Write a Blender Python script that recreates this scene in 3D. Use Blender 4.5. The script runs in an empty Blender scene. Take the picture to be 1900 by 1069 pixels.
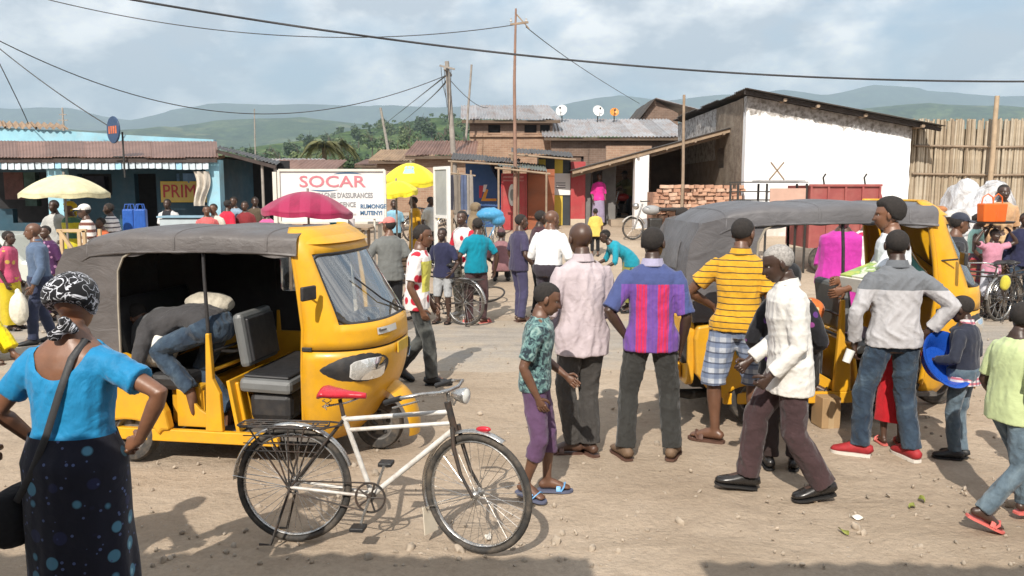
import bpy, bmesh, math, random
import numpy as np
from mathutils import Vector, Matrix, Euler, noise as mnoise
rnd = random.Random(7)
PI = math.pi
SC = bpy.context.scene
COL = SC.collection
# ---------------------------------------------------------------- camera, world, sun, exposure
FPX, CX, CY, CAMH, PITCH = 1500.0, 950.0, 534.5, 2.05, math.radians(7.0)
cam_data = bpy.data.cameras.new('camera')
cam_data.sensor_width = 36.0
cam_data.lens = FPX / 1900.0 * 36.0
cam_data.clip_start = 0.05
cam_data.clip_end = 60000.0
cam = bpy.data.objects.new('camera', cam_data)
COL.objects.link(cam)
cam.location = (0, 0, CAMH)
cam.rotation_euler = (PI / 2 - PITCH, 0, 0)
SC.camera = cam
SUN_EL = math.radians(41.0)
SUN_AZ = math.radians(180 + 14.0)          # compass bearing of the sun seen from the scene (0 = +Y, clockwise)
sun_from = Vector((math.sin(SUN_AZ) * math.cos(SUN_EL), math.cos(SUN_AZ) * math.cos(SUN_EL), math.sin(SUN_EL)))
sun_data = bpy.data.lights.new('sun', 'SUN')
sun_data.energy = 4.7
sun_data.angle = math.radians(0.53)
sun_data.color = (1.0, 0.93, 0.83)
sun = bpy.data.objects.new('sun', sun_data)
COL.objects.link(sun)
sun.rotation_euler = sun_from.to_track_quat('Z', 'Y').to_euler()
def world_sky():
 w = bpy.data.worlds.new('World'); SC.world = w
 w.use_nodes = True
 nt = w.node_tree; nt.nodes.clear()
 out = nt.nodes.new('ShaderNodeOutputWorld')
 sky = nt.nodes.new('ShaderNodeTexSky'); sky.sky_type = 'NISHITA'; sky.sun_disc = False
 sky.sun_elevation = SUN_EL; sky.sun_rotation = SUN_AZ
 sky.air_density = 1.3; sky.dust_density = 2.5; sky.altitude = 800
 tc = nt.nodes.new('ShaderNodeTexCoord')
 sep = nt.nodes.new('ShaderNodeSeparateXYZ'); nt.links.new(tc.outputs['Generated'], sep.inputs[0])
 zz = nt.nodes.new('ShaderNodeMath'); zz.operation = 'MAXIMUM'; nt.links.new(sep.outputs['Z'], zz.inputs[0]); zz.inputs[1].default_value = 0.0
 za = nt.nodes.new('ShaderNodeMath'); za.operation = 'ADD'; nt.links.new(zz.outputs[0], za.inputs[0]); za.inputs[1].default_value = 0.42
 dx = nt.nodes.new('ShaderNodeMath'); dx.operation = 'DIVIDE'; nt.links.new(sep.outputs['X'], dx.inputs[0]); nt.links.new(za.outputs[0], dx.inputs[1])
 dy = nt.nodes.new('ShaderNodeMath'); dy.operation = 'DIVIDE'; nt.links.new(sep.outputs['Y'], dy.inputs[0]); nt.links.new(za.outputs[0], dy.inputs[1])
 cmb = nt.nodes.new('ShaderNodeCombineXYZ'); nt.links.new(dx.outputs[0], cmb.inputs[0]); nt.links.new(dy.outputs[0], cmb.inputs[1])
 cmb.inputs[2].default_value = 3.7
 n1 = nt.nodes.new('ShaderNodeTexNoise'); n1.inputs['Scale'].default_value = 3.4; n1.inputs['Detail'].default_value = 9; n1.inputs['Roughness'].default_value = 0.52
 n1.inputs['Distortion'].default_value = 0.25
 nt.links.new(cmb.outputs[0], n1.inputs['Vector'])
 r1 = nt.nodes.new('ShaderNodeValToRGB'); r1.color_ramp.elements[0].position = 0.35; r1.color_ramp.elements[1].position = 0.51
 nt.links.new(n1.outputs['Fac'], r1.inputs[0])
 n2 = nt.nodes.new('ShaderNodeTexNoise'); n2.inputs['Scale'].default_value = 5.2; n2.inputs['Detail'].default_value = 7; n2.inputs['Roughness'].default_value = 0.55
 off = nt.nodes.new('ShaderNodeVectorMath'); off.operation = 'ADD'; off.inputs[1].default_value = (5.2, 1.3, 0); nt.links.new(cmb.outputs[0], off.inputs[0])
 nt.links.new(off.outputs[0], n2.inputs['Vector'])
 r2 = nt.nodes.new('ShaderNodeValToRGB')
 r2.color_ramp.elements[0].position = 0.42; r2.color_ramp.elements[0].color = (5.8, 6.2, 6.9, 1)
 r2.color_ramp.elements[1].position = 0.62; r2.color_ramp.elements[1].color = (13.0, 12.7, 12.4, 1)
 nt.links.new(n2.outputs['Fac'], r2.inputs[0])
 veil = nt.nodes.new('ShaderNodeMixRGB'); veil.inputs[0].default_value = 0.62; veil.inputs[2].default_value = (4.7, 6.2, 8.0, 1)
 nt.links.new(sky.outputs[0], veil.inputs[1])
 mix = nt.nodes.new('ShaderNodeMixRGB'); nt.links.new(r1.outputs[0], mix.inputs[0]); nt.links.new(veil.outputs[0], mix.inputs[1]); nt.links.new(r2.outputs[0], mix.inputs[2])
 bg = nt.nodes.new('ShaderNodeBackground'); bg.inputs[1].default_value = 0.10
 nt.links.new(mix.outputs[0], bg.inputs[0]); nt.links.new(bg.outputs[0], out.inputs[0])
world_sky()
SC.view_settings.view_transform = 'Standard'
SC.view_settings.look = 'None'
SC.view_settings.gamma = 1.0
SC.view_settings.exposure = 0.2
SC.cycles.use_denoising = True
SC.cycles.max_bounces = 6
SC.cycles.diffuse_bounces = 3
SC.cycles.transparent_max_bounces = 8
SC.cycles.volume_bounces = 0
# ---------------------------------------------------------------- image <-> place helpers used while laying out
def ray(px, py):
 u, v = (px - CX) / FPX, (CY - py) / FPX
 return Vector((u, math.cos(PITCH) + v * math.sin(PITCH), -math.sin(PITCH) + v * math.cos(PITCH)))
def at(px, py, Y):
 d = ray(px, py); t = Y / d.y
 return Vector((d.x * t, Y, CAMH + d.z * t))
def sstep(t):
 t = min(1.0, max(0.0, t)); return t * t * (3 - 2 * t)
def gz(x, y):
 """height of the ground: flat street, bank rising behind it on the right"""
 rise = sstep((y - 13.0) / 13.0)
 side = 0.12 + 0.88 * sstep((x + 5.5) / 5.0)
 return 1.0 * rise * side
def on_ground(px, py):
 d = ray(px, py); t = 1.0
 p = Vector((0, 0, CAMH))
 for i in range(4000):
  q = p + d * (i * 0.02 + 1.0)
  if q.z <= gz(q.x, q.y): return Vector((q.x, q.y, gz(q.x, q.y)))
 return p + d * 60
def gx(px, Y): return (px - CX) / FPX * (Y / (math.cos(PITCH)))   # x at depth Y near the horizon row
# ---------------------------------------------------------------- mesh builder
class MB:
 def __init__(s):
  s.v = []; s.f = []; s.m = []; s.n = 0
 def add(s, V, F, mat=0):
  V = [tuple(float(c) for c in p) for p in V]
  o = s.n
  s.v += V; s.n += len(V)
  s.f += [tuple(i + o for i in f) for f in F]
  s.m += [mat] * len(F)
  return s
 def box(s, c, size, rot=None, mat=0, taper=1.0):
  hx, hy, hz = size[0] / 2, size[1] / 2, size[2] / 2
  P = [Vector((x * hx * (taper if z > 0 else 1), y * hy * (taper if z > 0 else 1), z * hz)) for z in (-1, 1) for x, y in ((-1, -1), (1, -1), (1, 1), (-1, 1))]
  R = Euler(rot).to_matrix() if rot is not None else Matrix.Identity(3)
  P = [R @ p + Vector(c) for p in P]
  return s.add(P, [(3, 2, 1, 0), (4, 5, 6, 7), (0, 1, 5, 4), (1, 2, 6, 5), (2, 3, 7, 6), (3, 0, 4, 7)], mat)
 def beam(s, a, b, w, h, up=(0, 0, 1), mat=0):
  a, b = Vector(a), Vector(b); t = (b - a).normalized(); up = Vector(up)
  r = t.cross(up)
  if r.length < 1e-4: r = t.cross(Vector((1, 0, 0)))
  r.normalize(); u = r.cross(t)
  P = []
  for c in (a, b):
   for x, y in ((-1, -1), (1, -1), (1, 1), (-1, 1)): P.append(c + r * (x * w / 2) + u * (y * h / 2))
  return s.add(P, [(3, 2, 1, 0), (4, 5, 6, 7), (0, 1, 5, 4), (1, 2, 6, 5), (2, 3, 7, 6), (3, 0, 4, 7)], mat)
 def tube(s, pts, rad, n=8, closed=False, caps=True, mat=0, ref=None):
  pts = [Vector(p) for p in pts]; k = len(pts)
  if not hasattr(rad, '__len__'): rad = [rad] * k
  T = []
  for i in range(k):
   a = pts[(i - 1) % k] if closed else pts[max(i - 1, 0)]
   b = pts[(i + 1) % k] if closed else pts[min(i + 1, k - 1)]
   t = b - a
   T.append(t.normalized() if t.length > 1e-9 else Vector((0, 0, 1)))
  r = Vector(ref) if ref is not None else (Vector((0, 0, 1)) if abs(T[0].z) < 0.9 else Vector((1, 0, 0)))
  V = [];
  for i in range(k):
   r = r - T[i] * r.dot(T[i])
   if r.length < 1e-6: r = T[i].orthogonal()
   r.normalize(); q = T[i].cross(r)
   ra = rad[i]; ra, rb = (ra if hasattr(ra, '__len__') else (ra, ra))
   for j in range(n):
    a = 2 * PI * j / n
    V.append(pts[i] + r * (ra * math.cos(a)) + q * (rb * math.sin(a)))
  F = []
  for i in range(k if closed else k - 1):
   i2 = (i + 1) % k
   for j in range(n):
    j2 = (j + 1) % n
    F.append((i * n + j, i * n + j2, i2 * n + j2, i2 * n + j))
  if caps and not closed:
   F.append(tuple(range(n - 1, -1, -1))); F.append(tuple((k - 1) * n + j for j in range(n)))
  return s.add(V, F, mat)
 def lathe(s, prof, origin=(0, 0, 0), axis=(0, 0, 1), n=24, mat=0, caps=True):
  ax = Vector(axis).normalized(); r = ax.orthogonal().normalized(); q = ax.cross(r); o = Vector(origin)
  V = []
  for (rad, z) in prof:
   for j in range(n):
    a = 2 * PI * j / n
    V.append(o + ax * z + r * (rad * math.cos(a)) + q * (rad * math.sin(a)))
  F = []
  for i in range(len(prof) - 1):
   for j in range(n):
    j2 = (j + 1) % n
    F.append((i * n + j, i * n + j2, (i + 1) * n + j2, (i + 1) * n + j))
  if caps:
   F.append(tuple(range(n - 1, -1, -1))); F.append(tuple((len(prof) - 1) * n + j for j in range(n)))
  return s.add(V, F, mat)
 def ellipsoid(s, c, r, nu=12, nv=8, rot=None, mat=0):
  R = rot if isinstance(rot, Matrix) else (Euler(rot).to_matrix() if rot is not None else Matrix.Identity(3))
  V = []; F = []
  c = Vector(c)
  for i in range(1, nv):
   ph = PI * i / nv
   for j in range(nu):
    a = 2 * PI * j / nu
    V.append(c + R @ Vector((r[0] * math.sin(ph) * math.cos(a), r[1] * math.sin(ph) * math.sin(a), r[2] * math.cos(ph))))
  top = len(V); V.append(c + R @ Vector((0, 0, r[2]))); V.append(c + R @ Vector((0, 0, -r[2])))
  for i in range(nv - 2):
   for j in range(nu):
    j2 = (j + 1) % nu
    F.append((i * nu + j, (i + 1) * nu + j, (i + 1) * nu + j2, i * nu + j2))
  for j in range(nu):
   j2 = (j + 1) % nu
   F.append((top, j, j2)); F.append((top + 1, (nv - 2) * nu + j2, (nv - 2) * nu + j))
  return s.add(V, F, mat)
 def prism(s, poly, o, ux, uy, depth, mat=0):
  """extrude a 2-D polygon (in the ux, uy plane at o) by the vector depth"""
  o, ux, uy, d = Vector(o), Vector(ux), Vector(uy), Vector(depth)
  k = len(poly)
  A = [o + ux * a + uy * b for a, b in poly]; B = [p + d for p in A]
  F = [tuple(range(k - 1, -1, -1)), tuple(range(k, 2 * k))]
  for i in range(k):
   j = (i + 1) % k; F.append((i, j, j + k, i + k))
  return s.add(A + B, F, mat)
 def grid(s, fn, nu, nv, mat=0, closed_u=False):
  V = [fn(i / nu, j / nv) for j in range(nv + 1) for i in range(nu + (0 if closed_u else 1))]
  w = nu if closed_u else nu + 1; F = []
  for j in range(nv):
   for i in range(nu):
    i2 = (i + 1) % w
    F.append((j * w + i, j * w + i2, (j + 1) * w + i2, (j + 1) * w + i))
  return s.add(V, F, mat)
 def sheet(s, fn, nu, nv, thick, mat=0):
  """a grid with real thickness: fn(u,v) -> point, thick = offset vector"""
  t = Vector(thick)
  w = nu + 1
  A = [Vector(fn(i / nu, j / nv)) for j in range(nv + 1) for i in range(nu + 1)]
  B = [p + t for p in A]; N = len(A); F = []
  for j in range(nv):
   for i in range(nu):
    a, b, c, d = j * w + i, j * w + i + 1, (j + 1) * w + i + 1, (j + 1) * w + i
    F.append((a, b, c, d)); F.append((d + N, c + N, b + N, a + N))
  for i in range(nu):
   F.append((i, i + N, i + 1 + N, i + 1)); k = nv * w
   F.append((k + i + 1, k + i + 1 + N, k + i + N, k + i))
  for j in range(nv):
   F.append((j * w, (j + 1) * w, (j + 1) * w + N, j * w + N))
   F.append(((j + 1) * w + nu, j * w + nu, j * w + nu + N, (j + 1) * w + nu + N))
  return s.add(A + B, F, mat)
 def mesh(s, name, mats=None, smooth=None):
  me = bpy.data.meshes.new(name)
  me.from_pydata(s.v, [], s.f)
  if mats is not None:
   for m in (mats if isinstance(mats, (list, tuple)) else [mats]): me.materials.append(m)
   me.polygons.foreach_set('material_index', s.m)
  if smooth is not None:
   me.polygons.foreach_set('use_smooth', [True] * len(me.polygons))
   if smooth < 179: me.set_sharp_from_angle(angle=math.radians(smooth))
  me.update()
  return me
 def build(s, name, mats, parent=None, smooth=None, loc=None, rot=None, bevel=0, fix=False):
  me = s.mesh(name, mats, smooth)
  if fix:
   b = bmesh.new(); b.from_mesh(me); bmesh.ops.recalc_face_normals(b, faces=b.faces); b.to_mesh(me); b.free()
  o = bpy.data.objects.new(name, me); COL.objects.link(o)
  if parent is not None: o.parent = parent
  if loc is not None: o.location = loc
  if rot is not None: o.rotation_euler = rot
  if bevel:
   md = o.modifiers.new('bevel', 'BEVEL'); md.width = bevel; md.segments = 2; md.limit_method = 'ANGLE'; md.angle_limit = math.radians(40)
  return o
def tag(o, label=None, cat=None, group=None, kind=None):
 if label: o['label'] = label
 if cat: o['category'] = cat
 if group: o['group'] = group
 if kind: o['kind'] = kind
 return o
def thing(name, label, cat, loc=(0, 0, 0), rz=0, group=None):
 o = bpy.data.objects.new(name, None); o.empty_display_size = 0.1; COL.objects.link(o)
 o.location = loc; o.rotation_euler = (0, 0, rz)
 return tag(o, label, cat, group)
def link_copy(o, parent=None, loc=None, rot=None, scale=None):
 c = o.copy(); COL.objects.link(c)
 if parent is not None: c.parent = parent
 if loc is not None: c.location = loc
 if rot is not None: c.rotation_euler = rot
 if scale is not None: c.scale = scale
 return c
def place(name, me, parent=None, loc=(0, 0, 0), rot=(0, 0, 0), scale=None):
 o = bpy.data.objects.new(name, me); COL.objects.link(o)
 if parent is not None: o.parent = parent
 o.location = loc; o.rotation_euler = rot
 if scale is not None: o.scale = scale
 return o
def copy_tree(o, parent=None):
 c = o.copy(); COL.objects.link(c)
 if parent is not None: c.parent = parent
 for ch in list(o.children): copy_tree(ch, c)
 return c
def text_mesh(s, size=0.2, extrude=0.004, bold=0.0, align='CENTER', sx=1.0, mat=None):
 cu = bpy.data.curves.new('lettering', 'FONT'); cu.body = s; cu.size = size; cu.extrude = extrude; cu.offset = bold
 cu.align_x = align; cu.align_y = 'CENTER'; cu.resolution_u = 3
 o = bpy.data.objects.new('lettering', cu); COL.objects.link(o)
 dg = bpy.context.evaluated_depsgraph_get(); dg.update()
 me = bpy.data.meshes.new_from_object(o.evaluated_get(dg))
 bpy.data.objects.remove(o); bpy.data.curves.remove(cu)
 if sx != 1.0:
  for v in me.vertices: v.co.x *= sx
 me.materials.clear()
 if mat: me.materials.append(mat)
 return me
# ---------------------------------------------------------------- materials
MATS = {}
def new_mat(name):
 m = bpy.data.materials.new(name); m.use_nodes = True
 nt = m.node_tree
 return m, nt, nt.nodes['Principled BSDF']
def nd(nt, t, **kw):
 n = nt.nodes.new(t)
 for k, v in kw.items():
  if k in ('operation', 'blend_type', 'wave_type', 'bands_direction', 'feature', 'distance', 'noise_dimensions', 'data_type', 'use_clamp', 'wave_profile'): setattr(n, k, v)
  else: n.inputs[k].default_value = v
 return n
def coords(nt, kind='Object', scale=(1, 1, 1), loc=(0, 0, 0), rot=(0, 0, 0)):
 tc = nt.nodes.new('ShaderNodeTexCoord'); mp = nt.nodes.new('ShaderNodeMapping')
 mp.inputs['Scale'].default_value = scale; mp.inputs['Location'].default_value = loc; mp.inputs['Rotation'].default_value = rot
 nt.links.new(tc.outputs[kind], mp.inputs[0]); return mp.outputs[0]
def noise(nt, vec, scale=5, detail=6, rough=0.6, dist=0.0):
 n = nd(nt, 'ShaderNodeTexNoise', Scale=scale, Detail=detail, Roughness=rough, Distortion=dist)
 nt.links.new(vec, n.inputs['Vector']); return n.outputs['Fac']
def ramp(nt, fac, stops):
 r = nt.nodes.new('ShaderNodeValToRGB'); cr = r.color_ramp
 while len(cr.elements) < len(stops): cr.elements.new(0.5)
 for e, (p, c) in zip(cr.elements, stops):
  e.position = p; e.color = (c if hasattr(c, '__len__') else (c, c, c)) + ((1,) if not hasattr(c, '__len__') or len(c) == 3 else ())
 nt.links.new(fac, r.inputs[0]); return r.outputs[0]
def mixc(nt, fac, a, b, mode='MIX'):
 m = nt.nodes.new('ShaderNodeMixRGB'); m.blend_type = mode
 for i, x in ((0, fac), (1, a), (2, b)):
  if hasattr(x, 'is_linked') or isinstance(x, bpy.types.NodeSocket): nt.links.new(x, m.inputs[i])
  elif hasattr(x, '__len__'): m.inputs[i].default_value = tuple(x[:3]) + (1,)
  else: m.inputs[i].default_value = x
 return m.outputs[0]
def mth(nt, op, a, b=None, c=None):
 m = nt.nodes.new('ShaderNodeMath'); m.operation = op
 for i, x in enumerate((a, b, c)):
  if x is None: continue
  if isinstance(x, bpy.types.NodeSocket): nt.links.new(x, m.inputs[i])
  else: m.inputs[i].default_value = x
 return m.outputs[0]
def xyz(nt, vec):
 s = nt.nodes.new('ShaderNodeSeparateXYZ'); nt.links.new(vec, s.inputs[0]); return s.outputs
def bump(nt, bsdf, height, strength=0.3, dist=0.01):
 b = nd(nt, 'ShaderNodeBump', Strength=strength, Distance=dist)
 nt.links.new(height, b.inputs['Height']); nt.links.new(b.outputs[0], bsdf.inputs['Normal'])
def var_mat(name, col, rough=0.7, var=0.25, scale=6.0, metal=0.0, bump_s=0.0, bump_scale=60, spec=None, dirt=None, dirt_amt=0.5, coat=0.0, sheen=0.0, kind='Object', det=6):
 """a plain procedural material: base colour with mottling, optional dirt, bump"""
 if name in MATS: return MATS[name]
 m, nt, b = new_mat(name)
 v = coords(nt, kind)
 n = noise(nt, v, scale, det, 0.62)
 lo = tuple(c * (1 - var) for c in col); hi = tuple(min(1, c * (1 + var)) for c in col)
 c = ramp(nt, n, [(0.3, lo), (0.7, hi)])
 if dirt is not None:
  n2 = noise(nt, v, scale * 0.55 + 0.7, 8, 0.7)
  f = ramp(nt, n2, [(0.45, 0.0), (0.45 + 0.3, dirt_amt)])
  c = mixc(nt, f, c, dirt)
 nt.links.new(c, b.inputs['Base Color'])
 r = ramp(nt, noise(nt, v, scale * 2.1, 4), [(0.3, max(0, rough - 0.1)), (0.7, min(1, rough + 0.1))])
 nt.links.new(r, b.inputs['Roughness'])
 b.inputs['Metallic'].default_value = metal
 if spec is not None: b.inputs['Specular IOR Level'].default_value = spec
 if coat: b.inputs['Coat Weight'].default_value = coat; b.inputs['Coat Roughness'].default_value = 0.15
 if sheen: b.inputs['Sheen Weight'].default_value = sheen
 if bump_s: bump(nt, b, noise(nt, v, bump_scale, 5), bump_s, 0.01)
 MATS[name] = m
 return m
# ================================================================ THE SETTING
def build_ground():
 m, nt, b = new_mat('sandy_ground')
 v = coords(nt, 'Object')
 big = noise(nt, v, 0.35, 7, 0.62)
 c = ramp(nt, big, [(0.30, (0.265, 0.213, 0.158)), (0.52, (0.365, 0.305, 0.238)), (0.72, (0.43, 0.37, 0.297))])
 fine = noise(nt, v, 26, 8, 0.72)
 c = mixc(nt, 0.55, c, ramp(nt, fine, [(0.32, (0.32, 0.265, 0.205)), (0.62, (0.56, 0.49, 0.41))]), 'MULTIPLY')
 c = mixc(nt, 1.0, c, (1.66, 1.67, 1.71), 'MULTIPLY')
 c = mixc(nt, ramp(nt, noise(nt, v, 55, 5, 0.8), [(0.60, 0.0), (0.70, 0.6)]), c, (0.15, 0.11, 0.08))
 st = noise(nt, v, 1.4, 9, 0.72, 0.6)
 c = mixc(nt, ramp(nt, st, [(0.56, 0.0), (0.70, 0.42)]), c, (0.17, 0.13, 0.095))
 vt = coords(nt, 'Object', scale=(0.6, 2.0, 1))
 trk = noise(nt, vt, 1.3, 7, 0.65, 0.8)
 c = mixc(nt, ramp(nt, trk, [(0.50, 0.0), (0.66, 0.26)]), c, (0.235, 0.178, 0.125))
 c = mixc(nt, ramp(nt, noise(nt, v, 9.0, 6, 0.7), [(0.56, 0.0), (0.72, 0.45)]), c, (0.22, 0.168, 0.12))
 vo = nd(nt, 'ShaderNodeTexVoronoi', Scale=17.0, Randomness=1.0); nt.links.new(v, vo.inputs['Vector'])
 peb = ramp(nt, vo.outputs['Distance'], [(0.10, 1.0), (0.17, 0.0)])
 gate = ramp(nt, noise(nt, v, 3.1, 4), [(0.52, 0.0), (0.60, 1.0)])
 pf = mth(nt, 'MULTIPLY', peb, gate)
 c = mixc(nt, mth(nt, 'MULTIPLY', pf, 0.65), c, (0.52, 0.46, 0.39))
 xs = xyz(nt, v)
 far = mth(nt, 'SMOOTHSTEP' if False else 'GREATER_THAN', xs[1], 75.0)
 g = ramp(nt, noise(nt, v, 0.05, 8, 0.7), [(0.35, (0.05, 0.085, 0.03)), (0.65, (0.13, 0.16, 0.07))])
 c = mixc(nt, far, c, g)
 nt.links.new(c, b.inputs['Base Color']); b.inputs['Roughness'].default_value = 0.95
 b.inputs['Specular IOR Level'].default_value = 0.15
 hgt = mth(nt, 'ADD', mth(nt, 'MULTIPLY', fine, 0.5), mth(nt, 'ADD', mth(nt, 'MULTIPLY', noise(nt, v, 5.0, 8, 0.7), 1.6), mth(nt, 'MULTIPLY', pf, 0.35)))
 hgt = mth(nt, 'ADD', hgt, mth(nt, 'MULTIPLY', trk, 0.9))
 bump(nt, b, hgt, 0.75, 0.035)
 ys = [-8, -5, -3, -1] + list(np.arange(0, 9, 0.16)) + list(np.arange(9, 16, 0.3)) + list(np.arange(16, 34, 0.7)) + [34, 38, 45, 60, 80, 120, 200, 400, 800, 1500, 3000, 6000, 9300]
 xs_ = [-9000, -4000, -2000, -900, -400, -150, -60, -30, -20] + list(np.arange(-14, -5, 0.6)) + list(np.arange(-5, 5, 0.16)) + list(np.arange(5, 14.1, 0.6)) + [20, 30, 60, 150, 400, 900, 2000, 4000, 9000]
 V = []
 for y in ys:
  for x in xs_:
   z = gz(x, min(y, 60))
   if y < 40 and abs(x) < 25:
    p = Vector((x, y, 0))
    flat = 1 - sstep((y - 7.8) / 0.8) * sstep((13.6 - y) / 0.8)
    z += (0.022 * mnoise.noise(p * 0.9) + 0.010 * mnoise.noise(p * 2.7) - 0.006) * flat
    if 3.5 < y < 9: z += 0.007 * mnoise.noise(p * 6.0) * flat
   V.append((x, y, z))
 w = len(xs_); F = []
 for j in range(len(ys) - 1):
  for i in range(w - 1): F.append((j * w + i, j * w + i + 1, (j + 1) * w + i + 1, (j + 1) * w + i))
 mb = MB(); mb.add(V, F)
 tag(mb.build('ground', m, smooth=180), kind='structure')
 m2, nt, b = new_mat('dusty_road')
 v = coords(nt, 'Object', scale=(1, 1, 1))
 vs = coords(nt, 'Object', scale=(0.5, 2.6, 1))
 c = ramp(nt, noise(nt, vs, 1.6, 9, 0.68), [(0.3, (0.235, 0.205, 0.172)), (0.55, (0.335, 0.295, 0.25)), (0.75, (0.42, 0.365, 0.30))])
 c = mixc(nt, ramp(nt, noise(nt, v, 1.3, 9, 0.72), [(0.46, 0.0), (0.66, 0.9)]), c, (0.40, 0.325, 0.24))
 xr = xyz(nt, v)[1]; ed = mth(nt, 'ABSOLUTE', mth(nt, 'SUBTRACT', xr, 10.72))
 ed = mth(nt, 'ADD', ed, mth(nt, 'MULTIPLY', mth(nt, 'SUBTRACT', noise(nt, v, 1.1, 8, 0.7), .5), 2.6))
 c = mixc(nt, ramp(nt, ed, [(0.35, 0.0), (0.7, 0.0)] if False else [(0.45, 0.0), (0.95, 0.9)]) if False else ramp(nt, mth(nt, 'MULTIPLY', ed, .5), [(0.55, 0.0), (0.95, 0.95)]), c, (0.395, 0.32, 0.24))
 c = mixc(nt, 0.5, c, ramp(nt, noise(nt, v, 40, 6, 0.7), [(0.3, (0.55, 0.55, 0.55)), (0.7, (1.3, 1.3, 1.3))]), 'MULTIPLY')
 nt.links.new(c, b.inputs['Base Color']); b.inputs['Roughness'].default_value = 0.92
 bump(nt, b, noise(nt, v, 30, 8, 0.75), 0.4, 0.02)
 def road(u, t):
  x = -40 + 80 * u
  y0 = 8.75 + 0.25 * mnoise.noise(Vector((x * 0.45, 1, 0))) + 0.10 * mnoise.noise(Vector((x * 2.1, 5, 0)))
  y1 = 12.7 + 0.3 * mnoise.noise(Vector((x * 0.4, 9, 0))) + 0.12 * mnoise.noise(Vector((x * 1.9, 2, 0)))
  y = y0 + (y1 - y0) * t
  e = min(t, 1 - t)
  return (x, y, -0.012 + 0.026 * sstep(e * 9))
 mb = MB(); mb.grid(road, 320, 16)
 tag(mb.build('road', m2, smooth=180), kind='structure')
def build_gravel():
 m = var_mat('pebble_stone', (0.36, 0.30, 0.235), 0.9, 0.35, 9)
 mb = MB(); r = random.Random(3)
 for k in range(900):
  y = 4.2 + (r.random() ** 1.6) * 12; x = r.uniform(-0.75, 0.75) * y
  s = r.uniform(0.006, 0.02) * (1 + (r.random() < 0.05) * 1.4)
  z = gz(x, y) + (0.03 if 8.6 < y < 12.9 else 0.0)
  mb.ellipsoid((x, y, z + s * 0.1), (s * r.uniform(.7, 1.3), s * r.uniform(.7, 1.3), s * r.uniform(.4, .7)), 5, 4, (r.random() * 3, r.random() * 3, r.random() * 3))
 tag(mb.build('loose_pebbles', m, smooth=50), 'small loose pebbles scattered over the sandy street', 'pebbles', kind='stuff')
 leaf = var_mat('wilted_leaf', (0.22, 0.24, 0.05), 0.6, 0.3, 20)
 paper = var_mat('paper_scrap', (0.7, 0.66, 0.58), 0.8, 0.1, 20)
 labs = ['wilted green leaf lying on the sand by the foreground shade', 'torn yellowing leaf on the sand below the red sneakers', 'white paper scrap on the sand behind the walking old man', 'crumpled paper bit on the sand near the bicycle front wheel', 'yellow green peel on the sand beside the pink sandals']
 for i, (px, py, mm) in enumerate([(1565, 988, leaf), (1692, 942, leaf), (1590, 965, paper), (905, 1000, paper), (1710, 930, leaf)]):
  p = on_ground(px, py); mb = MB(); rr = random.Random(i)
  def fn(u, v):
   w = math.sin(PI * min(1, max(0, u))) * 0.02
   return ((u - .5) * 0.09, (v - .5) * 2 * w, 0.012 * math.sin(u * 5 + i) * math.cos(v * 4) + 0.012)
  mb.sheet(fn, 8, 4, (0, 0, 0.002))
  nm = 'fallen_leaf' if mm is leaf else 'paper_scrap'
  tag(mb.build(nm, mm, smooth=60, loc=(p.x, p.y, p.z), rot=(0, 0, rr.random() * 6)), labs[i], 'litter', 'litter on the sand')
# ---------------------------------------------------------------- hills
def hill_mat(name, cols, sc, seed=0.0, patch=None):
 m, nt, b = new_mat(name)
 v = coords(nt, 'Object', loc=(seed, seed, 0))
 c = ramp(nt, noise(nt, v, sc, 10, 0.72), [(0.34, cols[0]), (0.5, cols[1]), (0.66, cols[2])])
 c = mixc(nt, 0.6, c, ramp(nt, noise(nt, v, sc * 9, 8, 0.75), [(0.38, (0.12, 0.15, 0.13)), (0.50, (0.8, 0.8, 0.75)), (0.62, (1.9, 1.8, 1.6))]), 'MULTIPLY')
 if patch is not None:
  c = mixc(nt, ramp(nt, noise(nt, v, sc * 1.7, 6, 0.6, 0.5), [(0.58, 0.0), (0.66, 0.8)]), c, patch)
 nt.links.new(c, b.inputs['Base Color']); b.inputs['Roughness'].default_value = 1.0
 b.inputs['Specular IOR Level'].default_value = 0.05
 return m
def ridge(name, crest, Y, depth, mat, rough, seed, nx=260, ny=26, base=1.0):
 """a hill range: crest = [(px, py)] outline at distance Y, a real slope in front of and behind it"""
 pts = [at(px, py, Y) for px, py in crest]
 X = np.array([p.x for p in pts]); Z = np.array([p.z for p in pts])
 x0, x1 = X[0], X[-1]
 mb = MB()
 def fn(u, v):
  x = x0 + (x1 - x0) * u
  zc = float(np.interp(x, X, Z))
  y = Y - depth + v * depth * 2
  t = 1 - abs(v - 0.5) * 2
  s = sstep(t) * 0.75 + t * 0.25
  q = Vector((x / rough, y / rough, seed))
  n = mnoise.fractal(q, 0.9, 2.1, 5)
  amp = (zc - base) * 0.16 * (0.35 + 0.65 * math.sin(PI * t) if v < .5 else 0.5)
  gul = abs(mnoise.noise(Vector((x / rough * 1.7, y / rough * 0.35, seed + 5)))) * (zc - base) * 0.16 * math.sin(PI * t)
  return (x, y, base + (zc - base) * s + n * amp * (1 - (t > .93) * .6) - gul - (4 if t < 0.01 else 0))
 mb.grid(fn, nx, ny)
 return tag(mb.build(name, mat, smooth=180), kind='structure')
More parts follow.
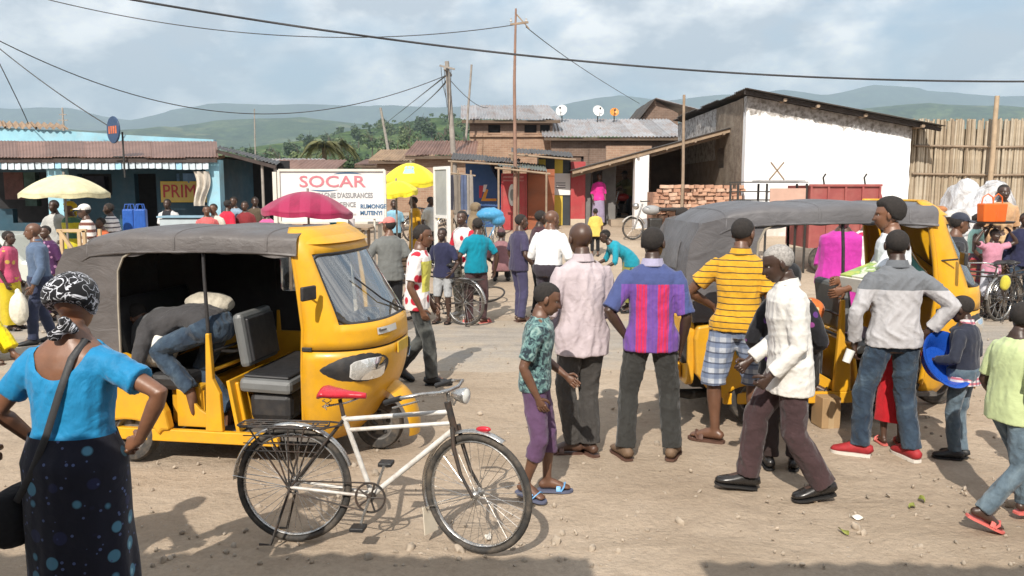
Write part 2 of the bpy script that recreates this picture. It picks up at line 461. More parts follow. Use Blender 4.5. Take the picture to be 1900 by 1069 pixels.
def build_hills():
 far = hill_mat('forest_far', ((0.03, 0.05, 0.03), (0.05, 0.075, 0.045), (0.09, 0.11, 0.06)), 0.0016)
 mid = hill_mat('forest_mid', ((0.03, 0.05, 0.022), (0.055, 0.085, 0.035), (0.11, 0.14, 0.06)), 0.004, 40, (0.16, 0.17, 0.08))
 near = hill_mat('farmed_hill', ((0.022, 0.045, 0.015), (0.06, 0.10, 0.03), (0.13, 0.17, 0.06)), 0.016, 70, (0.19, 0.20, 0.09))
 ridge('mountain_range', [(-900, 235), (-300, 215), (-60, 208), (0, 206), (60, 204), (130, 201), (185, 214), (250, 222), (330, 205), (420, 196), (560, 190), (650, 196), (740, 200), (830, 199), (930, 200), (1040, 196), (1110, 182), (1150, 178), (1230, 186), (1330, 176), (1400, 172), (1450, 168), (1530, 178), (1570, 171), (1620, 160), (1680, 163), (1760, 170), (1850, 176), (1930, 178), (2100, 190), (2700, 215)], 7000, 1900, far, 900, 1.0)
 ridge('foothills', [(-900, 262), (-200, 250), (0, 244), (80, 240), (180, 246), (300, 236), (390, 226), (470, 222), (560, 218), (620, 226), (700, 232), (790, 226), (880, 222), (980, 235), (1080, 228), (1180, 222), (1290, 225), (1400, 228), (1500, 214), (1620, 200), (1720, 192), (1800, 196), (1900, 200), (2200, 230), (2700, 250)], 3200, 1100, mid, 420, 4.0)
 ridge('farmed_hillside', [(-600, 330), (-100, 318), (150, 305), (300, 296), (430, 284), (520, 268), (600, 258), (680, 240), (750, 228), (800, 222), (860, 220), (950, 226), (1050, 236), (1200, 252), (1400, 270), (1700, 285), (2000, 300), (2600, 330)], 900, 430, near, 120, 8.0, nx=320, ny=40)
# ---------------------------------------------------------------- trees on the hillside and the palms below it
def leaf_mat(name, a, b_):
 if name in MATS: return MATS[name]
 m, nt, b = new_mat(name)
 v = coords(nt, 'Object')
 c = ramp(nt, noise(nt, v, 1.1, 5), [(0.35, a), (0.65, b_)])
 nt.links.new(c, b.inputs['Base Color']); b.inputs['Roughness'].default_value = 0.6
 MATS[name] = m; return m
def tree_mesh(seed, H, W, nleaf, leaf):
 r = random.Random(seed); tr = MB(); cr = MB()
 tr.tube([(0, 0, -0.5), (0.04 * H * r.uniform(-1, 1), 0, H * 0.3), (0.05 * H * r.uniform(-1, 1), 0.03 * H, H * 0.62)], [H * 0.035, H * 0.025, H * 0.012], 7)
 lobes = []
 for k in range(9):
  a = r.random() * 2 * PI; d = r.uniform(0.1, 0.42) * W; z = H * r.uniform(0.42, 0.88)
  lobes.append((Vector((d * math.cos(a), d * math.sin(a), z)), W * r.uniform(0.16, 0.27)))
  tr.tube([(0, 0, H * 0.38), lobes[-1][0] * 0.6 + Vector((0, 0, H * 0.2)), lobes[-1][0]], [H * 0.013, H * 0.009, H * 0.004], 5)
 for k in range(nleaf):
  c, rad = lobes[r.randrange(len(lobes))]
  d = Vector((r.gauss(0, 1), r.gauss(0, 1), r.gauss(0, 0.8))).normalized() * rad * (r.random() ** 0.35)
  p = c + d; n = (d.normalized() + Vector((r.uniform(-1, 1), r.uniform(-1, 1), r.uniform(-.4, 1)))).normalized()
  t = n.orthogonal().normalized(); q = n.cross(t); s = leaf * r.uniform(0.6, 1.4)
  cr.add([p - t * s, p + q * s * .55, p + t * s, p - q * s * .55], [(0, 1, 2, 3)])
 return tr, cr
def build_trees():
 bark = var_mat('tree_bark', (0.10, 0.075, 0.05), 0.9, 0.3, 3)
 greens = [leaf_mat('leaf_dark', (0.02, 0.045, 0.014), (0.05, 0.085, 0.025)), leaf_mat('leaf_mid', (0.035, 0.07, 0.02), (0.08, 0.12, 0.035)), leaf_mat('leaf_pale', (0.06, 0.095, 0.03), (0.12, 0.15, 0.05))]
 protos = []
 for k in range(4):
  tr, cr = tree_mesh(20 + k, 8.0, 7.5, 900, 0.42)
  protos.append((tr.mesh('trunk', bark, 60), cr.mesh('crown', greens[k % 3])))
 spots = [(690, 300, 150, .8), (738, 296, 170, .9), (770, 290, 150, .8), (655, 308, 140, .7), (795, 285, 170, 1.0), (720, 268, 330, 1.3), (760, 252, 420, 1.6), (800, 243, 480, 1.7), (825, 250, 400, 1.5), (690, 262, 420, 1.5), (640, 272, 420, 1.4), (545, 282, 420, 1.5), (500, 288, 420, 1.5), (520, 300, 250, 1.1), (560, 302, 160, .7), (470, 295, 330, 1.3), (820, 268, 300, 1.2), (850, 262, 300, 1.2), (860, 236, 520, 1.6), (575, 268, 520, 1.8), (612, 262, 560, 1.8), (665, 248, 600, 1.8), (715, 240, 620, 1.9), (780, 232, 640, 1.9)]
 for i, (px, py, Y, s) in enumerate(spots):
  p = at(px, py, Y); h = 8.0 * s
  t = thing('hill_tree', 'leafy green tree growing on the farmed hillside behind the town', 'tree', (p.x, p.y, p.z - h * 0.62), i * 1.7, 'trees on the hillside')
  a, c = protos[i % 4]
  place('trunk', a, t, scale=(s, s, s * 1.4)); place('crown', c, t, scale=(s, s, s))
 r = random.Random(12); cr = MB(); hs = bpy.data.objects['farmed_hillside'].data; vs = [v.co for v in hs.vertices if 520 < v.co.y < 920 and -420 < v.co.x < 420]
 for k in range(1500):
  b0 = vs[r.randrange(len(vs))]; c = Vector(b0) + Vector((r.uniform(-9, 9), r.uniform(-9, 9), 0)); s = r.uniform(1.6, 4.2) * (1.5 if r.random() < .15 else 1)
  if mnoise.noise(c * .012) < -.08: continue
  for q in range(16):
   d = Vector((r.gauss(0, 1), r.gauss(0, 1), abs(r.gauss(0, 1)))).normalized() * s * r.uniform(.6, 1.05); n = (d + Vector((r.uniform(-1, 1), r.uniform(-1, 1), r.uniform(-1, 1))) * s).normalized(); t = n.orthogonal().normalized(); u = n.cross(t); w = s * r.uniform(.3, .6)
   p = c + Vector((0, 0, s * .3)) + d; cr.add([p - t * w, p + u * w * .8, p + t * w, p - u * w * .8], [(0, 1, 2, 3)])
 tag(cr.build('hillside_scrub', greens[1]), 'dense green scrub and small trees covering the hillside', 'scrub', kind='stuff')
 pm = leaf_mat('palm_leaf', (0.07, 0.085, 0.025), (0.15, 0.14, 0.05))
 def palm(px, Y, top, seed, label, spread, drop):
  r = random.Random(seed); base = at(px, 318, Y); tp = at(px, top, Y); H = tp.z - 1.0
  t = thing('palm_tree', label, 'tree', (base.x, Y, 1.0))
  mb = MB(); mb.tube([(0, 0, -0.5), (0.1, 0, H * .5), (0, 0, H)], [0.28, 0.22, 0.2], 8); mb.build('trunk', bark, t, 60)
  for k in range(22):
   a = 2 * PI * k / 22 + r.uniform(-.15, .15); up = r.uniform(0.15, 1.1); L = spread * r.uniform(.8, 1.15)
   pts = []
   for i in range(8):
    s = i / 7; pts.append(Vector((math.cos(a) * L * s * (1 - .15 * up), math.sin(a) * L * s * (1 - .15 * up), H + L * (up * s - drop * s * s * (1.15 + up * .4)))))
   fr = MB(); fr.tube(pts, [0.05 * (1 - .8 * i / 7) for i in range(8)], 4)
   for i in range(1, 8):
    for j in range(3):
     s = (i - 1 + j / 3) / 7; c = pts[i - 1].lerp(pts[i], j / 3); w = L * 0.28 * math.sin(PI * min(1, s * .85 + .12))
     for sg in (-1, 1):
      side = Vector((-math.sin(a), math.cos(a), 0)) * sg * w + Vector((math.cos(a), math.sin(a), 0)) * w * .5 - Vector((0, 0, w * .55))
      dv = Vector((math.cos(a), math.sin(a), 0)) * 0.11
      fr.add([c - dv, c + dv, c + side], [(0, 1, 2)])
   fr.build('frond', pm, t)
 palm(602, 75, 272, 3, 'broad palm with drooping yellow green fronds rising behind the sign board', 2.4, .85)
 palm(632, 82, 268, 9, 'tall thin palm with spiky fronds beside the broader palm', 2.2, .8)
def build_haze():
 mb = MB(); X, Y0, Y1, Z0, Z1 = 9800, -40, 9400, -6.0, 1050
 mb.box((0, (Y0 + Y1) / 2, (Z0 + Z1) / 2), (X * 2, Y1 - Y0, Z1 - Z0))
 m = bpy.data.materials.new('thin_haze'); m.use_nodes = True; nt = m.node_tree; nt.nodes.clear()
 o = nt.nodes.new('ShaderNodeOutputMaterial'); pv = nt.nodes.new('ShaderNodeVolumePrincipled')
 pv.inputs['Color'].default_value = (0.66, 0.85, 1.0, 1); pv.inputs['Density'].default_value = 0.00018; pv.inputs['Anisotropy'].default_value = 0.0
 nt.links.new(pv.outputs[0], o.inputs['Volume'])
 ob = mb.build('haze', m); tag(ob, 'pale bluish haze lying over the valley and hills', 'haze', kind='stuff')
build_ground(); build_gravel(); build_hills(); build_trees(); build_haze()
# ================================================================ PEOPLE
def cloth_fold(nt, b, v, s=0.35, sc=9.0):
 n1 = noise(nt, v, sc, 5, 0.55, 1.2)
 n2 = nd(nt, 'ShaderNodeTexWave', Scale=sc * 0.55, Distortion=7.0, Detail=3.0); n2.inputs['Detail Scale'].default_value = 1.2
 nt.links.new(v, n2.inputs['Vector'])
 wv = noise(nt, v, 420, 2, 0.5)
 h = mth(nt, 'ADD', mth(nt, 'ADD', mth(nt, 'MULTIPLY', n1, 1.0), mth(nt, 'MULTIPLY', n2.outputs['Fac'], 0.35)), mth(nt, 'MULTIPLY', wv, 0.05))
 bump(nt, b, h, s, 0.02)
def cloth(name, col, pattern=None, rough=0.85, var=0.24, fold=0.35, **kw):
 if name in MATS: return MATS[name]
 m, nt, b = new_mat(name)
 v = coords(nt, 'Object')
 n = noise(nt, v, 4.5, 8, 0.7)
 c = ramp(nt, n, [(0.3, tuple(x * (1 - var) for x in col)), (0.7, tuple(min(1, x * (1 + var)) for x in col))])
 if pattern: c = pattern(nt, v, c)
 nt.links.new(c, b.inputs['Base Color']); b.inputs['Roughness'].default_value = rough
 b.inputs['Sheen Weight'].default_value = 0.15; b.inputs['Sheen Roughness'].default_value = 0.5
 b.inputs['Specular IOR Level'].default_value = kw.get('spec', 0.25)
 cloth_fold(nt, b, v, fold)
 MATS[name] = m; return m
def p_stripes(axis, period, frac, col, phase=0.0, wob=0.004):
 def f(nt, v, c):
  s = xyz(nt, v); a = s['XYZ'.index(axis)]
  a = mth(nt, 'ADD', a, mth(nt, 'MULTIPLY', noise(nt, v, 6, 2), wob * 4))
  t = mth(nt, 'FRACT', mth(nt, 'MULTIPLY', mth(nt, 'ADD', a, 10 + phase), 1 / period))
  return mixc(nt, mth(nt, 'LESS_THAN', t, frac), c, col)
 return f
def p_plaid(period, cols):
 def f(nt, v, c):
  s = xyz(nt, v)
  for k, (ax, ph, fr, col, am) in enumerate(cols):
   t = mth(nt, 'FRACT', mth(nt, 'MULTIPLY', mth(nt, 'ADD', s[ax], 10 + ph), 1 / period))
   c = mixc(nt, mth(nt, 'MULTIPLY', mth(nt, 'LESS_THAN', t, fr), am), c, col)
  return c
 return f
def p_dots(scale, size, col, jit=1.0, second=None, scale3=(1, 1, 1)):
 def f(nt, v, c):
  mp = nt.nodes.new('ShaderNodeMapping'); mp.inputs['Scale'].default_value = scale3; nt.links.new(v, mp.inputs[0])
  vo = nd(nt, 'ShaderNodeTexVoronoi', Scale=scale, Randomness=jit); nt.links.new(mp.outputs[0], vo.inputs['Vector'])
  ring = ramp(nt, vo.outputs['Distance'], [(size * .85, 1.0), (size, 0.0)])
  colr = col
  if second is not None:
   sx = xyz(nt, vo.outputs['Color'])
   colr = mixc(nt, mth(nt, 'GREATER_THAN', sx[0], 0.5), col, second)
  return mixc(nt, ring, c, colr)
 return f
def p_blotch(scale, stops, dist=0.8, det=3):
 def f(nt, v, c):
  return ramp(nt, noise(nt, v, scale, det, 0.55, dist), stops)
 return f
def p_zone(fn_list):
 def f(nt, v, c):
  for fn in fn_list: c = fn(nt, v, c)
  return c
 return f
def p_above(z, col, axis=2, op='GREATER_THAN', absv=False):
 def f(nt, v, c):
  s = xyz(nt, v)[axis]
  if absv: s = mth(nt, 'ABSOLUTE', s)
  return mixc(nt, mth(nt, op, s, z), c, col)
 return f
def skin_mat(key):
 name = 'skin_' + key
 if name in MATS: return MATS[name]
 col = {'deep': (0.052, 0.027, 0.018), 'dark': (0.075, 0.038, 0.024), 'brown': (0.13, 0.062, 0.036), 'warm': (0.185, 0.085, 0.047)}[key]
 m, nt, b = new_mat(name)
 v = coords(nt, 'Object')
 c = ramp(nt, noise(nt, v, 11, 6, 0.6), [(0.3, tuple(x * .8 for x in col)), (0.7, tuple(x * 1.22 for x in col))])
 nt.links.new(c, b.inputs['Base Color'])
 nt.links.new(ramp(nt, noise(nt, v, 30, 3), [(0.3, 0.36), (0.7, 0.52)]), b.inputs['Roughness'])
 b.inputs['Specular IOR Level'].default_value = 0.6
 b.inputs['Subsurface Weight'].default_value = 0.0
 bump(nt, b, noise(nt, v, 140, 3), 0.08, 0.004)
 MATS[name] = m; return m
def hair_mat(grey=0):
 name = 'cropped_hair_%s' % ('grey' if grey else 'black')
 if name in MATS: return MATS[name]
 col = (0.30, 0.28, 0.26) if grey else (0.020, 0.016, 0.014)
 m, nt, b = new_mat(name)
 v = coords(nt, 'Object')
 c = ramp(nt, noise(nt, v, 60, 4, 0.7), [(0.3, tuple(x * .6 for x in col)), (0.7, tuple(x * 1.5 for x in col))])
 nt.links.new(c, b.inputs['Base Color']); b.inputs['Roughness'].default_value = 0.9
 bump(nt, b, noise(nt, v, 260, 3), 0.6, 0.004)
 MATS[name] = m; return m
EYE = var_mat('eye_white', (0.55, 0.5, 0.45), 0.3, 0.05, 40)
IRIS = var_mat('eye_iris', (0.012, 0.008, 0.006), 0.2, 0.05, 40)
LIPM = var_mat('lip_skin', (0.12, 0.05, 0.042), 0.5, 0.15, 60)
PENDING = []      # meshes that still need the remesh pass
def radial(dirv, c, r):
 """distance from the origin to the ellipsoid (centre c, radii r) along dirv (origin inside)"""
 d = dirv / r; o = -np.asarray(c) / r
 A = (d * d).sum(1); B = (d * o).sum(1); C = (o * o).sum() - 1
 return (-B + np.sqrt(np.maximum(B * B - A * C, 0))) / A
def head_dirs(nu, nv):
 u = np.linspace(0, 2 * PI, nu, endpoint=False); vv = np.linspace(0.04, PI - 0.04, nv)
 U, Vv = np.meshgrid(u, vv)
 return np.stack([np.sin(U) * np.sin(Vv), np.cos(U) * np.sin(Vv), np.cos(Vv)], -1).reshape(-1, 3)
def head_radius(D):
 r1 = radial(D, (0, -0.055, 0.12), np.array((0.345, 0.425, 0.375)))
 r2 = radial(D, (0, 0.095, -0.16), np.array((0.265, 0.30, 0.345)))
 k = 0.05
 m = np.maximum(r1, r2); r = m + k * np.log(np.exp((r1 - m) / k) + np.exp((r2 - m) / k)) - k * 0.35
 P = D * r[:, None]; x, z = P[:, 0], P[:, 2]; f = D[:, 1] > 0.25
 def g(cx, cz, sx, sz): return np.exp(-((x - cx) / sx) ** 2 - ((z - cz) / sz) ** 2) * f
 r = r + 0.088 * g(0, -0.115, 0.055, 0.055) + 0.05 * g(0, -0.02, 0.035, 0.08) + 0.03 * g(-.045, -.13, .04, .035) + 0.03 * g(.045, -.13, .04, .035)
 r = r - 0.045 * g(0.15, 0.005, 0.07, 0.045) - 0.045 * g(-0.15, 0.005, 0.07, 0.045)
 r = r + 0.022 * g(0.13, 0.085, 0.10, 0.035) + 0.022 * g(-0.13, 0.085, 0.10, 0.035)
 r = r + 0.05 * g(0, -0.235, 0.085, 0.026) + 0.048 * g(0, -0.295, 0.075, 0.026) - 0.02 * g(0, -0.267, 0.09, 0.010)
 r = r + 0.035 * g(0, -0.42, 0.09, 0.05) + 0.02 * g(.17, -.12, .07, .08) + 0.02 * g(-.17, -.12, .07, .08)
 return r
def grid_faces(nu, nv):
 F = []
 for j in range(nv - 1):
  for i in range(nu):
   i2 = (i + 1) % nu
   F.append((j * nu + i, (j + 1) * nu + i, (j + 1) * nu + i2, j * nu + i2))
 F.append(tuple(range(nu))); F.append(tuple(range((nv - 1) * nu + nu - 1, (nv - 1) * nu - 1, -1)))
 return F
def sm(a, b, x):
 t = np.clip((x - a) / (b - a), 0, 1); return t * t * (3 - 2 * t)
def ik(S, T, L1, L2, pole):
 d = T - S; L = d.length
 mx = (L1 + L2) * 0.998
 if L > mx: T = S + d * (mx / L); d = T - S; L = mx
 u = d.normalized()
 a = (L1 * L1 - L2 * L2 + L * L) / (2 * L); hgt = math.sqrt(max(L1 * L1 - a * a, 0))
 p = Vector(pole); p = p - u * p.dot(u)
 if p.length < 1e-5: p = u.orthogonal()
 return S + u * a + p.normalized() * hgt, T
def remesh_later(mb, name, mats, voxel, parent, fold=None, smooth_it=3, seed=0, extra=None, cut=None):
 me = mb.mesh(name, None)
 o = bpy.data.objects.new(name, me); COL.objects.link(o)
 md = o.modifiers.new('r', 'REMESH'); md.mode = 'VOXEL'; md.voxel_size = voxel; md.use_smooth_shade = True
 if smooth_it:
  s = o.modifiers.new('s', 'SMOOTH'); s.factor = 0.5; s.iterations = smooth_it
 if parent is not None: o.parent = parent
 PENDING.append((o, mats, fold, seed, extra, cut))
 return o
def finish_people():
 dg = bpy.context.evaluated_depsgraph_get(); dg.update()
 done = [(o, bpy.data.meshes.new_from_object(o.evaluated_get(dg)), mats, fold, seed, extra, cut) for o, mats, fold, seed, extra, cut in PENDING]
 for o, me, mats, fold, seed, extra, cut in done:
  o.modifiers.clear(); old = o.data; nm = old.name
  n = len(me.vertices)
  co = np.empty(n * 3); me.vertices.foreach_get('co', co); co = co.reshape(-1, 3)
  no = np.empty(n * 3); me.vertices.foreach_get('normal', no); no = no.reshape(-1, 3)
  if fold:
   rs = np.random.RandomState(seed); amp, freq = fold[:2]; zs_ = fold[2] if len(fold) > 2 else .75
   warp = np.stack([np.sin(co @ rs.normal(0, 1, 3) * 9 + rs.rand() * 6) for _ in range(3)], -1) * 0.05
   q = co + warp; d = np.zeros(n)
   for k in range(6):
    kv = rs.normal(0, 1, 3) * np.array((1.0, 1.0, zs_)); kv = kv / np.linalg.norm(kv) * freq * rs.uniform(.6, 1.7)
    d += (1 - np.abs(np.sin(q @ kv + rs.rand() * 6))) ** 2 - 0.3
   for k in range(4):
    kv = rs.normal(0, 1, 3) * np.array((1.0, 1.0, zs_ * 1.2)); kv = kv / np.linalg.norm(kv) * freq * rs.uniform(1.8, 2.6)
    d += 0.38 * ((1 - np.abs(np.sin(q @ kv + rs.rand() * 6))) ** 3 - 0.2)
   co = co + no * (d / 6 * amp)[:, None]
   me.vertices.foreach_set('co', co.ravel())
  if extra:
   V, F, M = extra
   b0 = n
   vs = co.tolist() + [tuple(p) for p in V]
   fs = [tuple(p.vertices) for p in me.polygons] + [tuple(i + b0 for i in f) for f in F]
   mi = [0] * len(me.polygons) + list(M)
   me2 = bpy.data.meshes.new(nm); me2.from_pydata(vs, [], fs)
   bpy.data.meshes.remove(me); me = me2
  else: mi = None
  if cut:
   kk = cut(co); bm = bmesh.new(); bm.from_mesh(me); bm.verts.ensure_lookup_table()
   bmesh.ops.delete(bm, geom=[bm.verts[i] for i in np.nonzero(kk)[0]], context='VERTS')
   if hasattr(cut, 'ell'):
    a_, b_, c_ = cut.ell
    for v_ in bm.verts:
     if v_.is_boundary:
      e_ = math.sqrt((v_.co.x / a_) ** 2 + ((v_.co.z - c_) / b_) ** 2)
      if .5 < e_ < 1.6: v_.co.x /= e_; v_.co.z = c_ + (v_.co.z - c_) / e_; v_.co -= v_.normal * .006
   bm.to_mesh(me); bm.free()
  for m in (mats if isinstance(mats, (list, tuple)) else [mats]): me.materials.append(m)
  if mi: me.polygons.foreach_set('material_index', mi)
  me.polygons.foreach_set('use_smooth', [True] * len(me.polygons))
  me.update()
  o.data = me; bpy.data.meshes.remove(old); me.name = nm
 PENDING.clear()
TORSO = [(-0.055, .060, .050), (-0.02, .092, .064), (0.01, .100, .070), (0.05, .094, .066), (0.10, .084, .060), (0.15, .088, .063), (0.20, .098, .068), (0.25, .104, .066), (0.285, .098, .056), (0.305, .074, .046), (0.325, .045, .040), (0.345, .036, .038)]
def person(label, loc, face, h=1.70, skin='dark', top=None, bottom=None, shoes=None, hair='short', pose=None, res='mid', build=1.0, group='people in the street', female=False, seed=None, hips=None, z0=None, cat='person'):
 """loc = (x, y) on the ground; face = heading in degrees, 0 away from the camera, 90 to its right"""
 pose = pose or {}; top = top or {}; bottom = bottom or {}
 seed = seed if seed is not None else (hash(label) if False else sum(ord(c) * (i + 1) for i, c in enumerate(label)) % 9973)
 vox = {'near': 0.0095, 'mid': 0.014, 'far': 0.022}[res]
 NS = {'near': 14, 'mid': 10, 'far': 8}[res]
 bw = build
 hw = 0.052 * h * (1.08 if female else 1.0)
 L1, L2 = 0.245 * h, 0.240 * h; ANK = 0.042 * h
 feet = pose.get('feet', [(-0.10, 0.0, 0, -8, 0), (0.10, 0.02, 0, 8, 0)])       # left, right: x, y, lift, toe-out (clockwise), pitch (heel up)
 fs = h / 1.7
 F = []
 for (fx, fy, fz, yaw, pit) in feet:
  F.append([Vector((fx * fs, fy * fs, fz * fs)), math.radians(yaw), math.radians(pit)])
 shoeh = 0.018 if shoes else 0.0
 ankles = []
 for p, yaw, pit in F:
  fw = Vector((math.sin(yaw), math.cos(yaw), 0))
  ball = 0.105 * h
  a = p + fw * (ball - ball * math.cos(pit) - ANK * math.sin(pit) * -0.3) + Vector((0, 0, ANK * math.cos(pit) + ball * math.sin(pit) + shoeh))
  ankles.append(a)
 if hips is None:
  hz = 9
  for sx, a in zip((-1, 1), ankles):
   d2 = (a.x - sx * hw) ** 2 + (a.y) ** 2
   hz = min(hz, a.z + math.sqrt(max(((L1 + L2) * pose.get('straight', 0.992)) ** 2 - d2, 0.01)))
  P = Vector((0, 0, hz))
 else: P = Vector(hips)
 yawp = math.radians(pose.get('hip_yaw', 0))
 hipj = [P + Vector((sx * hw * math.cos(yawp), -sx * hw * math.sin(yawp), 0)) for sx in (-1, 1)]
 legs = []
 for k in (0, 1):
  yaw = F[k][1]; kp = pose.get('knee', [None, None])[k]
  pole = kp if kp else (math.sin(yaw) * 1.0 + (-.05 if k == 0 else .05), math.cos(yaw), 0.15)
  kn, an = ik(hipj[k], ankles[k], L1, L2, pole)
  legs.append((hipj[k], kn, an))
 lean, side, twist = [math.radians(a) for a in (pose.get('lean', 2), pose.get('side', 0), pose.get('twist', 0))]
 def tor(p):
  z = p.z / h; t = min(1.0, max(0.0, (z + 0.02) / 0.20))
  R = Matrix.Rotation(-twist * t, 3, 'Z') @ Matrix.Rotation(side * t, 3, 'Y') @ Matrix.Rotation(-lean * t, 3, 'X')
  R2 = Matrix.Rotation(-twist * t, 3, 'Z') @ Matrix.Rotation(side * (t * .5 + .5 * t * t), 3, 'Y') @ Matrix.Rotation(-lean * (t * .35 + .65 * t), 3, 'X')
  return P + R2 @ p
 Rt = Matrix.Rotation(-twist, 3, 'Z') @ Matrix.Rotation(side, 3, 'Y') @ Matrix.Rotation(-lean, 3, 'X')
 shw = (0.099 if not female else 0.092) * h * (0.5 + 0.5 * bw)
 SH = [tor(Vector((sx * shw, -0.005 * h, 0.264 * h))) for sx in (-1, 1)]
 A1, A2 = 0.172 * h, 0.150 * h
 arms_in = pose.get('arms', [(-0.06, 0.06, -0.51), (0.06, 0.06, -0.51)])
 poles = pose.get('elbow', [(-0.5, -1, 0), (0.5, -1, 0)])
 arms = []
 for k in (0, 1):
  T = SH[k] + (Matrix.Rotation(-twist, 3, 'Z') @ Vector(arms_in[k])) * fs
  el, wr = ik(SH[k], T, A1, A2, Matrix.Rotation(-twist, 3, 'Z') @ Vector(poles[k]))
  arms.append((SH[k], el, wr))
 nk = tor(Vector((0, -0.002 * h, 0.340 * h)))
 hy, hp, hr = [math.radians(a) for a in (pose.get('head', (0, 0, 0)))]        # yaw (to the right), pitch (down), roll
 ntil = pose.get('neck', 0.5)
 Rn = Matrix.Rotation(-twist, 3, 'Z') @ Matrix.Rotation(side * .5, 3, 'Y') @ Matrix.Rotation(-lean * ntil, 3, 'X')
 Rh = Rn @ Matrix.Rotation(-hy, 3, 'Z') @ Matrix.Rotation(-hp, 3, 'X') @ Matrix.Rotation(hr, 3, 'Y')
 HH = pose.get('headsize', 0.143) * h
 HC = nk + Rn @ Vector((0, 0.012 * h, 0.014 * h)) + Rh @ Vector((0, 0.006 * h, 0.052 * h))
 mb = MB()
 def ring_pts(z, a, b_, grow=0.0, n=16, yo=0.0):
  out = []
  for j in range(n):
   t = 2 * PI * j / n
   ca, sa = math.cos(t), math.sin(t)
   ex = 0.82
   x = math.copysign(abs(ca) ** ex, ca) * (a * h * bw + grow); y = math.copysign(abs(sa) ** ex, sa) * (b_ * h * bw + grow) + yo * h
   out.append(tor(Vector((x, y, z * h))))
  return out
 def loft(mbx, rings):
  n = len(rings[0]); V = [p for r in rings for p in r]; Fc = []
  for i in range(len(rings) - 1):
   for j in range(n):
    j2 = (j + 1) % n; Fc.append((i * n + j, i * n + j2, (i + 1) * n + j2, (i + 1) * n + j))
  Fc.append(tuple(range(n - 1, -1, -1))); Fc.append(tuple((len(rings) - 1) * n + j for j in range(n)))
  mbx.add(V, Fc)
 def torso_dims(z):
  zs = [t[0] for t in TORSO]
  a = float(np.interp(z, zs, [t[1] for t in TORSO])); b_ = float(np.interp(z, zs, [t[2] for t in TORSO]))
  if female:
   a *= 1.0 + 0.12 * math.exp(-((z - 0.0) / 0.05) ** 2) - 0.05 * math.exp(-((z - .26) / .06) ** 2); b_ *= 1.0 + 0.18 * math.exp(-((z - 0.0) / 0.05) ** 2)
  return a, b_
 shy = 0.006 * h
 loft(mb, [ring_pts(z, torso_dims(z)[0] * .97, torso_dims(z)[1] * .97) for z in [t[0] for t in TORSO]])
 mb.tube([tor(Vector((0, -0.004 * h, 0.31 * h))), nk, HC + Rh @ Vector((0, -0.014 * h, -0.036 * h))], [0.038 * h, 0.0325 * h, 0.030 * h], 12)
 def arm_r(k): return 1.0 * (0.85 + .15 * bw) * (0.9 if female else 1.0)
 for k, (S, E, W) in enumerate(arms):
  q = arm_r(k)
  mb.tube([S - (E - S).normalized() * 0.012 * h, S.lerp(E, .12), S.lerp(E, .35), S.lerp(E, .7), E, E.lerp(W, .22), E.lerp(W, .6), W, W + (W - E).normalized() * 0.01 * h],
    [r * h * q for r in (.018, .029, .0285, .0255, .0225, .0245, .0205, .0150, .0140)], 12)
 for k, (Hj, K, A) in enumerate(legs):
  yaw, pit = F[k][1], F[k][2]
  mb.tube([Hj + Vector((0, 0, .02 * h)), Hj.lerp(K, .15), Hj.lerp(K, .5), Hj.lerp(K, .85), K, K.lerp(A, .2), K.lerp(A, .35), K.lerp(A, .7), A],
    [r * h * (.7 + .3 * bw) for r in (.042, .045, .041, .034, .0315, .0325, .033, .024, .0205)], 12)
 foot_fr = []
 for k in (0, 1):
  yaw, pit = F[k][1], F[k][2]
  fq = pose.get('foot_dir', [None, None])[k]
  fw = Vector((math.sin(yaw), math.cos(yaw), 0)); rt = Vector((math.cos(yaw), -math.sin(yaw), 0))
  fwd = (fw * math.cos(pit) - Vector((0, 0, 1)) * math.sin(pit)); up = rt.cross(fwd) * 1.0
  if fq:
   fwd = Vector(fq).normalized(); rt = fwd.cross(Vector((0, 0, 1)))
   rt = rt.normalized() if rt.length > .1 else Vector((1, 0, 0)); up = rt.cross(fwd)
  A = legs[k][2]; o = A - up * ANK
  foot_fr.append((o, fwd, rt, up))
  def fp(a, b_, c): return o + fwd * (a * h) + rt * (b_ * h) + up * (c * h)
  mb.tube([fp(-.038, 0, .018), fp(-.030, 0, .022), fp(0, 0, .032), fp(.035, 0, .027), (fp(.075, 0, .017)), fp(.100, 0, .012), fp(.112, 0, .010)],
    [(.010 * h, .012 * h), (.020 * h, .020 * h), (.028 * h, .021 * h), (.024 * h, .022 * h), (.015 * h, .026 * h), (.010 * h, .026 * h), (.006 * h, .020 * h)], 10, ref=up)
 ex = MB()
 hands = pose.get('hands', ['relax', 'relax'])
 palmn = pose.get('palm', [None, None])
 for k, (S, E, W) in enumerate(arms):
  d = (W - E).normalized(); sx = -1 if k == 0 else 1
  hd = pose.get('hand_dir', [None, None])[k]
  if hd: d = Vector(hd).normalized()
  inward = Vector(palmn[k]) if palmn[k] else Vector((-sx, 0.15, 0.0))      # palm faces the body
  nrm = inward - d * inward.dot(d)
  if nrm.length < 1e-4: nrm = d.orthogonal()
  nrm.normalize(); wd = d.cross(nrm) * (1 if k == 0 else -1)                                  # towards the thumb
  if (wd.y < 0 and not palmn[k] and abs(d.z) > .5): wd = -wd
  ps = h * (0.96 if female else 1.0)
  mb.tube([W - d * .008 * ps, W + d * .012 * ps, W + d * .034 * ps, W + d * .052 * ps], [(.0135 * ps, .0115 * ps), (.019 * ps, .0105 * ps), (.0235 * ps, .0095 * ps), (.022 * ps, .008 * ps)], 10, ref=wd)
  curl = {'relax': 0.38, 'fist': 1.25, 'flat': 0.08, 'grip': 0.95}[hands[k]]
  lens = (.043, .049, .046, .036)
  nf = 6 if res == 'near' else 5
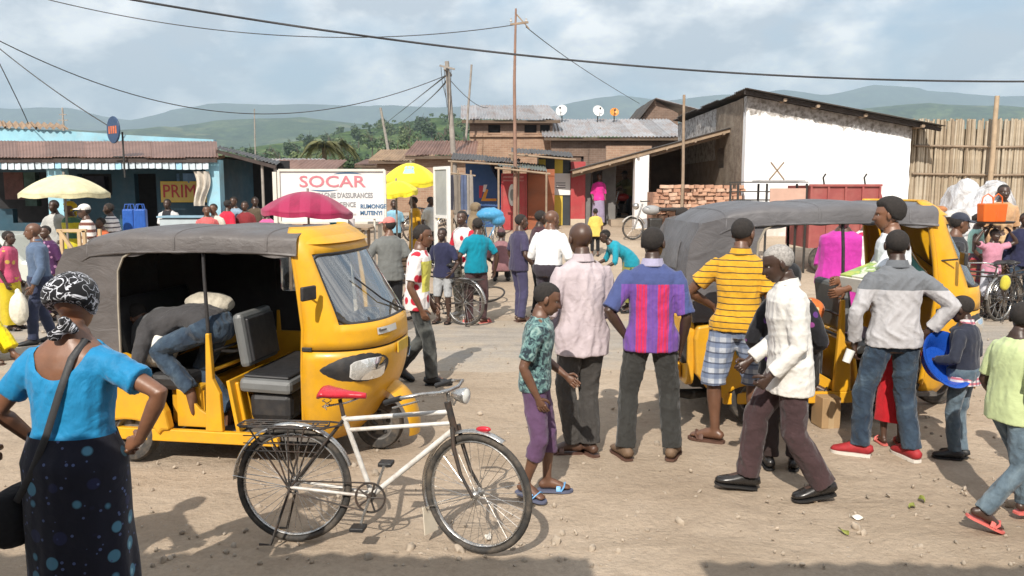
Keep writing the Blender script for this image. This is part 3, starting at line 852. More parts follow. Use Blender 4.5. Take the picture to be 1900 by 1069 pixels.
  for f in range(4):
   base = W + d * (.050 * ps) + wd * ((.0165 - .011 * f) * ps); cd = d.copy(); pts = [base - d * .008 * ps]; c = curl * (1 + .12 * f)
   pts.append(base); cur = base; ang = 0
   for s_, fr in ((0, .42), (1, .33), (2, .25)):
    ang += c * (.75 if s_ == 0 else 1.0)
    cd = (d * math.cos(ang) + nrm * math.sin(ang)); cur = cur + cd * (lens[f] * fr * ps); pts.append(cur)
   ex.tube(pts, [.0062 * ps, .0062 * ps, .0056 * ps, .005 * ps, .0034 * ps], nf)
  tb = W + d * .014 * ps + wd * .014 * ps
  t1 = tb + (d * .6 + wd * .75 + nrm * .2).normalized() * .022 * ps; t2 = t1 + (d * .92 + wd * .2 + nrm * (.25 + .5 * curl)).normalized() * .017 * ps; t3 = t2 + (d * .9 - wd * .1 + nrm * (.35 + .7 * curl)).normalized() * .014 * ps
  ex.tube([tb - d * .004 * ps, tb, t1, t2, t3], [.008 * ps, .0085 * ps, .0072 * ps, .0062 * ps, .004 * ps], nf)
 nu, nv = {'near': (44, 40), 'mid': (30, 26), 'far': (18, 16)}[res]
 D = head_dirs(nu, nv); R = head_radius(D) * HH
 Rm = np.array(Rh); HCn = np.array(HC)
 HV = (D * R[:, None]) @ Rm.T + HCn
 ex.add(HV, grid_faces(nu, nv))
 for sx in (-1, 1):
  c = HC + Rh @ Vector((sx * .335 * HH, -.03 * HH, -.02 * HH))
  ex.ellipsoid(c, (.035 * HH, .075 * HH, .13 * HH), 8, 6, Rh @ Matrix.Rotation(sx * -.25, 3, 'Z'))
  ex.ellipsoid(c + Rh @ Vector((-sx * .03 * HH, .03 * HH, -.08 * HH)), (.04 * HH, .04 * HH, .06 * HH), 6, 5, Rh)
 body = remesh_later(mb, 'person', [skin_mat(skin)], vox, None, None, 3, seed, (ex.v, ex.f, ex.m))
 body.data.name = 'person_body'
 z = (gz(loc[0], loc[1]) if z0 is None else z0)
 body.location = (loc[0], loc[1], z); body.rotation_euler = (0, 0, -math.radians(face))
 tag(body, label, cat, group)
 if res != 'far' and hair not in ('veil',):
  for sx in (-1, 1):
   ey = MB(); iy = MB()
   dd = np.array([[sx * .165, .42, .008]]); dd = dd / np.linalg.norm(dd); rr = head_radius(dd)[0]
   c = HC + Rh @ Vector(tuple(dd[0] * (rr - .022) * HH))
   ey.ellipsoid(c, (.058 * HH, .035 * HH, .030 * HH), 8, 6, Rh)
   iy.ellipsoid(c + Rh @ Vector((0, .026 * HH, 0)), (.024 * HH, .012 * HH, .024 * HH), 8, 6, Rh)
   e = ey.build('eye', EYE, body, 180); iy.build('iris', IRIS, e, 180)
  lp = MB()
  for dz, tz in ((-.238, .017), (-.292, .019)):
   dd = np.array([[0, .42, dz]]); dd = dd / np.linalg.norm(dd)
   def lip(u, v_, dz=dz, tz=tz):
    xx = (u - .5) * .22; zz = dz + (v_ - .5) * 2 * tz * max(.15, math.cos((u - .5) * PI))
    g = np.array([[xx, .40, zz]]); g = g / np.linalg.norm(g); r_ = head_radius(g)[0]
    s_ = xx / g[0][0] if abs(g[0][0]) > 1e-6 else 0
    return HC + Rh @ Vector(tuple(g[0] * (r_ + .004) * HH))
   lp.sheet(lip, 8, 3, Rh @ Vector((0, -.02 * HH, 0)))
  lp.build('mouth', LIPM, body, 180)
 def cap_shell(name, mat, line, thick, edge=0.08, bulge=None, nz=0.0, inner=-0.03):
  Dm = head_dirs(nu, nv); rr = head_radius(Dm); Pm = Dm * rr[:, None]
  k = line(Pm)                                   # >0 inside the covered area
  w = sm(0, edge, k)
  off = inner * (1 - w) + thick * w
  if bulge is not None: off = off + bulge(Pm) * w
  if nz:
   off = off + nz * w * (np.sin(Pm[:, 0] * 37 + Pm[:, 2] * 21) * np.sin(Pm[:, 1] * 33 + seed) * np.sin(Pm[:, 2] * 29))
  Q = (Dm * (rr + off)[:, None] * HH) @ Rm.T + HCn
  Fc = [f for f in grid_faces(nu, nv) if any(k[i] > -0.02 for i in f)]
  m_ = MB(); m_.add(Q, Fc)
  return m_.build(name, mat, body, 180)
 hairline = lambda P_: np.minimum(P_[:, 2] - np.where(P_[:, 1] > 0.12, 0.235 + (0.30 - P_[:, 1]) * -.02, np.where(P_[:, 1] > -0.1, 0.235 - (0.12 - P_[:, 1]) * 1.75, -0.15 + (P_[:, 1] + 0.1) * 0.62)), 1.0)
 if hair == 'short': cap_shell('hair', hair_mat(), hairline, 0.009, .10, None, .004)
 elif hair == 'cropped': cap_shell('hair', hair_mat(), hairline, 0.005, .10)
 elif hair == 'grey': cap_shell('hair', hair_mat(1), hairline, 0.012, .10, None, .005)
 elif hair == 'afro': cap_shell('hair', hair_mat(), hairline, 0.10, .12, lambda P_: 0.06 * np.clip(P_[:, 2], 0, 1), .012)
 elif hair == 'bun':
  hm = cap_shell('hair', hair_mat(), hairline, 0.035, .06, None, .008)
  b2 = MB(); b2.ellipsoid(HC + Rh @ Vector((0, -.40 * HH, .22 * HH)), (.14 * HH, .12 * HH, .12 * HH), 10, 8, Rh); b2.build('hair_bun', hair_mat(), body, 180)
 elif isinstance(hair, tuple) and hair[0] == 'cap':
  cap_shell('hair', hair_mat(), hairline, 0.02, .05)
  cl = lambda P_: P_[:, 2] - 0.20 + P_[:, 1] * 0.10
  c_ = cap_shell('cap', hair[1], cl, 0.055, .03, lambda P_: 0.05 * np.clip(P_[:, 2] - .2, 0, 1), 0, 0.02)
  br = MB()
  back = -1 if len(hair) > 2 and hair[2] == 'back' else 1
  def brim(u, v_):
   a = (u - .5) * 2.2; r_ = (.34 + v_ * .30 * math.cos(a * .62))
   return HC + Rh @ Vector((math.sin(a) * r_ * HH * .88, back * math.cos(a) * (r_ + .06) * HH, (.215 - .05 * v_ - .04 * v_ * v_ + .02 * math.cos(a)) * HH))
  br.sheet(brim, 12, 4, Rh @ Vector((0, 0, .022 * HH))); br.build('brim', hair[1], c_, 60)
 elif isinstance(hair, tuple) and hair[0] == 'scarf':
  line = lambda P_: np.where(P_[:, 1] > 0.05, P_[:, 2] - 0.17 - (P_[:, 1] - .05) * .15, P_[:, 2] + 0.19 + (P_[:, 1]) * .45)
  s_ = cap_shell('headscarf', hair[1], line, 0.085, .05, lambda P_: 0.10 * np.exp(-((P_[:, 1] + .35) / .2) ** 2 - ((P_[:, 2] - .1) / .25) ** 2), .010)
  kb = MB(); rr_ = random.Random(seed)
  for q in range(6):
   kb.ellipsoid(HC + Rh @ Vector((rr_.uniform(-.16, .16) * HH, (-.46 - rr_.uniform(0, .10)) * HH, (-.30 - .12 * (q % 3)) * HH)), (.12 * HH, .085 * HH, .11 * HH), 9, 7, Euler((rr_.random(), rr_.random(), rr_.random())).to_matrix())
  kn = remesh_later(kb, 'scarf_knot', hair[1], max(vox, .009), body, (.010, 40), 1, seed)
 elif isinstance(hair, tuple) and hair[0] == 'veil':
  line = lambda P_: np.maximum(np.where(P_[:, 1] > 0.12, np.maximum(P_[:, 2] - 0.20, np.abs(P_[:, 0]) - .25), 0.2), -1)
  cap_shell('veil', hair[1], line, 0.07, .05, lambda P_: .05 * np.clip(-P_[:, 2], 0, 1), .008)
  vb = MB(); vb.tube([HC + Rh @ Vector((0, -.03 * HH, -.1 * HH)), nk, tor(Vector((0, 0, .30 * h))), tor(Vector((0, .0, .20 * h)))], [(.34 * HH, .40 * HH), (.055 * h, .06 * h), (.115 * h, .075 * h), (.125 * h, .085 * h)], 14, ref=Rt @ Vector((1, 0, 0)))
  remesh_later(vb, 'veil_drape', hair[1], max(vox, .012), body, (.012, 22), 2, seed)
 def arm_tube(mbx, k, frac, grow, flare=1.0):
  S, E, W = arms[k]; q = arm_r(k)
  total = [S - (E - S).normalized() * .022 * h - Vector((0, 0, 0)), S.lerp(E, .15), S.lerp(E, .45), S.lerp(E, .8), E, E.lerp(W, .2), E.lerp(W, .6), W]
  prm = [-.1, .15 * .53, .45 * .53, .8 * .53, .53, .53 + .2 * .47, .53 + .6 * .47, 1.0]; rr = [.024, .0340, .0320, .0285, .026, .0265, .023, .0185]
  pts, rad = [], []
  for i in range(len(prm)):
   if prm[i] <= frac: pts.append(total[i]); rad.append(rr[i] * h * q + grow)
   else:
    t = (frac - prm[i - 1]) / (prm[i] - prm[i - 1]); pts.append(total[i - 1].lerp(total[i], t)); rad.append((rr[i - 1] * (1 - t) + rr[i] * t) * h * q + grow * flare); break
  mbx.tube(pts, rad, 14)
  return pts[-1], (pts[-1] - pts[-2]).normalized(), rad[-1]
 def leg_tube(mbx, k, frac, grow, cuff=1.0):
  Hj, K, A = legs[k]
  total = [Hj + Vector((0, 0, .03 * h)), Hj.lerp(K, .15), Hj.lerp(K, .5), Hj.lerp(K, .85), K, K.lerp(A, .25), K.lerp(A, .6), A.lerp(K, .08), A - (K - A).normalized() * -.0 + (A - K).normalized() * .012 * h]
  prm = [-.1, .075, .25, .425, .5, .625, .8, .96, 1.02]; rr = [.046, .049, .044, .038, .036, .036, .034, .033, .033]
  pts, rad = [], []
  for i in range(len(prm)):
   g = grow * (1 + (cuff - 1) * max(0, prm[i]))
   if prm[i] <= frac: pts.append(total[i]); rad.append(rr[i] * h * (.7 + .3 * bw) + g)
   else:
    t = (frac - prm[i - 1]) / (prm[i] - prm[i - 1]); pts.append(total[i - 1].lerp(total[i], t)); rad.append((rr[i - 1] * (1 - t) + rr[i] * t) * h * (.7 + .3 * bw) + g); break
  mbx.tube(pts, rad, 14)
 fold_t = {'near': 0.017, 'mid': 0.016, 'far': 0.012}[res]
 sh = None
 if top.get('mat'):
  tb = MB(); g = top.get('loose', 0.014) * fs; hem = top.get('hem', -0.045); nz_ = top.get('neckz', 0.322)
  zs = [hem, hem + .03, 0.02, 0.06, 0.10, 0.15, 0.20, 0.25, 0.285, 0.305, nz_]
  zs = [z for z in zs if z >= hem - 1e-6]; zs = sorted(set(zs))
  rings = []
  for z_ in zs:
   a, b_ = torso_dims(z_)
   if z_ < 0.0 : a, b_ = max(a, torso_dims(0.0)[0]), max(b_, torso_dims(0.0)[1])
   gg = g * (1.0 + top.get('blouse', 0.5) * math.exp(-((z_ - 0.10) / .06) ** 2) + (top.get('flare', 0.35) if z_ < .03 else 0) * (0.03 - z_) / .09)
   if z_ > .30: gg = .006 * fs
   if z_ < 0.03 and hem < 0.015 and bottom.get('mat') and bottom.get('type', 'trousers') == 'trousers':
    lr = .049 * h * (.7 + .3 * bw) + bottom.get('loose', .014) * fs + 0.016 * fs
    a = max(a, (hw + lr - gg) / (h * bw)); b_ = max(b_, (lr - gg + .008) / (h * bw))
   rings.append(ring_pts(z_, a, b_, gg))
  loft(tb, rings)
  for k in (0, 1):
   fr = top.get('sleeve', 0.36); fr = fr[k] if hasattr(fr, '__len__') else fr
   if fr > 0:
    e = arm_tube(tb, k, fr, top.get('sloose', 0.012) * fs, top.get('sflare', 1.5))
  sh = remesh_later(tb, top.get('name', 'shirt'), top['mat'], vox, body, (top.get('fold', fold_t), top.get('ff', 21), .45), 2, seed + 1, None, top.get('cut'))
  if top.get('collar'):
   cb = MB();
   def colr(u, v_):
    a = u * 2 * PI; gap = 0.6
    r_ = (.040 + .010 * v_) * h
    return tor(Vector((math.sin(a) * r_ * 1.02, math.cos(a) * r_ - .003 * h, (.345 - .030 * v_ - .012 * (math.cos(a) > .2) * math.cos(a)) * h)))
   cb.grid(colr, 20, 3, closed_u=True); cb.grid(lambda u, v_: colr(1 - u, v_) + Vector((0, 0, -.004)), 20, 3, closed_u=True)
   cb.build('collar', top['collar'], sh, 60)
 if bottom.get('mat') and bottom.get('type', 'trousers') == 'trousers':
  bb = MB(); g = bottom.get('loose', 0.014) * fs; wz = bottom.get('waist', 0.045)
  tuck = top.get('mat') is not None and top.get('hem', -.045) >= 0.0
  wg = (top.get('loose', .014) * fs * 1.6 + .012) if tuck else g * .4
  loft(bb, [ring_pts(z_, torso_dims(z_)[0], torso_dims(z_)[1], wg) for z_ in (-.05, -.02, .01, wz)])
  for k in (0, 1):
   fr = bottom.get('len', 1.0); fr = fr[k] if hasattr(fr, '__len__') else fr
   leg_tube(bb, k, fr, g, bottom.get('cuff', 1.0))
  bt = remesh_later(bb, bottom.get('name', 'trousers'), bottom['mat'], vox, body, (bottom.get('fold', fold_t) * 1.25, bottom.get('ff', 20), 1.1), 2, seed + 2)
 elif bottom.get('mat'):
  bb = MB(); zt = bottom.get('waist', 0.075); L = bottom.get('len', 0.50); w = bottom.get('width', 0.105); g = (top.get('loose', .014) * fs * 1.5 + .010) if top.get('hem', -.045) > zt - .12 else .008
  fy = sum(a.y for a in ankles) / 2; fxs = max(abs(ankles[0].x - ankles[1].x) * .5 - .06, 0)
  fys = abs(ankles[0].y - ankles[1].y) * .5
  rs = random.Random(seed); ph = [rs.random() * 6 for _ in range(4)]
  NU, NV = (64, 34) if res == 'near' else (36, 16)
  def sk(u, v_):
   a = u * 2 * PI; z_ = zt + (-L - zt) * v_
   ta, tb_ = torso_dims(max(z_, 0.0)); low = sstep((0.02 - z_) / (L + .02))
   ra = (ta * h * bw + g) * (1 - low) + (w * h + fxs) * low; rb = (tb_ * h * bw + g * 1.3) * (1 - low) + (w * h * .9 + fys * .8) * low
   rp = 1 + low * (.055 * math.sin(a * 5 + ph[0]) + .035 * math.sin(a * 9 + ph[1] + v_ * 2)) + .012 * math.sin(v_ * 15 + a * 3 + ph[2])
   p = Vector((math.cos(a) * ra * rp, math.sin(a) * rb * rp + fy * low, z_ * h))
   if z_ > 0: return tor(p)
   return P + p
  bb.grid(sk, NU, NV, closed_u=True)
  bb.f = [tuple(reversed(f)) for f in bb.f]
  bb.grid(lambda u, v_: sk(u, .97) * (1 - v_ * .999) + Vector((P.x, P.y + fy, P.z - L * h * .97)) * v_ * .999, NU, 2, closed_u=True)
  bt = bb.build(bottom.get('name', 'skirt'), bottom['mat'], body, 180)
 if shoes:
  kind_, smat, sole = shoes[0], shoes[1], shoes[2]
  for k in (0, 1):
   o, fwd, rt, up = foot_fr[k]; s1 = MB(); s2 = MB()
   def fp(a, b_, c): return o + fwd * (a * h) + rt * (b_ * h) + up * (c * h)
   out = [(-.046, 0), (-.043, .018), (-.02, .026), (.03, .027), (.075, .034), (.105, .029), (.122, .014), (.126, 0)]
   poly = [(a, b_) for a, b_ in out] + [(a, -b_) for a, b_ in reversed(out[1:-1])]
   nm = {'shoe': 'shoe', 'sandal': 'sandal', 'sneaker': 'sneaker'}[kind_]
   th = {'shoe': .008, 'sandal': .010, 'sneaker': .014}[kind_]
   s1.prism([(a * h, b_ * h) for a, b_ in poly], o - up * (.010 * h), fwd, rt, up * (th * h))
   if kind_ == 'sandal':
    root = s1.build(nm, sole, body, 40)
    st = MB()
    for q, (a0, w0) in enumerate(((.055, .012), (.078, .009))):
     st.tube([fp(a0 - .012 * q, -.031, .000), fp(a0, -.027, .017), fp(a0 + .006, 0, .031), fp(a0, .027, .017), fp(a0 - .012 * q, .031, .000)], [(.004 * h, w0 * h)] * 5, 6, ref=up)
    st.build('strap', smat, root, 60)
   else:
    hgt = 1.0 if kind_ == 'shoe' else 1.12
    s2.tube([fp(-.046, 0, .012), fp(-.040, 0, .020), fp(-.012, 0, .026 * hgt), fp(.025, 0, .024 * hgt), fp(.06, 0, .017 * hgt), fp(.09, 0, .012), fp(.112, 0, .009), fp(.123, 0, .006)],
      [(.012 * h, .012 * h), (.024 * h, .022 * h), (.030 * h, .026 * h), (.028 * h, .027 * h), (.020 * h, .032 * h), (.016 * h, .031 * h), (.012 * h, .025 * h), (.004 * h, .012 * h)], 14, ref=up)
    root = s2.build(nm, smat, body, 180)
    s1.build('sole', sole, root, 40)
 body['_rig'] = 0; del body['_rig']
 return dict(body=body, head=HC, arms=arms, legs=legs, tor=tor, Rh=Rh, HH=HH, P=P, h=h, Rt=Rt)
def strap_between(rig, pts, rad, mat, name='strap', parent=None):
 mb = MB(); mb.tube(pts, rad, 8); return mb.build(name, mat, parent or rig['body'], 60)
# ================================================================ THE CROWD
def spot(px, py, ptop, Y=None):
 """ground point under a pixel (or at depth Y) and the standing height whose head reaches ptop"""
 if Y is None:
  g = on_ground(px, py); x, y = g.x, g.y
 else:
  x = at(px, 400, Y).x; y = Y
 return (x, y), at(px, ptop, y).z - gz(x, y)
BLK = var_mat('black_rubber', (0.018, 0.018, 0.019), 0.55, 0.2, 30)
LEATHER = var_mat('black_shoe_leather', (0.02, 0.018, 0.017), 0.3, 0.2, 20, spec=0.5)
BROWNSOLE = var_mat('brown_sandal', (0.10, 0.05, 0.035), 0.6, 0.2, 20)
WHITESOLE = var_mat('white_sole', (0.62, 0.58, 0.52), 0.7, 0.1, 20)
REDSHOE = var_mat('red_sneaker_cloth', (0.33, 0.02, 0.025), 0.7, 0.2, 30)
PINKFOAM = var_mat('coral_foam', (0.62, 0.14, 0.12), 0.6, 0.08, 20)
BLUEFOAM = var_mat('blue_strap', (0.16, 0.38, 0.66), 0.5, 0.1, 20)
SLATESOLE = var_mat('slate_sole', (0.10, 0.11, 0.17), 0.7, 0.1, 20)
DARKCLOTH = cloth('cloth_black', (0.012, 0.012, 0.014))
JEANS = cloth('cloth_jeans', (0.045, 0.07, 0.105), p_blotch(3.2, [(0.35, (0.016, 0.028, 0.050)), (0.55, (0.036, 0.060, 0.092)), (0.74, (0.095, 0.135, 0.175))], 1.2, 6), fold=0.85)
LJEANS = cloth('cloth_faded_jeans', (0.12, 0.18, 0.22), p_blotch(3.6, [(0.35, (0.055, 0.085, 0.115)), (0.55, (0.12, 0.165, 0.20)), (0.72, (0.22, 0.28, 0.31))], 1.2, 6), fold=0.85)
CHARCOAL = cloth('cloth_charcoal', (0.034, 0.034, 0.032), fold=0.85)
DGREY = cloth('cloth_grey_twill', (0.050, 0.046, 0.043), fold=0.85)
NAVY = cloth('cloth_navy', (0.022, 0.024, 0.06))
WHITE = cloth('cloth_white', (0.72, 0.72, 0.72), var=0.06, fold=0.5)
def crowd_near():
 skirt = cloth('print_skirt', (0.010, 0.011, 0.022), p_zone([
  p_dots(9.5, 0.30, (0.075, 0.21, 0.31), 0.45, (0.018, 0.022, 0.065), (1, 1, 1)), p_dots(9.5, 0.13, (0.20, 0.42, 0.50), 0.35, (0.05, 0.07, 0.20)), p_dots(24, 0.17, (0.07, 0.10, 0.22), 1.0)]), fold=0.25)
 blouse = cloth('blue_blouse', (0.012, 0.205, 0.42), fold=0.55, rough=0.6)
 scarf = cloth('swirl_scarf', (0.010, 0.010, 0.012), lambda nt, v, c: mixc(nt, ramp(nt, mth(nt, 'ABSOLUTE', mth(nt, 'SUBTRACT', noise(nt, v, 13, 2, 0.5, 2.4), 0.5)), [(0.012, 1.0), (0.034, 0.0)]), c, (0.62, 0.63, 0.68)))
 h = 1.675
 def cut(co):
  s = ((co[:, 0] / 0.125) ** 2 + ((co[:, 2] - 1.435) / 0.155) ** 2) < 1
  return s & (co[:, 1] < 0.06)
 cut.ell = (0.125, 0.155, 1.435)
 r = person('woman in bright blue blouse, patterned headscarf and flower skirt, hand on hip', (-1.845, 3.30), 8, h, 'warm', dict(mat=blouse, name='blouse', hem=0.03, sleeve=0.34, loose=0.010, sloose=0.016, sflare=1.3, neckz=0.315, cut=cut, blouse=.3, fold=.011),
   dict(mat=skirt, type='skirt', len=0.50, width=0.118, waist=0.085), ('sandal', BROWNSOLE, BROWNSOLE), ('scarf', scarf),
   dict(arms=[(-0.13, 0.14, -0.42), (0.135, 0.0, -0.33)], elbow=[(-0.9, -0.8, 0.1), (1.0, -0.2, 0.25)], palm=[None, (-0.3, 0.7, -0.6)], hand_dir=[None, (-0.75, 0.2, -0.35)], hands=['relax', 'grip'], head=(-14, 6, 0), lean=3), 'near', 1.06, female=True)
 T = r['tor']; black = var_mat('bag_strap', (0.03, 0.03, 0.032), 0.6, 0.2, 30)
 pts = [T(Vector((0.075, 0.05, 0.30 * h))), T(Vector((0.088, -0.035, 0.322 * h))), T(Vector((0.075, -0.105, 0.28 * h))), T(Vector((0.045, -0.142, 0.20 * h))), T(Vector((-0.01, -0.148, 0.10 * h))), T(Vector((-0.08, -0.165, 0.0 * h))), T(Vector((-0.17, -0.14, -0.07 * h)))]
 bag = thing('shoulder_bag', 'black shoulder bag with long strap worn by the woman in blue', 'bag', r['body'].location)
 bag.rotation_euler = r['body'].rotation_euler
 mb = MB(); mb.tube(pts, [(0.005, 0.015)] * len(pts), 8, ref=(0, 1, 0)); mb.build('strap', black, bag, 60)
 mb = MB(); mb.tube([T(Vector((-0.24, -0.06, -0.19 * h))), T(Vector((-0.235, -0.06, -0.17 * h))), T(Vector((-0.225, -0.06, -0.06 * h))), T(Vector((-0.222, -0.06, -0.052 * h)))], [(0.05, 0.10), (0.07, 0.135), (0.055, 0.125), (0.03, 0.1)], 14, ref=(1, 0, 0)); mb.build('pouch', DARKCLOTH, bag, 60)
 person('person with red sleeves and dark skirt standing beside the woman in blue', (-2.55, 3.32), 20, 1.62, 'brown', dict(mat=cloth('cloth_crimson', (0.36, 0.015, 0.03)), sleeve=0.42, hem=0.0),
  dict(mat=DARKCLOTH, type='skirt', len=0.5, width=0.12), ('sandal', BROWNSOLE, BROWNSOLE), 'short', dict(arms=[(-0.06, .1, -.5), (0.16, 0.12, -0.36)], elbow=[(-.5, -1, 0), (1, -.4, .1)]), 'near', 1.05, female=True)
 print_sh = cloth('teal_print', (0.12, 0.2, 0.2), p_blotch(22, [(0.40, (0.022, 0.035, 0.045)), (0.47, (0.08, 0.15, 0.155)), (0.56, (0.13, 0.235, 0.225)), (0.68, (0.28, 0.40, 0.37))], 1.5, 3))
 loc, h = spot(992, 918, 527)
 person('boy in teal print shirt and purple cropped trousers walking past the bicycle', loc, 98, h, 'brown', dict(mat=print_sh, sleeve=0.42, hem=-0.02, loose=0.016, sflare=1.6, collar=None),
  dict(mat=cloth('purple_twill', (0.105, 0.055, 0.115), fold=0.5), len=0.70, loose=0.016), ('sandal', BLUEFOAM, SLATESOLE), 'short',
  dict(feet=[(-0.08, 0.09, 0, -5, 0), (0.08, -0.07, 0, 30, 6)], arms=[(-0.05, 0.20, -0.42), (0.05, 0.02, -0.50)], head=(-5, 16, 0), lean=4, headsize=0.152), 'near', 0.95)
 loc, h = spot(1078, 846, 416)
 person('bald man in loose pale pink shirt and grey trousers seen from behind', loc, -14, h, 'dark', dict(mat=cloth('pale_pink', (0.50, 0.40, 0.42), p_blotch(4, [(0.35, (0.40, 0.335, 0.355)), (0.65, (0.52, 0.445, 0.465))]), fold=0.6), name='shirt', sleeve=0.93, hem=-0.085, loose=0.014, sloose=0.010, flare=0.8, fold=0.026, ff=16, collar=cloth('pale_pink', (0, 0, 0))),
  dict(mat=DGREY, len=0.99, loose=0.016, fold=.018), ('sandal', BROWNSOLE, BROWNSOLE), 'bald',
  dict(feet=[(-0.04, 0.04, 0, -75, 0), (0.07, -0.02, 0, -15, 0)], arms=[(-0.03, 0.22, -0.33), (-0.04, 0.22, -0.30)], elbow=[(-.35, -.5, -.8), (.2, -0.3, -.9)], head=(-6, 8, 0), lean=2), 'near', .95)
 B, RR, PU = (0.058, 0.078, 0.20), (0.50, 0.025, 0.085), (0.15, 0.065, 0.28)
 def jersey(nt, v, c):
  s = xyz(nt, v); x = mth(nt, 'ADD', s[0], mth(nt, 'MULTIPLY', mth(nt, 'SUBTRACT', noise(nt, v, 4, 3), .5), .03))
  ax = mth(nt, 'ABSOLUTE', x)
  band = ramp(nt, mth(nt, 'MULTIPLY', ax, 4.0), [(0.0, PU), (0.15, PU), (0.17, RR), (0.46, RR), (0.48, PU), (0.9, PU)])
  pin = mth(nt, 'LESS_THAN', mth(nt, 'FRACT', mth(nt, 'MULTIPLY', mth(nt, 'ADD', x, 5.0), 38)), 0.22)
  c = mixc(nt, mth(nt, 'MULTIPLY', pin, 0.55), band, (0.10, 0.05, 0.30))
  yoke = mth(nt, 'GREATER_THAN', s[2], 1.355)
  slv = mth(nt, 'GREATER_THAN', ax, 0.232)
  return mixc(nt, mth(nt, 'MAXIMUM', yoke, slv), c, B)
 loc, h = spot(1203, 852, 424)
 r = person('man in red and purple striped football shirt and charcoal trousers', loc, 6, h, 'deep', dict(mat=cloth('football_shirt', B, jersey, fold=0.5), sleeve=0.50, hem=-0.05, loose=0.017, sloose=0.016, sflare=1.4, fold=.017, collar=cloth('lilac_collar', (0.35, 0.33, 0.46))),
  dict(mat=CHARCOAL, loose=0.018, fold=.018), ('shoe', var_mat('tan_shoe', (0.16, 0.10, 0.06), .7, .2, 20), BROWNSOLE), 'short',
  dict(feet=[(-0.17, 0.0, 0, -22, 0), (0.17, 0.03, 0, 14, 0)], arms=[(-0.01, -0.02, -0.44), (0.06, 0.05, -0.51)], elbow=[(-1, -0.6, 0), (0.5, -0.8, 0)], palm=[(0.2, .6, -.4), None], head=(20, 0, 0), lean=1), 'near', .95)
 loc, h = spot(1362, 822, 407)
 plaid = cloth('blue_plaid', (0.42, 0.45, 0.50), p_plaid(0.085, [(2, 0.0, 0.45, (0.11, 0.16, 0.28), 0.7), (0, 0.02, 0.42, (0.12, 0.16, 0.26), 0.6), (1, 0.03, 0.42, (0.12, 0.16, 0.26), 0.5), (2, 0.05, 0.14, (0.03, 0.04, 0.08), 0.8)]))
 polo = cloth('striped_polo', (0.60, 0.32, 0.022), p_stripes('Z', 0.0485, 0.17, (0.06, 0.045, 0.03), 0.0), fold=.5)
 person('man in yellow polo with dark stripes and plaid shorts beside the three wheeler', loc, 22, h, 'brown', dict(mat=polo, sleeve=0.36, hem=-0.02, loose=0.012, sloose=0.016, fold=.015, collar=polo),
  dict(mat=plaid, len=0.56, loose=0.030, cuff=1.4, name='shorts'), ('sandal', BROWNSOLE, BROWNSOLE), 'cropped',
  dict(feet=[(-0.14, -0.04, 0, -80, 0), (0.13, 0.05, 0, 10, 0)], arms=[(-0.06, 0.17, -0.33), (0.03, 0.06, -0.50)], elbow=[(-1, -0.6, -0.1), (.6, -1, 0)], head=(22, 6, 0), lean=3), 'near', 1.0)
 person('woman wrapped in black with purple flowered cloth behind the old man', (spot(1446, 868, 500)[0][0], 5.75), 15, 1.50, 'dark', dict(mat=cloth('black_purple_print', (0.012, 0.012, 0.015), p_dots(9, 0.26, (0.23, 0.05, 0.20), 1.0, (0.09, 0.03, 0.16))), name='wrap', sleeve=0.9, hem=-0.06, loose=0.025, sloose=.02),
  dict(mat=cloth('dark_brown_cloth', (0.035, 0.022, 0.02)), len=0.98, loose=0.02), ('shoe', LEATHER, BLK), ('veil', DARKCLOTH), dict(arms=[(-.06, .2, -.38), (.05, .2, -.38)]), 'near', 1.0, female=True)
 loc, h = spot(1448, 918, 462)
 person('grey haired old man in white shirt and maroon trousers striding along', (loc[0] + .03, loc[1]), 272, h + 0.05, 'deep', dict(mat=cloth('cream_white', (0.66, 0.64, 0.60), var=.05, fold=.55), sleeve=0.95, hem=-0.10, loose=0.022, sloose=0.014, flare=.7, fold=.024, ff=15, collar=cloth('cream_white', (0, 0, 0))),
  dict(mat=cloth('maroon_twill', (0.052, 0.029, 0.031), fold=.8), loose=0.021, fold=.022, cuff=1.3, ff=15), ('shoe', LEATHER, BLK), 'grey',
  dict(feet=[(-0.09, -0.22, 0.0, -4, 8), (0.09, 0.23, 0.03, 4, -6)], arms=[(-0.01, 0.15, -0.48), (0.0, 0.20, -0.45)], elbow=[(-.3, -1, -.3), (.3, -1, -.3)], hands=['fist', 'fist'], head=(0, 18, 0), lean=5, straight=.985), 'near', .93)
 def yoke(nt, v, c):
  z = xyz(nt, v)[2]
  c = mixc(nt, mth(nt, 'GREATER_THAN', z, 1.305), c, (0.155, 0.165, 0.18))
  return c
 loc, h = spot(1646, 850, 428)
 r = person('man in grey shirt with darker yoke, jeans and red sneakers seen from behind', loc, 2, h, 'deep', dict(mat=cloth('grey_yoke_shirt', (0.42, 0.41, 0.42), yoke, var=.05, fold=.5), sleeve=0.94, hem=-0.03, loose=0.018, sloose=0.013, fold=.024, collar=cloth('slate_collar', (0.14, 0.15, 0.165))),
  dict(mat=JEANS, loose=0.017, fold=.018), ('sneaker', REDSHOE, WHITESOLE), 'cropped',
  dict(feet=[(-0.19, 0.03, 0, -62, 0), (0.15, -0.06, 0, -12, 0)], hip_yaw=0, arms=[(-0.10, 0.03, -0.50), (0.07, 0.0, -0.39)], elbow=[(-1, -1, 0), (1, -0.35, 0.15)], palm=[None, (-.2, .7, -.5)], head=(8, 4, 0), lean=3, twist=6), 'near', .97)
 T = r['body']; w = r['arms'][0][2]; p = T.matrix_basis if False else None
 a = -T.rotation_euler.z; wx = T.location.x + w.x * math.cos(a) + w.y * math.sin(a); wy = T.location.y - w.x * math.sin(a) + w.y * math.cos(a)
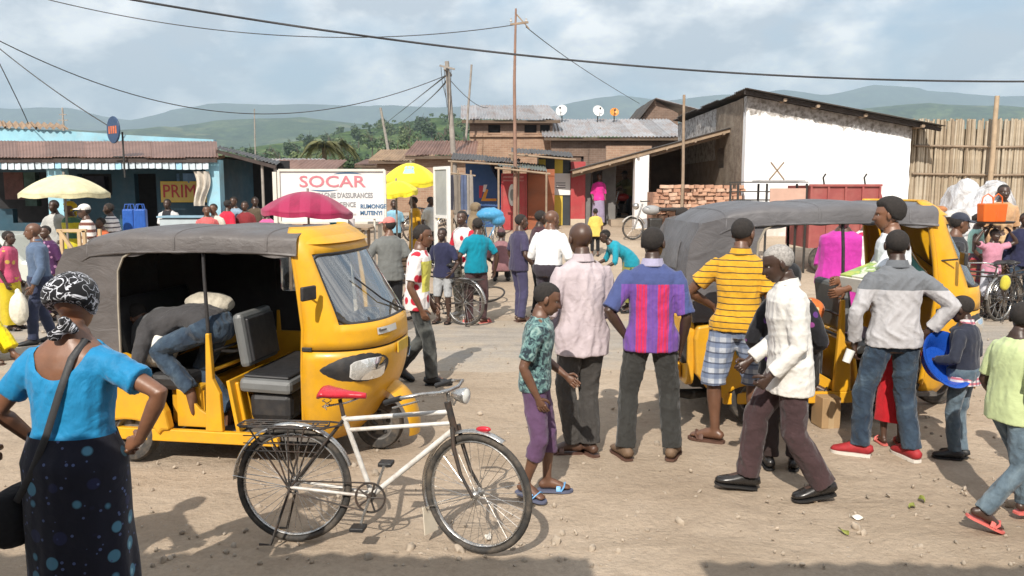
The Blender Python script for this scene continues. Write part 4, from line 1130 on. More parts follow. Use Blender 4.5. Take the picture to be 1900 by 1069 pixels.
 mb = MB(); mb.lathe([(0.0, -.10), (0.030, -.10), (0.033, -.02), (0.034, 0.0), (0.030, 0.0), (0.0, -.005)], (0, 0, 0), (0.35, 0, 1), 14)
 tag(mb.build('cup', var_mat('white_plastic', (0.72, 0.71, 0.66), .5, .05, 20), smooth=40, loc=(wx - .035, wy - .03, w.z - .04)), 'small white plastic cup held by the man in grey shirt', 'cup')
 loc, h = spot(1778, 852, 556)
 ck = cloth('red_white_check', (0.62, 0.58, 0.58), p_plaid(0.034, [(2, 0, .5, (0.5, 0.03, 0.07), .75), (0, 0, .5, (0.03, 0.03, 0.08), .6)]))
 r = person('small boy in navy sweater over checked shirt holding a blue basin', loc, 318, h, 'deep', dict(mat=cloth('navy_sweater', (0.022, 0.026, 0.042)), name='sweater', sleeve=0.93, hem=0.005, loose=0.018, collar=ck),
  dict(mat=LJEANS, loose=0.014), ('shoe', BLK, BLK), 'cropped', dict(feet=[(-0.06, .02, 0, -25, 0), (0.06, 0, 0, 0, 0)], arms=[(-0.05, 0.22, -0.30), (0.02, 0.20, -0.27)], head=(-10, 14, 0), headsize=.168), 'near', 1.0)
 mb = MB(); hb = r
 body = r['body']
 sk = MB();
 for z_ in (0,):
  n = 24
  sk.grid(lambda u, v: r['tor'](Vector((math.cos(-u * 2 * PI) * (.100 * h + .026 + .008 * v), math.sin(-u * 2 * PI) * (.070 * h + .028 + .008 * v), (0.015 - .065 * v) * h))), 24, 3, closed_u=True)
  sk.grid(lambda u, v: r['tor'](Vector((math.cos(u * 2 * PI) * (.100 * h + .022 + .008 * v), math.sin(u * 2 * PI) * (.070 * h + .024 + .008 * v), (0.015 - .065 * v) * h))), 24, 3, closed_u=True)
 sk.build('shirt_hem', ck, body, 180)
 blue = var_mat('blue_plastic', (0.012, 0.07, 0.38), .3, .1, 10, spec=.5)
 c = at(1738, 676, loc[1] + .02); mb = MB()
 mb.lathe([(0.13, 0), (0.14, 0.0), (0.20, 0.10), (0.225, 0.115), (0.225, 0.125), (0.20, 0.118), (0.135, 0.012), (0.0, 0.010)], (0, 0, 0), (0, 0, 1), 32)
 tag(mb.build('basin', blue, smooth=50, loc=c, rot=(1.05, 0.0, .35)), 'bright blue plastic basin carried by the small boy in navy', 'basin')
 x = at(1656, 700, 6.35).x
 person('little child in red dress partly hidden by the man in jeans', (x, 6.3), 10, 1.08, 'dark', dict(mat=cloth('red_cloth', (0.48, 0.012, 0.02)), name='dress', sleeve=.4, hem=-.03), dict(mat=cloth('red_cloth', (0, 0, 0)), type='skirt', len=.34, width=.12), ('sandal', PINKFOAM, PINKFOAM), 'short', dict(headsize=.165), 'near', 1.0)
 loc, h = spot(1872, 985, 590)
 person('boy in pale green t-shirt, faded jeans and coral sandals stepping forward', (at(1866, 900, 4.78).x, 4.78), 78, 1.38, 'deep', dict(mat=cloth('pale_green', (0.50, 0.58, 0.30), var=.05), sleeve=.44, hem=-.05, loose=.018, sflare=1.7),
  dict(mat=LJEANS, loose=.010, fold=.014), ('sandal', PINKFOAM, PINKFOAM), 'cropped', dict(feet=[(-0.08, 0.26, 0.02, -4, 0), (0.08, -0.30, 0, 22, 24)], arms=[(-.06, .12, -.48), (.08, .02, -.5)], head=(-35, 0, 0), headsize=.15), 'near', 1.0)
 person('child in pink trousers stepping behind the boy in green t-shirt', (at(1960, 900, 5.3).x, 5.3), 280, 1.25, 'dark', dict(mat=cloth('cloth_crimson', (0, 0, 0)), sleeve=.4), dict(mat=cloth('hot_pink', (0.62, 0.05, 0.26)), len=.9), ('sandal', PINKFOAM, PINKFOAM), 'short', dict(headsize=.155, feet=[(-.07, .18, 0, 0, 0), (.07, -.2, 0, 0, 15)]), 'mid')
 x = at(1652, 420, 6.75).x
 person('tall young man in white t-shirt holding a fruit carton by the three wheeler', (x, 6.62), 286, 1.76, 'warm', dict(mat=cloth('white_tee', (0.70, 0.73, 0.76), var=.05), sleeve=.42, hem=-.04, loose=.018, sflare=1.5), dict(mat=JEANS), ('shoe', BLK, BLK), 'afro',
  dict(arms=[(-0.06, 0.36, -0.34), (-.02, .34, -.30)], head=(8, 2, 0), lean=4), 'near', .98, z0=0.19)
 ctn = thing('fruit_carton', 'white and green printed fruit carton held inside the three wheeler', 'carton', at(1612, 512, 6.50), 0.28)
 cw = var_mat('carton_white', (0.66, 0.64, 0.58), .7, .06, 12)
 cg = cloth('carton_print', (0.3, 0.4, 0.1), p_blotch(9, [(0.40, (0.60, 0.60, 0.50)), (0.50, (0.20, 0.36, 0.08)), (0.64, (0.46, 0.50, 0.12))]), fold=0.02)
 mb = MB(); mb.box((0, 0, -.02), (.34, .26, .12), (0.0, -0.30, 0)); mb.build('tray', cw, ctn, bevel=.004)
 mb = MB(); mb.box((0, 0, 0.048), (.35, .27, .022), (0.0, -0.30, 0)); mb.build('lid', cg, ctn, bevel=.004)
 mb = MB(); mb.box((0, -.1365, -.02), (.30, .006, .05), (0.0, -0.30, 0)); mb.build('print_band', cg, ctn)
 def dotted(nt, v, c):
  c = p_dots(8.0, .44, (0.48, 0.02, 0.04), .6)(nt, v, c)
  s = xyz(nt, v)
  f = mth(nt, 'MULTIPLY', mth(nt, 'GREATER_THAN', s[1], 0.075), mth(nt, 'LESS_THAN', mth(nt, 'ABSOLUTE', mth(nt, 'SUBTRACT', s[2], 1.15)), .16))
  return mixc(nt, f, c, (0.58, 0.55, 0.10))
 loc, h = spot(776, 712, 416)
 person('young man in white shirt with red spots walking past the yellow three wheeler', loc, 92, h, 'brown', dict(mat=cloth('red_spot_shirt', (0.72, 0.68, 0.66), dotted, var=.04), sleeve=.42, hem=-.05, loose=.018, sflare=1.4),
  dict(mat=cloth('washed_black', (0.04, 0.045, 0.042), p_blotch(5, [(0.4, (0.018, 0.02, 0.02)), (0.65, (0.10, 0.105, 0.10))]))), ('shoe', BLK, BLK), 'short',
  dict(feet=[(-.08, -.24, 0, 0, 26), (.08, .16, 0, 0, 0)], arms=[(-.05, .1, -.5), (.04, .05, -.51)], head=(4, 4, 0), lean=4), 'near', .96)
def crowd_mid():
 loc, h = spot(822, 0, 424, 12.2)
 person('boy in navy t-shirt standing over the dark bicycle', loc, 200, h, 'deep', dict(mat=NAVY, sleeve=.42), dict(mat=cloth('pale_shorts', (.34, .35, .36)), len=.5, name='shorts'), ('sandal', BLK, BLK), 'short', dict(arms=[(-.08, .2, -.42), (.05, .2, -.42)]), 'mid', .95)
 loc, h = spot(722, 0, 402, 11.3)
 person('man in grey t-shirt and pink cap standing beyond the three wheeler', loc, -12, h - .03, 'brown', dict(mat=cloth('mid_grey', (0.13, 0.135, 0.13)), sleeve=.42, hem=-.06, loose=.02), dict(mat=DARKCLOTH), ('sandal', BLK, BLK), ('cap', cloth('salmon_cap', (0.62, 0.20, 0.18))), dict(head=(-45, 0, 0), arms=[(-.16, .05, -.47), (.08, .05, -.5)], elbow=[(-1, -1, 0), (1, -1, 0)]), 'mid', 1.03)
 loc, h = spot(862, 588, 392)
 def camo(nt, v, c): return ramp(nt, noise(nt, v, 15, 2, .5, .6), [(0.40, (0.10, 0.09, 0.07)), (0.47, (0.42, 0.38, 0.31)), (0.6, (0.30, 0.27, 0.22)), (0.66, (0.18, 0.19, 0.13))])
 person('man in white t-shirt with red sleeves and pale camouflage trousers', loc, 222, h, 'dark', dict(mat=cloth('white_red_tee', (0.68, 0.64, 0.62), p_zone([p_above(.17, (0.5, 0.02, 0.04), 0, 'GREATER_THAN', True), p_dots(3.2, .22, (0.5, 0.02, 0.04), .8)])), sleeve=.42, hem=-.05), dict(mat=cloth('pale_camo', (0.4, 0.36, 0.3), camo)), ('shoe', WHITESOLE, WHITESOLE), 'short', dict(arms=[(-.02, .22, -.28), (.02, .22, -.30)], head=(-15, 0, 0)), 'mid', .97)
 loc, h = spot(884, 602, 406)
 person('boy in teal t-shirt and maroon trousers leaning beside the bicycle', loc, -28, h, 'dark', dict(mat=cloth('teal_tee', (0.0, 0.19, 0.27)), sleeve=.44, hem=-.04, loose=.016), dict(mat=cloth('plum_twill', (0.075, 0.038, 0.04))), ('sandal', PINKFOAM, PINKFOAM), 'short', dict(arms=[(-.04, .2, -.4), (.16, .03, -.48)], elbow=[(-1, -1, 0), (1, -1, 0)], feet=[(-.10, .05, 0, 0, 0), (.11, 0, 0, 70, 0)], side=4), 'mid')
 loc, h = spot(962, 598, 399)
 person('boy in dark violet t-shirt and trousers standing at the road edge', loc, 60, h, 'dark', dict(mat=cloth('dusk_violet', (0.050, 0.042, 0.085)), sleeve=.42, hem=-.05), dict(mat=cloth('dusk_violet2', (0.055, 0.05, 0.105))), ('sandal', BROWNSOLE, BROWNSOLE), 'cropped', dict(arms=[(-.05, .12, -.48), (.05, .15, -.44)], head=(15, 2, 0), feet=[(-.07, .04, 0, 0, 0), (.07, 0, 0, 0, 0)]), 'mid', .95)
 loc, h = spot(999, 0, 392, 13.0)
 person('man in dark shirt standing behind the man in white shirt', loc, 70, h, 'deep', dict(mat=cloth('wine_dark', (0.05, 0.018, 0.025)), sleeve=.42), dict(mat=DARKCLOTH), ('shoe', BLK, BLK), 'cropped', {}, 'mid')
 loc, h = spot(1018, 0, 392, 11.2)
 person('man in white long sleeved shirt leaning on the road side', loc, 30, h, 'brown', dict(mat=WHITE, sleeve=.94, hem=.0, loose=.024, sloose=.02), dict(mat=cloth('aubergine', (0.035, 0.028, 0.038))), ('shoe', BLK, BLK), 'bald', dict(arms=[(-.02, .25, -.3), (.05, .2, -.34)], lean=6, head=(30, 5, 0)), 'mid', 1.04)
 loc, h = spot(1104, 476, 388)
 person('girl in loose yellow top walking up to the porch', loc, 0, h, 'brown', dict(mat=cloth('soft_yellow', (0.58, 0.44, 0.10)), sleeve=.5, hem=-.12, loose=.035, flare=1.0), dict(mat=DARKCLOTH, len=.9), ('sandal', BLK, BLK), 'short', dict(headsize=.15), 'far')
 loc, h = spot(1106, 0, 350, 25.0)
 person('woman in magenta top standing between the dark porch pillars', (loc[0], 24.3), 170, 1.55, 'dark', dict(mat=cloth('magenta', (0.62, 0.03, 0.26)), sleeve=.6), dict(mat=cloth('lilac_skirt', (0.3, 0.25, 0.36)), type='skirt', len=.46), None, 'short', {}, 'far', female=True)
 loc, h = spot(1262, 0, 386, 11.8)
 person('man in yellow and maroon shirt standing behind the grey canopy', loc, 70, h, 'dark', dict(mat=cloth('yellow_maroon', (0.60, 0.48, 0.02), p_above(-.02, (0.19, 0.02, 0.03), 1, 'LESS_THAN')), sleeve=.42, hem=-.05), dict(mat=NAVY), ('shoe', BLK, BLK), 'cropped', dict(arms=[(-.05, .1, -.48), (.08, .03, -.5)]), 'mid')
 loc, h = spot(1172, 0, 0, 13.4)
 person('person in turquoise shirt and lime wrap bending over wares by the road', loc, 262, 1.55, 'deep', dict(mat=cloth('turquoise', (0.01, 0.24, 0.32)), sleeve=.6), dict(mat=cloth('lime_wrap', (0.22, 0.22, 0.06), p_dots(12, .3, (.05, .1, .05))), type='skirt', len=.42), ('sandal', BLK, BLK), 'short', dict(lean=48, arms=[(-.05, .25, -.40), (.03, .30, -.36)], neck=.4), 'mid', female=True)
 loc, h = spot(66, 0, 414, 10.6)
 person('man in slate blue work shirt and navy trousers carrying a white sack', loc, 236, h, 'brown', dict(mat=cloth('slate_blue', (0.085, 0.125, 0.20)), sleeve=.94, hem=.02, loose=.018, collar=cloth('slate_blue', (0, 0, 0))), dict(mat=cloth('ink_blue', (0.03, 0.038, 0.075))), ('shoe', BLK, BLK), 'bald', dict(arms=[(-.08, .1, -.5), (.22, .05, -.47)], elbow=[(-1, -1, 0), (1, -1, 0)], head=(10, 0, 0), feet=[(-.1, .14, 0, 0, 0), (.1, -.12, 0, 0, 0)]), 'mid', 1.08)
 mb = MB(); rr = random.Random(5)
 sack = var_mat('woven_sack', (0.66, 0.62, 0.52), .9, .12, 14)
 mb.ellipsoid((0, 0, .28), (.16, .12, .28), 16, 14); mb.ellipsoid((0, 0, .55), (.05, .04, .08), 10, 8)
 o = remesh_later(mb, 'sack', sack, .015, None, (.03, 14), 1, 3); o.location = (at(34, 500, 10.3).x, 10.25, .30); o.scale = (.75, .75, .78); tag(o, 'cream woven sack hanging from the hand of the man in blue', 'sack')
 loc, h = spot(86, 0, 420, 12.6)
 person('woman in violet spotted dress behind the man in blue shirt', loc, 200, h, 'dark', dict(mat=cloth('violet_spots', (0.06, 0.018, 0.07), p_dots(11, .28, (.35, .18, .3))), sleeve=.5), dict(mat=cloth('violet_spots', (0, 0, 0)), type='skirt', len=.44), ('sandal', BLK, BLK), 'short', {}, 'mid', female=True)
 loc, h = spot(8, 0, 430, 11.6)
 person('woman in mustard dress with pink wrap near the shop front', loc, 90, h, 'deep', dict(mat=cloth('rose_cloth', (0.5, 0.08, 0.16), p_dots(9, .3, (.6, .4, .1))), sleeve=.6), dict(mat=cloth('mustard', (0.5, 0.38, 0.02)), type='skirt', len=.46), ('sandal', BLK, BLK), 'short', {}, 'mid', female=True)
 loc, h = spot(-4, 0, 0, 9.6)
 yel = cloth('sun_yellow', (0.72, 0.56, 0.005), fold=.6)
 person('person seated on the ground in a wide bright yellow wrap', (loc[0] - .45, 9.6), 110, 1.5, 'brown', dict(mat=yel, sleeve=.8, loose=.03), dict(mat=yel, len=.9, loose=.06), ('sandal', BROWNSOLE, BROWNSOLE), 'short', dict(feet=[(-.15, .62, 0, 0, 0), (.15, .6, 0, 0, 0)], arms=[(-.05, .3, -.3), (.05, .3, -.3)], lean=20), 'mid', hips=(0, 0, .20), female=True)
 loc, h = spot(1772, 0, 398, 9.6)
 person('man in navy cap and dark jacket beside the windscreen', loc, 100, h, 'brown', dict(mat=cloth('dark_jacket', (0.03, 0.03, 0.035)), sleeve=.94), dict(mat=NAVY), ('shoe', BLK, BLK), ('cap', cloth('navy_cap', (0.035, 0.04, 0.06))), dict(head=(0, 8, 0)), 'mid', 1.05)
 loc, h = spot(1812, 0, 398, 13.4)
 person('woman in mint sleeveless top and patterned skirt with her arm raised', loc, 120, h, 'dark', dict(mat=cloth('mint', (0.40, 0.66, 0.58)), sleeve=.0, hem=-.02, name='top'), dict(mat=cloth('madras', (0.28, 0.14, 0.08), p_plaid(.09, [(2, 0, .4, (0.4, 0.03, 0.06), .8), (0, 0, .3, (.05, .06, .12), .6)])), type='skirt', len=.46), ('sandal', BLK, BLK), 'bun', dict(arms=[(-.1, .2, .1), (.05, .15, -.45)], elbow=[(-1, .2, -.6), (1, -1, 0)]), 'mid', female=True)
 loc, h = spot(1846, 0, 424, 12.9)
 r = person('child in pink top balancing a tray of orange buckets overhead', loc, 175, h - .02, 'deep', dict(mat=cloth('rose_tee', (0.55, 0.24, 0.32)), sleeve=.3), dict(mat=cloth('pale_skirt', (0.55, 0.55, 0.6)), type='skirt', len=.30), ('sandal', BLK, BLK), 'cropped', dict(arms=[(-.10, .08, .30), (.10, .06, .32)], elbow=[(-1, .2, -.2), (1, .2, -.2)], headsize=.15), 'mid')
 oc = var_mat('orange_plastic', (0.66, 0.12, 0.012), .4, .1, 8)
 tray = MB(); c = at(1840, 414, 12.9); tray.lathe([(0.0, 0), (.30, 0), (.33, .03), (.32, .03), (.29, .008), (0, .008)], (0, 0, 0), (0, 0, 1), 28)
 tag(tray.build('tray', var_mat('dark_tin', (0.05, 0.045, 0.045), .5, .2, 10), smooth=40, loc=c), 'dark round tray carried overhead by the child in pink', 'tray')
 for dx, lab in ((-.10, 'orange plastic bucket with handle on the tray beside the raised hand'), (.11, 'orange plastic bucket on the tray in front of the bundled tarpaulin')):
  b = thing('bucket', lab, 'bucket', (c.x + dx, c.y - .02 + .08 * (dx > 0), c.z + .012), .2 + dx, 'orange buckets on the tray')
  mb = MB(); mb.box((0, 0, .15), (.21, .17, .30), None, 0, 1.12); mb.build('body', oc, b, bevel=.02)
  mb = MB(); mb.tube([(-.10, 0, .29), (-.08, 0, .40), (0, 0, .45), (.08, 0, .40), (.10, 0, .29)], .010, 8); mb.build('handle', oc, b, 60)
 loc, h = spot(1857, 0, 358, 14.0)
 person('boy with close cropped hair standing before the bundled tarpaulin', loc, 190, h, 'deep', dict(mat=cloth('sand_shirt', (0.5, 0.3, 0.16)), sleeve=.5), dict(mat=DARKCLOTH), ('shoe', BLK, BLK), 'cropped', {}, 'mid', z0=.15)
 loc, h = spot(1876, 0, 405, 13.5)
 person('woman in tan wrap bending near the parked bicycles', loc, 250, h, 'dark', dict(mat=cloth('tan_wrap', (0.5, 0.33, 0.18)), sleeve=.6, loose=.04), dict(mat=cloth('tan_wrap', (0, 0, 0)), type='skirt', len=.44), ('sandal', BLK, BLK), ('scarf', cloth('tan_wrap', (0, 0, 0))), dict(lean=25), 'mid', female=True)
 loc, h = spot(1902, 0, 396, 13.0)
 person('man in dark navy shirt standing behind the parked bicycles', loc, 200, h, 'deep', dict(mat=NAVY, sleeve=.9), dict(mat=JEANS), ('shoe', BLK, BLK), 'short', {}, 'mid')
 loc, h = spot(1722, 0, 412, 10.0)
 person('person in lime yellow cap and teal shirt beyond the windscreen', loc, 200, h, 'dark', dict(mat=cloth('deep_teal', (0.03, 0.11, 0.11)), sleeve=.5), dict(mat=NAVY), ('shoe', BLK, BLK), ('cap', cloth('lime_cap', (0.6, 0.58, 0.03))), {}, 'mid')
 loc, h = spot(1742, 0, 380, 14.2)
 person('woman in rust headscarf standing at the foot of the reed fence', loc, 150, h - .05, 'brown', dict(mat=cloth('rust_cloth', (0.36, 0.15, 0.06)), sleeve=.6), dict(mat=cloth('rust_cloth', (0, 0, 0)), type='skirt', len=.45), ('sandal', BLK, BLK), ('scarf', cloth('rust_cloth', (0, 0, 0))), {}, 'far', female=True)
 loc, h = spot(1760, 0, 386, 12.6)
 person('man in pale cap and stone shirt before the reed fence', loc, 170, h - .06, 'deep', dict(mat=cloth('stone_shirt', (0.3, 0.28, 0.24)), sleeve=.6), dict(mat=DARKCLOTH), ('shoe', BLK, BLK), ('cap', cloth('pale_hat', (0.5, 0.48, 0.45))), {}, 'far')
def crowd_far():
 F = 'far'
 def q(px, top, Y, lab, face, skin, tm, bm, hair='short', pose=None, bt='trousers', **kw):
  loc, h = spot(px, 0, top, Y)
  return person(lab, loc, face, min(h, 1.82), skin, dict(mat=tm, sleeve=kw.pop('sleeve', .42), loose=.02), dict(mat=bm, type=bt, len=.46 if bt == 'skirt' else 1.0), ('shoe', BLK, BLK), hair, pose or {}, F, **kw)
 st = cloth('brown_white_stripe', (0.62, 0.58, 0.54), p_stripes('Z', .12, .45, (0.14, 0.05, 0.035)))
 q(104, 372, 16.0, 'man in pale grey shirt standing under the cream umbrella', 185, 'deep', cloth('pale_grey', (0.42, 0.42, 0.40)), DARKCLOTH, pose=dict(arms=[(-.1, .2, -.36), (.1, .2, -.36)]))
 q(133, 376, 15.6, 'woman in yellow and green top standing by the umbrella pole', 200, 'dark', cloth('yellow_green', (0.55, 0.48, 0.03), p_stripes('Z', .3, .35, (0.05, 0.14, 0.09))), cloth('sun_yellow', (0, 0, 0)), hair=('scarf', cloth('mustard', (0, 0, 0))), bt='skirt', female=True)
 q(162, 381, 14.6, 'man in white cap and brown striped shirt near the wooden trestle', 240, 'dark', st, DARKCLOTH, hair=('cap', cloth('white_cap', (0.66, 0.64, 0.6))))
 q(207, 378, 16.4, 'man in white striped shirt looking away beside the blue bags', 265, 'deep', cloth('thin_stripe', (0.66, 0.64, 0.62), p_stripes('Z', .09, .3, (.07, .06, .08))), NAVY)
 q(190, 405, 15.4, 'seated woman in orange dress beside the striped shirt man', 230, 'dark', cloth('orange_dress', (0.55, 0.12, 0.04)), cloth('orange_dress', (0, 0, 0)), bt='skirt', female=True)
 q(313, 370, 19.2, 'vendor in dark waistcoat over white shirt behind the shop counter', 180, 'deep', cloth('waistcoat', (0.62, 0.62, 0.62), p_above(.10, (0.02, 0.02, 0.025), 0, 'LESS_THAN', True)), DARKCLOTH)
 q(384, 382, 17.6, 'child in red and white top beside the pale blue pillar', 160, 'brown', cloth('red_white_top', (0.55, 0.12, 0.12)), DARKCLOTH)
 q(399, 379, 17.8, 'child in cream top standing close to the pale blue pillar', 200, 'brown', cloth('cream_top', (0.58, 0.54, 0.46)), DARKCLOTH)
 q(421, 372, 19.0, 'person in scarlet shirt under the dark lean-to', 30, 'deep', cloth('scarlet', (0.55, 0.02, 0.05)), DARKCLOTH)
 q(437, 366, 19.6, 'man in steel blue shirt under the dark lean-to', 200, 'dark', cloth('steel_blue', (0.24, 0.33, 0.42)), NAVY)
 q(456, 374, 19.2, 'woman in dark red wrap under the lean-to roof', 180, 'dark', cloth('oxblood', (0.20, 0.025, 0.03)), cloth('oxblood', (0, 0, 0)), bt='skirt', female=True)
 q(474, 366, 20.0, 'man in olive brown shirt under the lean-to roof', 160, 'deep', cloth('olive_brown', (0.10, 0.075, 0.05)), DARKCLOTH)
 q(496, 384, 16.5, 'woman in bright pink blouse near the magenta umbrella', 200, 'dark', cloth('bright_pink', (0.6, 0.10, 0.26)), DARKCLOTH, female=True)
 q(517, 390, 15.8, 'person in maroon shirt below the magenta umbrella', 150, 'deep', cloth('maroon_shirt', (0.12, 0.03, 0.03)), DARKCLOTH)
 q(771, 366, 18.0, 'woman in ochre dress standing by the yellow umbrellas', 250, 'dark', cloth('ochre_dress', (0.52, 0.28, 0.015)), cloth('ochre_dress', (0, 0, 0)), bt='skirt', female=True)
 q(797, 366, 18.6, 'man in white shirt and black trousers by the framed board', 120, 'deep', cloth('off_white', (0.60, 0.62, 0.60)), DARKCLOTH)
 q(731, 372, 19.0, 'person in sky blue top under the lower yellow umbrella', 170, 'deep', cloth('sky_top', (0.22, 0.42, 0.55)), DARKCLOTH)
 q(879, 378, 15.2, 'person in brown hooded wrap pushing a laden bicycle', 100, 'deep', cloth('hood_brown', (0.19, 0.14, 0.085)), DARKCLOTH, hair=('veil', cloth('hood_brown', (0, 0, 0))), sleeve=.9)
 loc, h = spot(930, 0, 0, 16.2)
 person('person in mauve shirt sitting on a low stool near the red kiosk', loc, 0, 1.65, 'deep', dict(mat=cloth('mauve_shirt', (0.22, 0.11, 0.12)), sleeve=.5), dict(mat=DARKCLOTH), ('shoe', BLK, BLK), ('cap', cloth('mauve_cap', (0.12, 0.06, 0.07))), dict(feet=[(-.14, .35, 0, 0, 0), (.14, .35, 0, 0, 0)], lean=12, arms=[(-.05, .25, -.35), (.05, .25, -.35)]), F, hips=(0, 0, .33))
crowd_near(); crowd_mid(); crowd_far()
finish_people()
# ================================================================ THREE WHEELERS
YEL = var_mat('yellow_paint', (0.70, 0.355, 0.012), .42, .10, 3.4, spec=.5, dirt=(0.30, 0.18, 0.07), dirt_amt=.45, coat=.2, bump_s=.10, bump_scale=9)
BLKP = var_mat('black_plastic', (0.022, 0.022, 0.024), .5, .2, 20, dirt=(.12, .10, .08), dirt_amt=.3)
VINYL = var_mat('black_vinyl', (0.028, 0.028, 0.030), .45, .25, 9, bump_s=.15, bump_scale=30)
SEATG = var_mat('grey_vinyl', (0.15, 0.155, 0.155), .45, .12, 6, bump_s=.1, bump_scale=20)
STEEL = var_mat('bright_steel', (0.55, 0.55, 0.55), .3, .15, 20, metal=.9)
DSTEEL = var_mat('dark_steel', (0.06, 0.058, 0.055), .5, .25, 20, metal=.6)
TYRE = var_mat('tyre_rubber', (0.035, 0.033, 0.031), .85, .25, 14, dirt=(0.24, 0.19, 0.14), dirt_amt=.6)
GREYRIM = var_mat('grey_rim', (0.16, 0.155, 0.15), .5, .2, 12, metal=.4, dirt=(.2, .16, .12), dirt_amt=.5)
def glass_mat(name='windscreen_glass', tint=(0.75, 0.86, 0.86)):
 if name in MATS: return MATS[name]
 m, nt, b = new_mat(name)
 tr = nd(nt, 'ShaderNodeBsdfTransparent'); tr.inputs[0].default_value = tint + (1,)
 gl = nd(nt, 'ShaderNodeBsdfGlossy'); gl.inputs['Roughness'].default_value = 0.03; gl.inputs[0].default_value = (.9, .95, 1, 1)
 fr = nd(nt, 'ShaderNodeFresnel'); fr.inputs[0].default_value = 1.5
 f = mth(nt, 'ADD', mth(nt, 'MULTIPLY', fr.outputs[0], 1.0), 0.20)
 dust = nd(nt, 'ShaderNodeBsdfDiffuse'); dust.inputs[0].default_value = (.55, .52, .46, 1)
 v = coords(nt, 'Object')
 mx = nt.nodes.new('ShaderNodeMixShader'); nt.links.new(f, mx.inputs[0]); nt.links.new(tr.outputs[0], mx.inputs[1]); nt.links.new(gl.outputs[0], mx.inputs[2])
 m2 = nt.nodes.new('ShaderNodeMixShader'); nt.links.new(ramp(nt, noise(nt, v, 3, 6), [(.4, .03), (.75, .16)]), m2.inputs[0]); nt.links.new(mx.outputs[0], m2.inputs[1]); nt.links.new(dust.outputs[0], m2.inputs[2])
 nt.links.new(m2.outputs[0], nt.nodes['Material Output'].inputs[0])
 MATS[name] = m; return m
def canvas_mat(name, col, hi):
 if name in MATS: return MATS[name]
 m, nt, b = new_mat(name); v = coords(nt, 'Object')
 c = ramp(nt, noise(nt, v, 2.4, 8, .68), [(.32, tuple(x * .72 for x in col)), (.6, col), (.8, hi)])
 nt.links.new(c, b.inputs['Base Color']); nt.links.new(ramp(nt, noise(nt, v, 6, 4), [(.3, .38), (.7, .62)]), b.inputs['Roughness'])
 vs = coords(nt, 'Object', scale=(1, 3, 2))
 h = mth(nt, 'ADD', noise(nt, vs, 4.5, 5, .6, 1.0), mth(nt, 'MULTIPLY', noise(nt, v, 300, 2), .03))
 bump(nt, b, h, .4, .03)
 MATS[name] = m; return m
def rrect(w, h, r, n=5, cx=0, cy=0):
 P = []
 for (sx, sy, a0) in ((1, 1, 0), (-1, 1, 90), (-1, -1, 180), (1, -1, 270)):
  for i in range(n + 1):
   a = math.radians(a0 + 90 * i / n); P.append((cx + sx * (w / 2 - r) + r * math.cos(a), cy + sy * (h / 2 - r) + r * math.sin(a)))
 return P
def frame_panel(mb, outer, inner, o, ux, uy, depth):
 """plate with one hole: outer and inner polygons given with the same number of points"""
 o, ux, uy, d = Vector(o), Vector(ux), Vector(uy), Vector(depth); n = len(outer)
 A = [o + ux * a + uy * b for a, b in outer]; B = [o + ux * a + uy * b for a, b in inner]
 V = A + B + [p + d for p in A] + [p + d for p in B]; F = []
 for i in range(n):
  j = (i + 1) % n
  F += [(i, j, n + j, n + i), (2 * n + i, 3 * n + i, 3 * n + j, 2 * n + j), (i, 2 * n + i, 2 * n + j, j), (n + i, n + j, 3 * n + j, 3 * n + i)]
 mb.add(V, F)
def resample(poly, n):
 """n points spread evenly along a closed polygon, starting at its first point"""
 P = [Vector((a, b, 0)) for a, b in poly]; k = len(P); L = [0]
 for i in range(k): L.append(L[-1] + (P[(i + 1) % k] - P[i]).length)
 out = []
 for q in range(n):
  t = L[-1] * q / n; i = max(j for j in range(k) if L[j] <= t + 1e-9)
  f = (t - L[i]) / max(L[i + 1] - L[i], 1e-9); p = P[i].lerp(P[(i + 1) % k], f); out.append((p.x, p.y))
 return out
def wheel_parts(parent, c, R, w, mat_rim=None, name='wheel', spokes=5):
 """a small solid wheel, axle along y"""
 mb = MB(); n = 32
 prof = [(R * .62, -w * .42), (R * .80, -w * .50), (R * .93, -w * .46), (R * .99, -w * .28), (R, 0), (R * .99, w * .28), (R * .93, w * .46), (R * .80, w * .50), (R * .62, w * .42), (R * .60, 0)]
 mb.grid(lambda u, v: Vector((math.cos(u * 2 * PI) * np.interp(v * 10, range(11), [p[0] for p in prof + prof[:1]]), np.interp(v * 10, range(11), [p[1] for p in prof + prof[:1]]), math.sin(u * 2 * PI) * np.interp(v * 10, range(11), [p[0] for p in prof + prof[:1]]))), n, 10, closed_u=True)
 t = mb.build(name, TYRE, parent, 40, loc=c, fix=True)
 tr = MB()
 mb = MB(); mb.lathe([(0, -w * .2), (R * .2, -w * .22), (R * .22, -w * .1), (R * .5, -w * .05), (R * .56, -w * .36), (R * .64, -w * .40), (R * .64, w * .4), (R * .5, w * .2), (0, w * .2)], (0, 0, 0), (0, 1, 0), 28, caps=False)
 rim = mb.build('rim', mat_rim or GREYRIM, t, 35, fix=True)
 for k in range(5):
  a = 2 * PI * k / 5 + .3; mb = MB(); mb.ellipsoid((math.cos(a) * R * .40, -w * .10, math.sin(a) * R * .40), (R * .10, w * .08, R * .10), 10, 6); mb.build('slot', BLKP, t, 60)
 return t
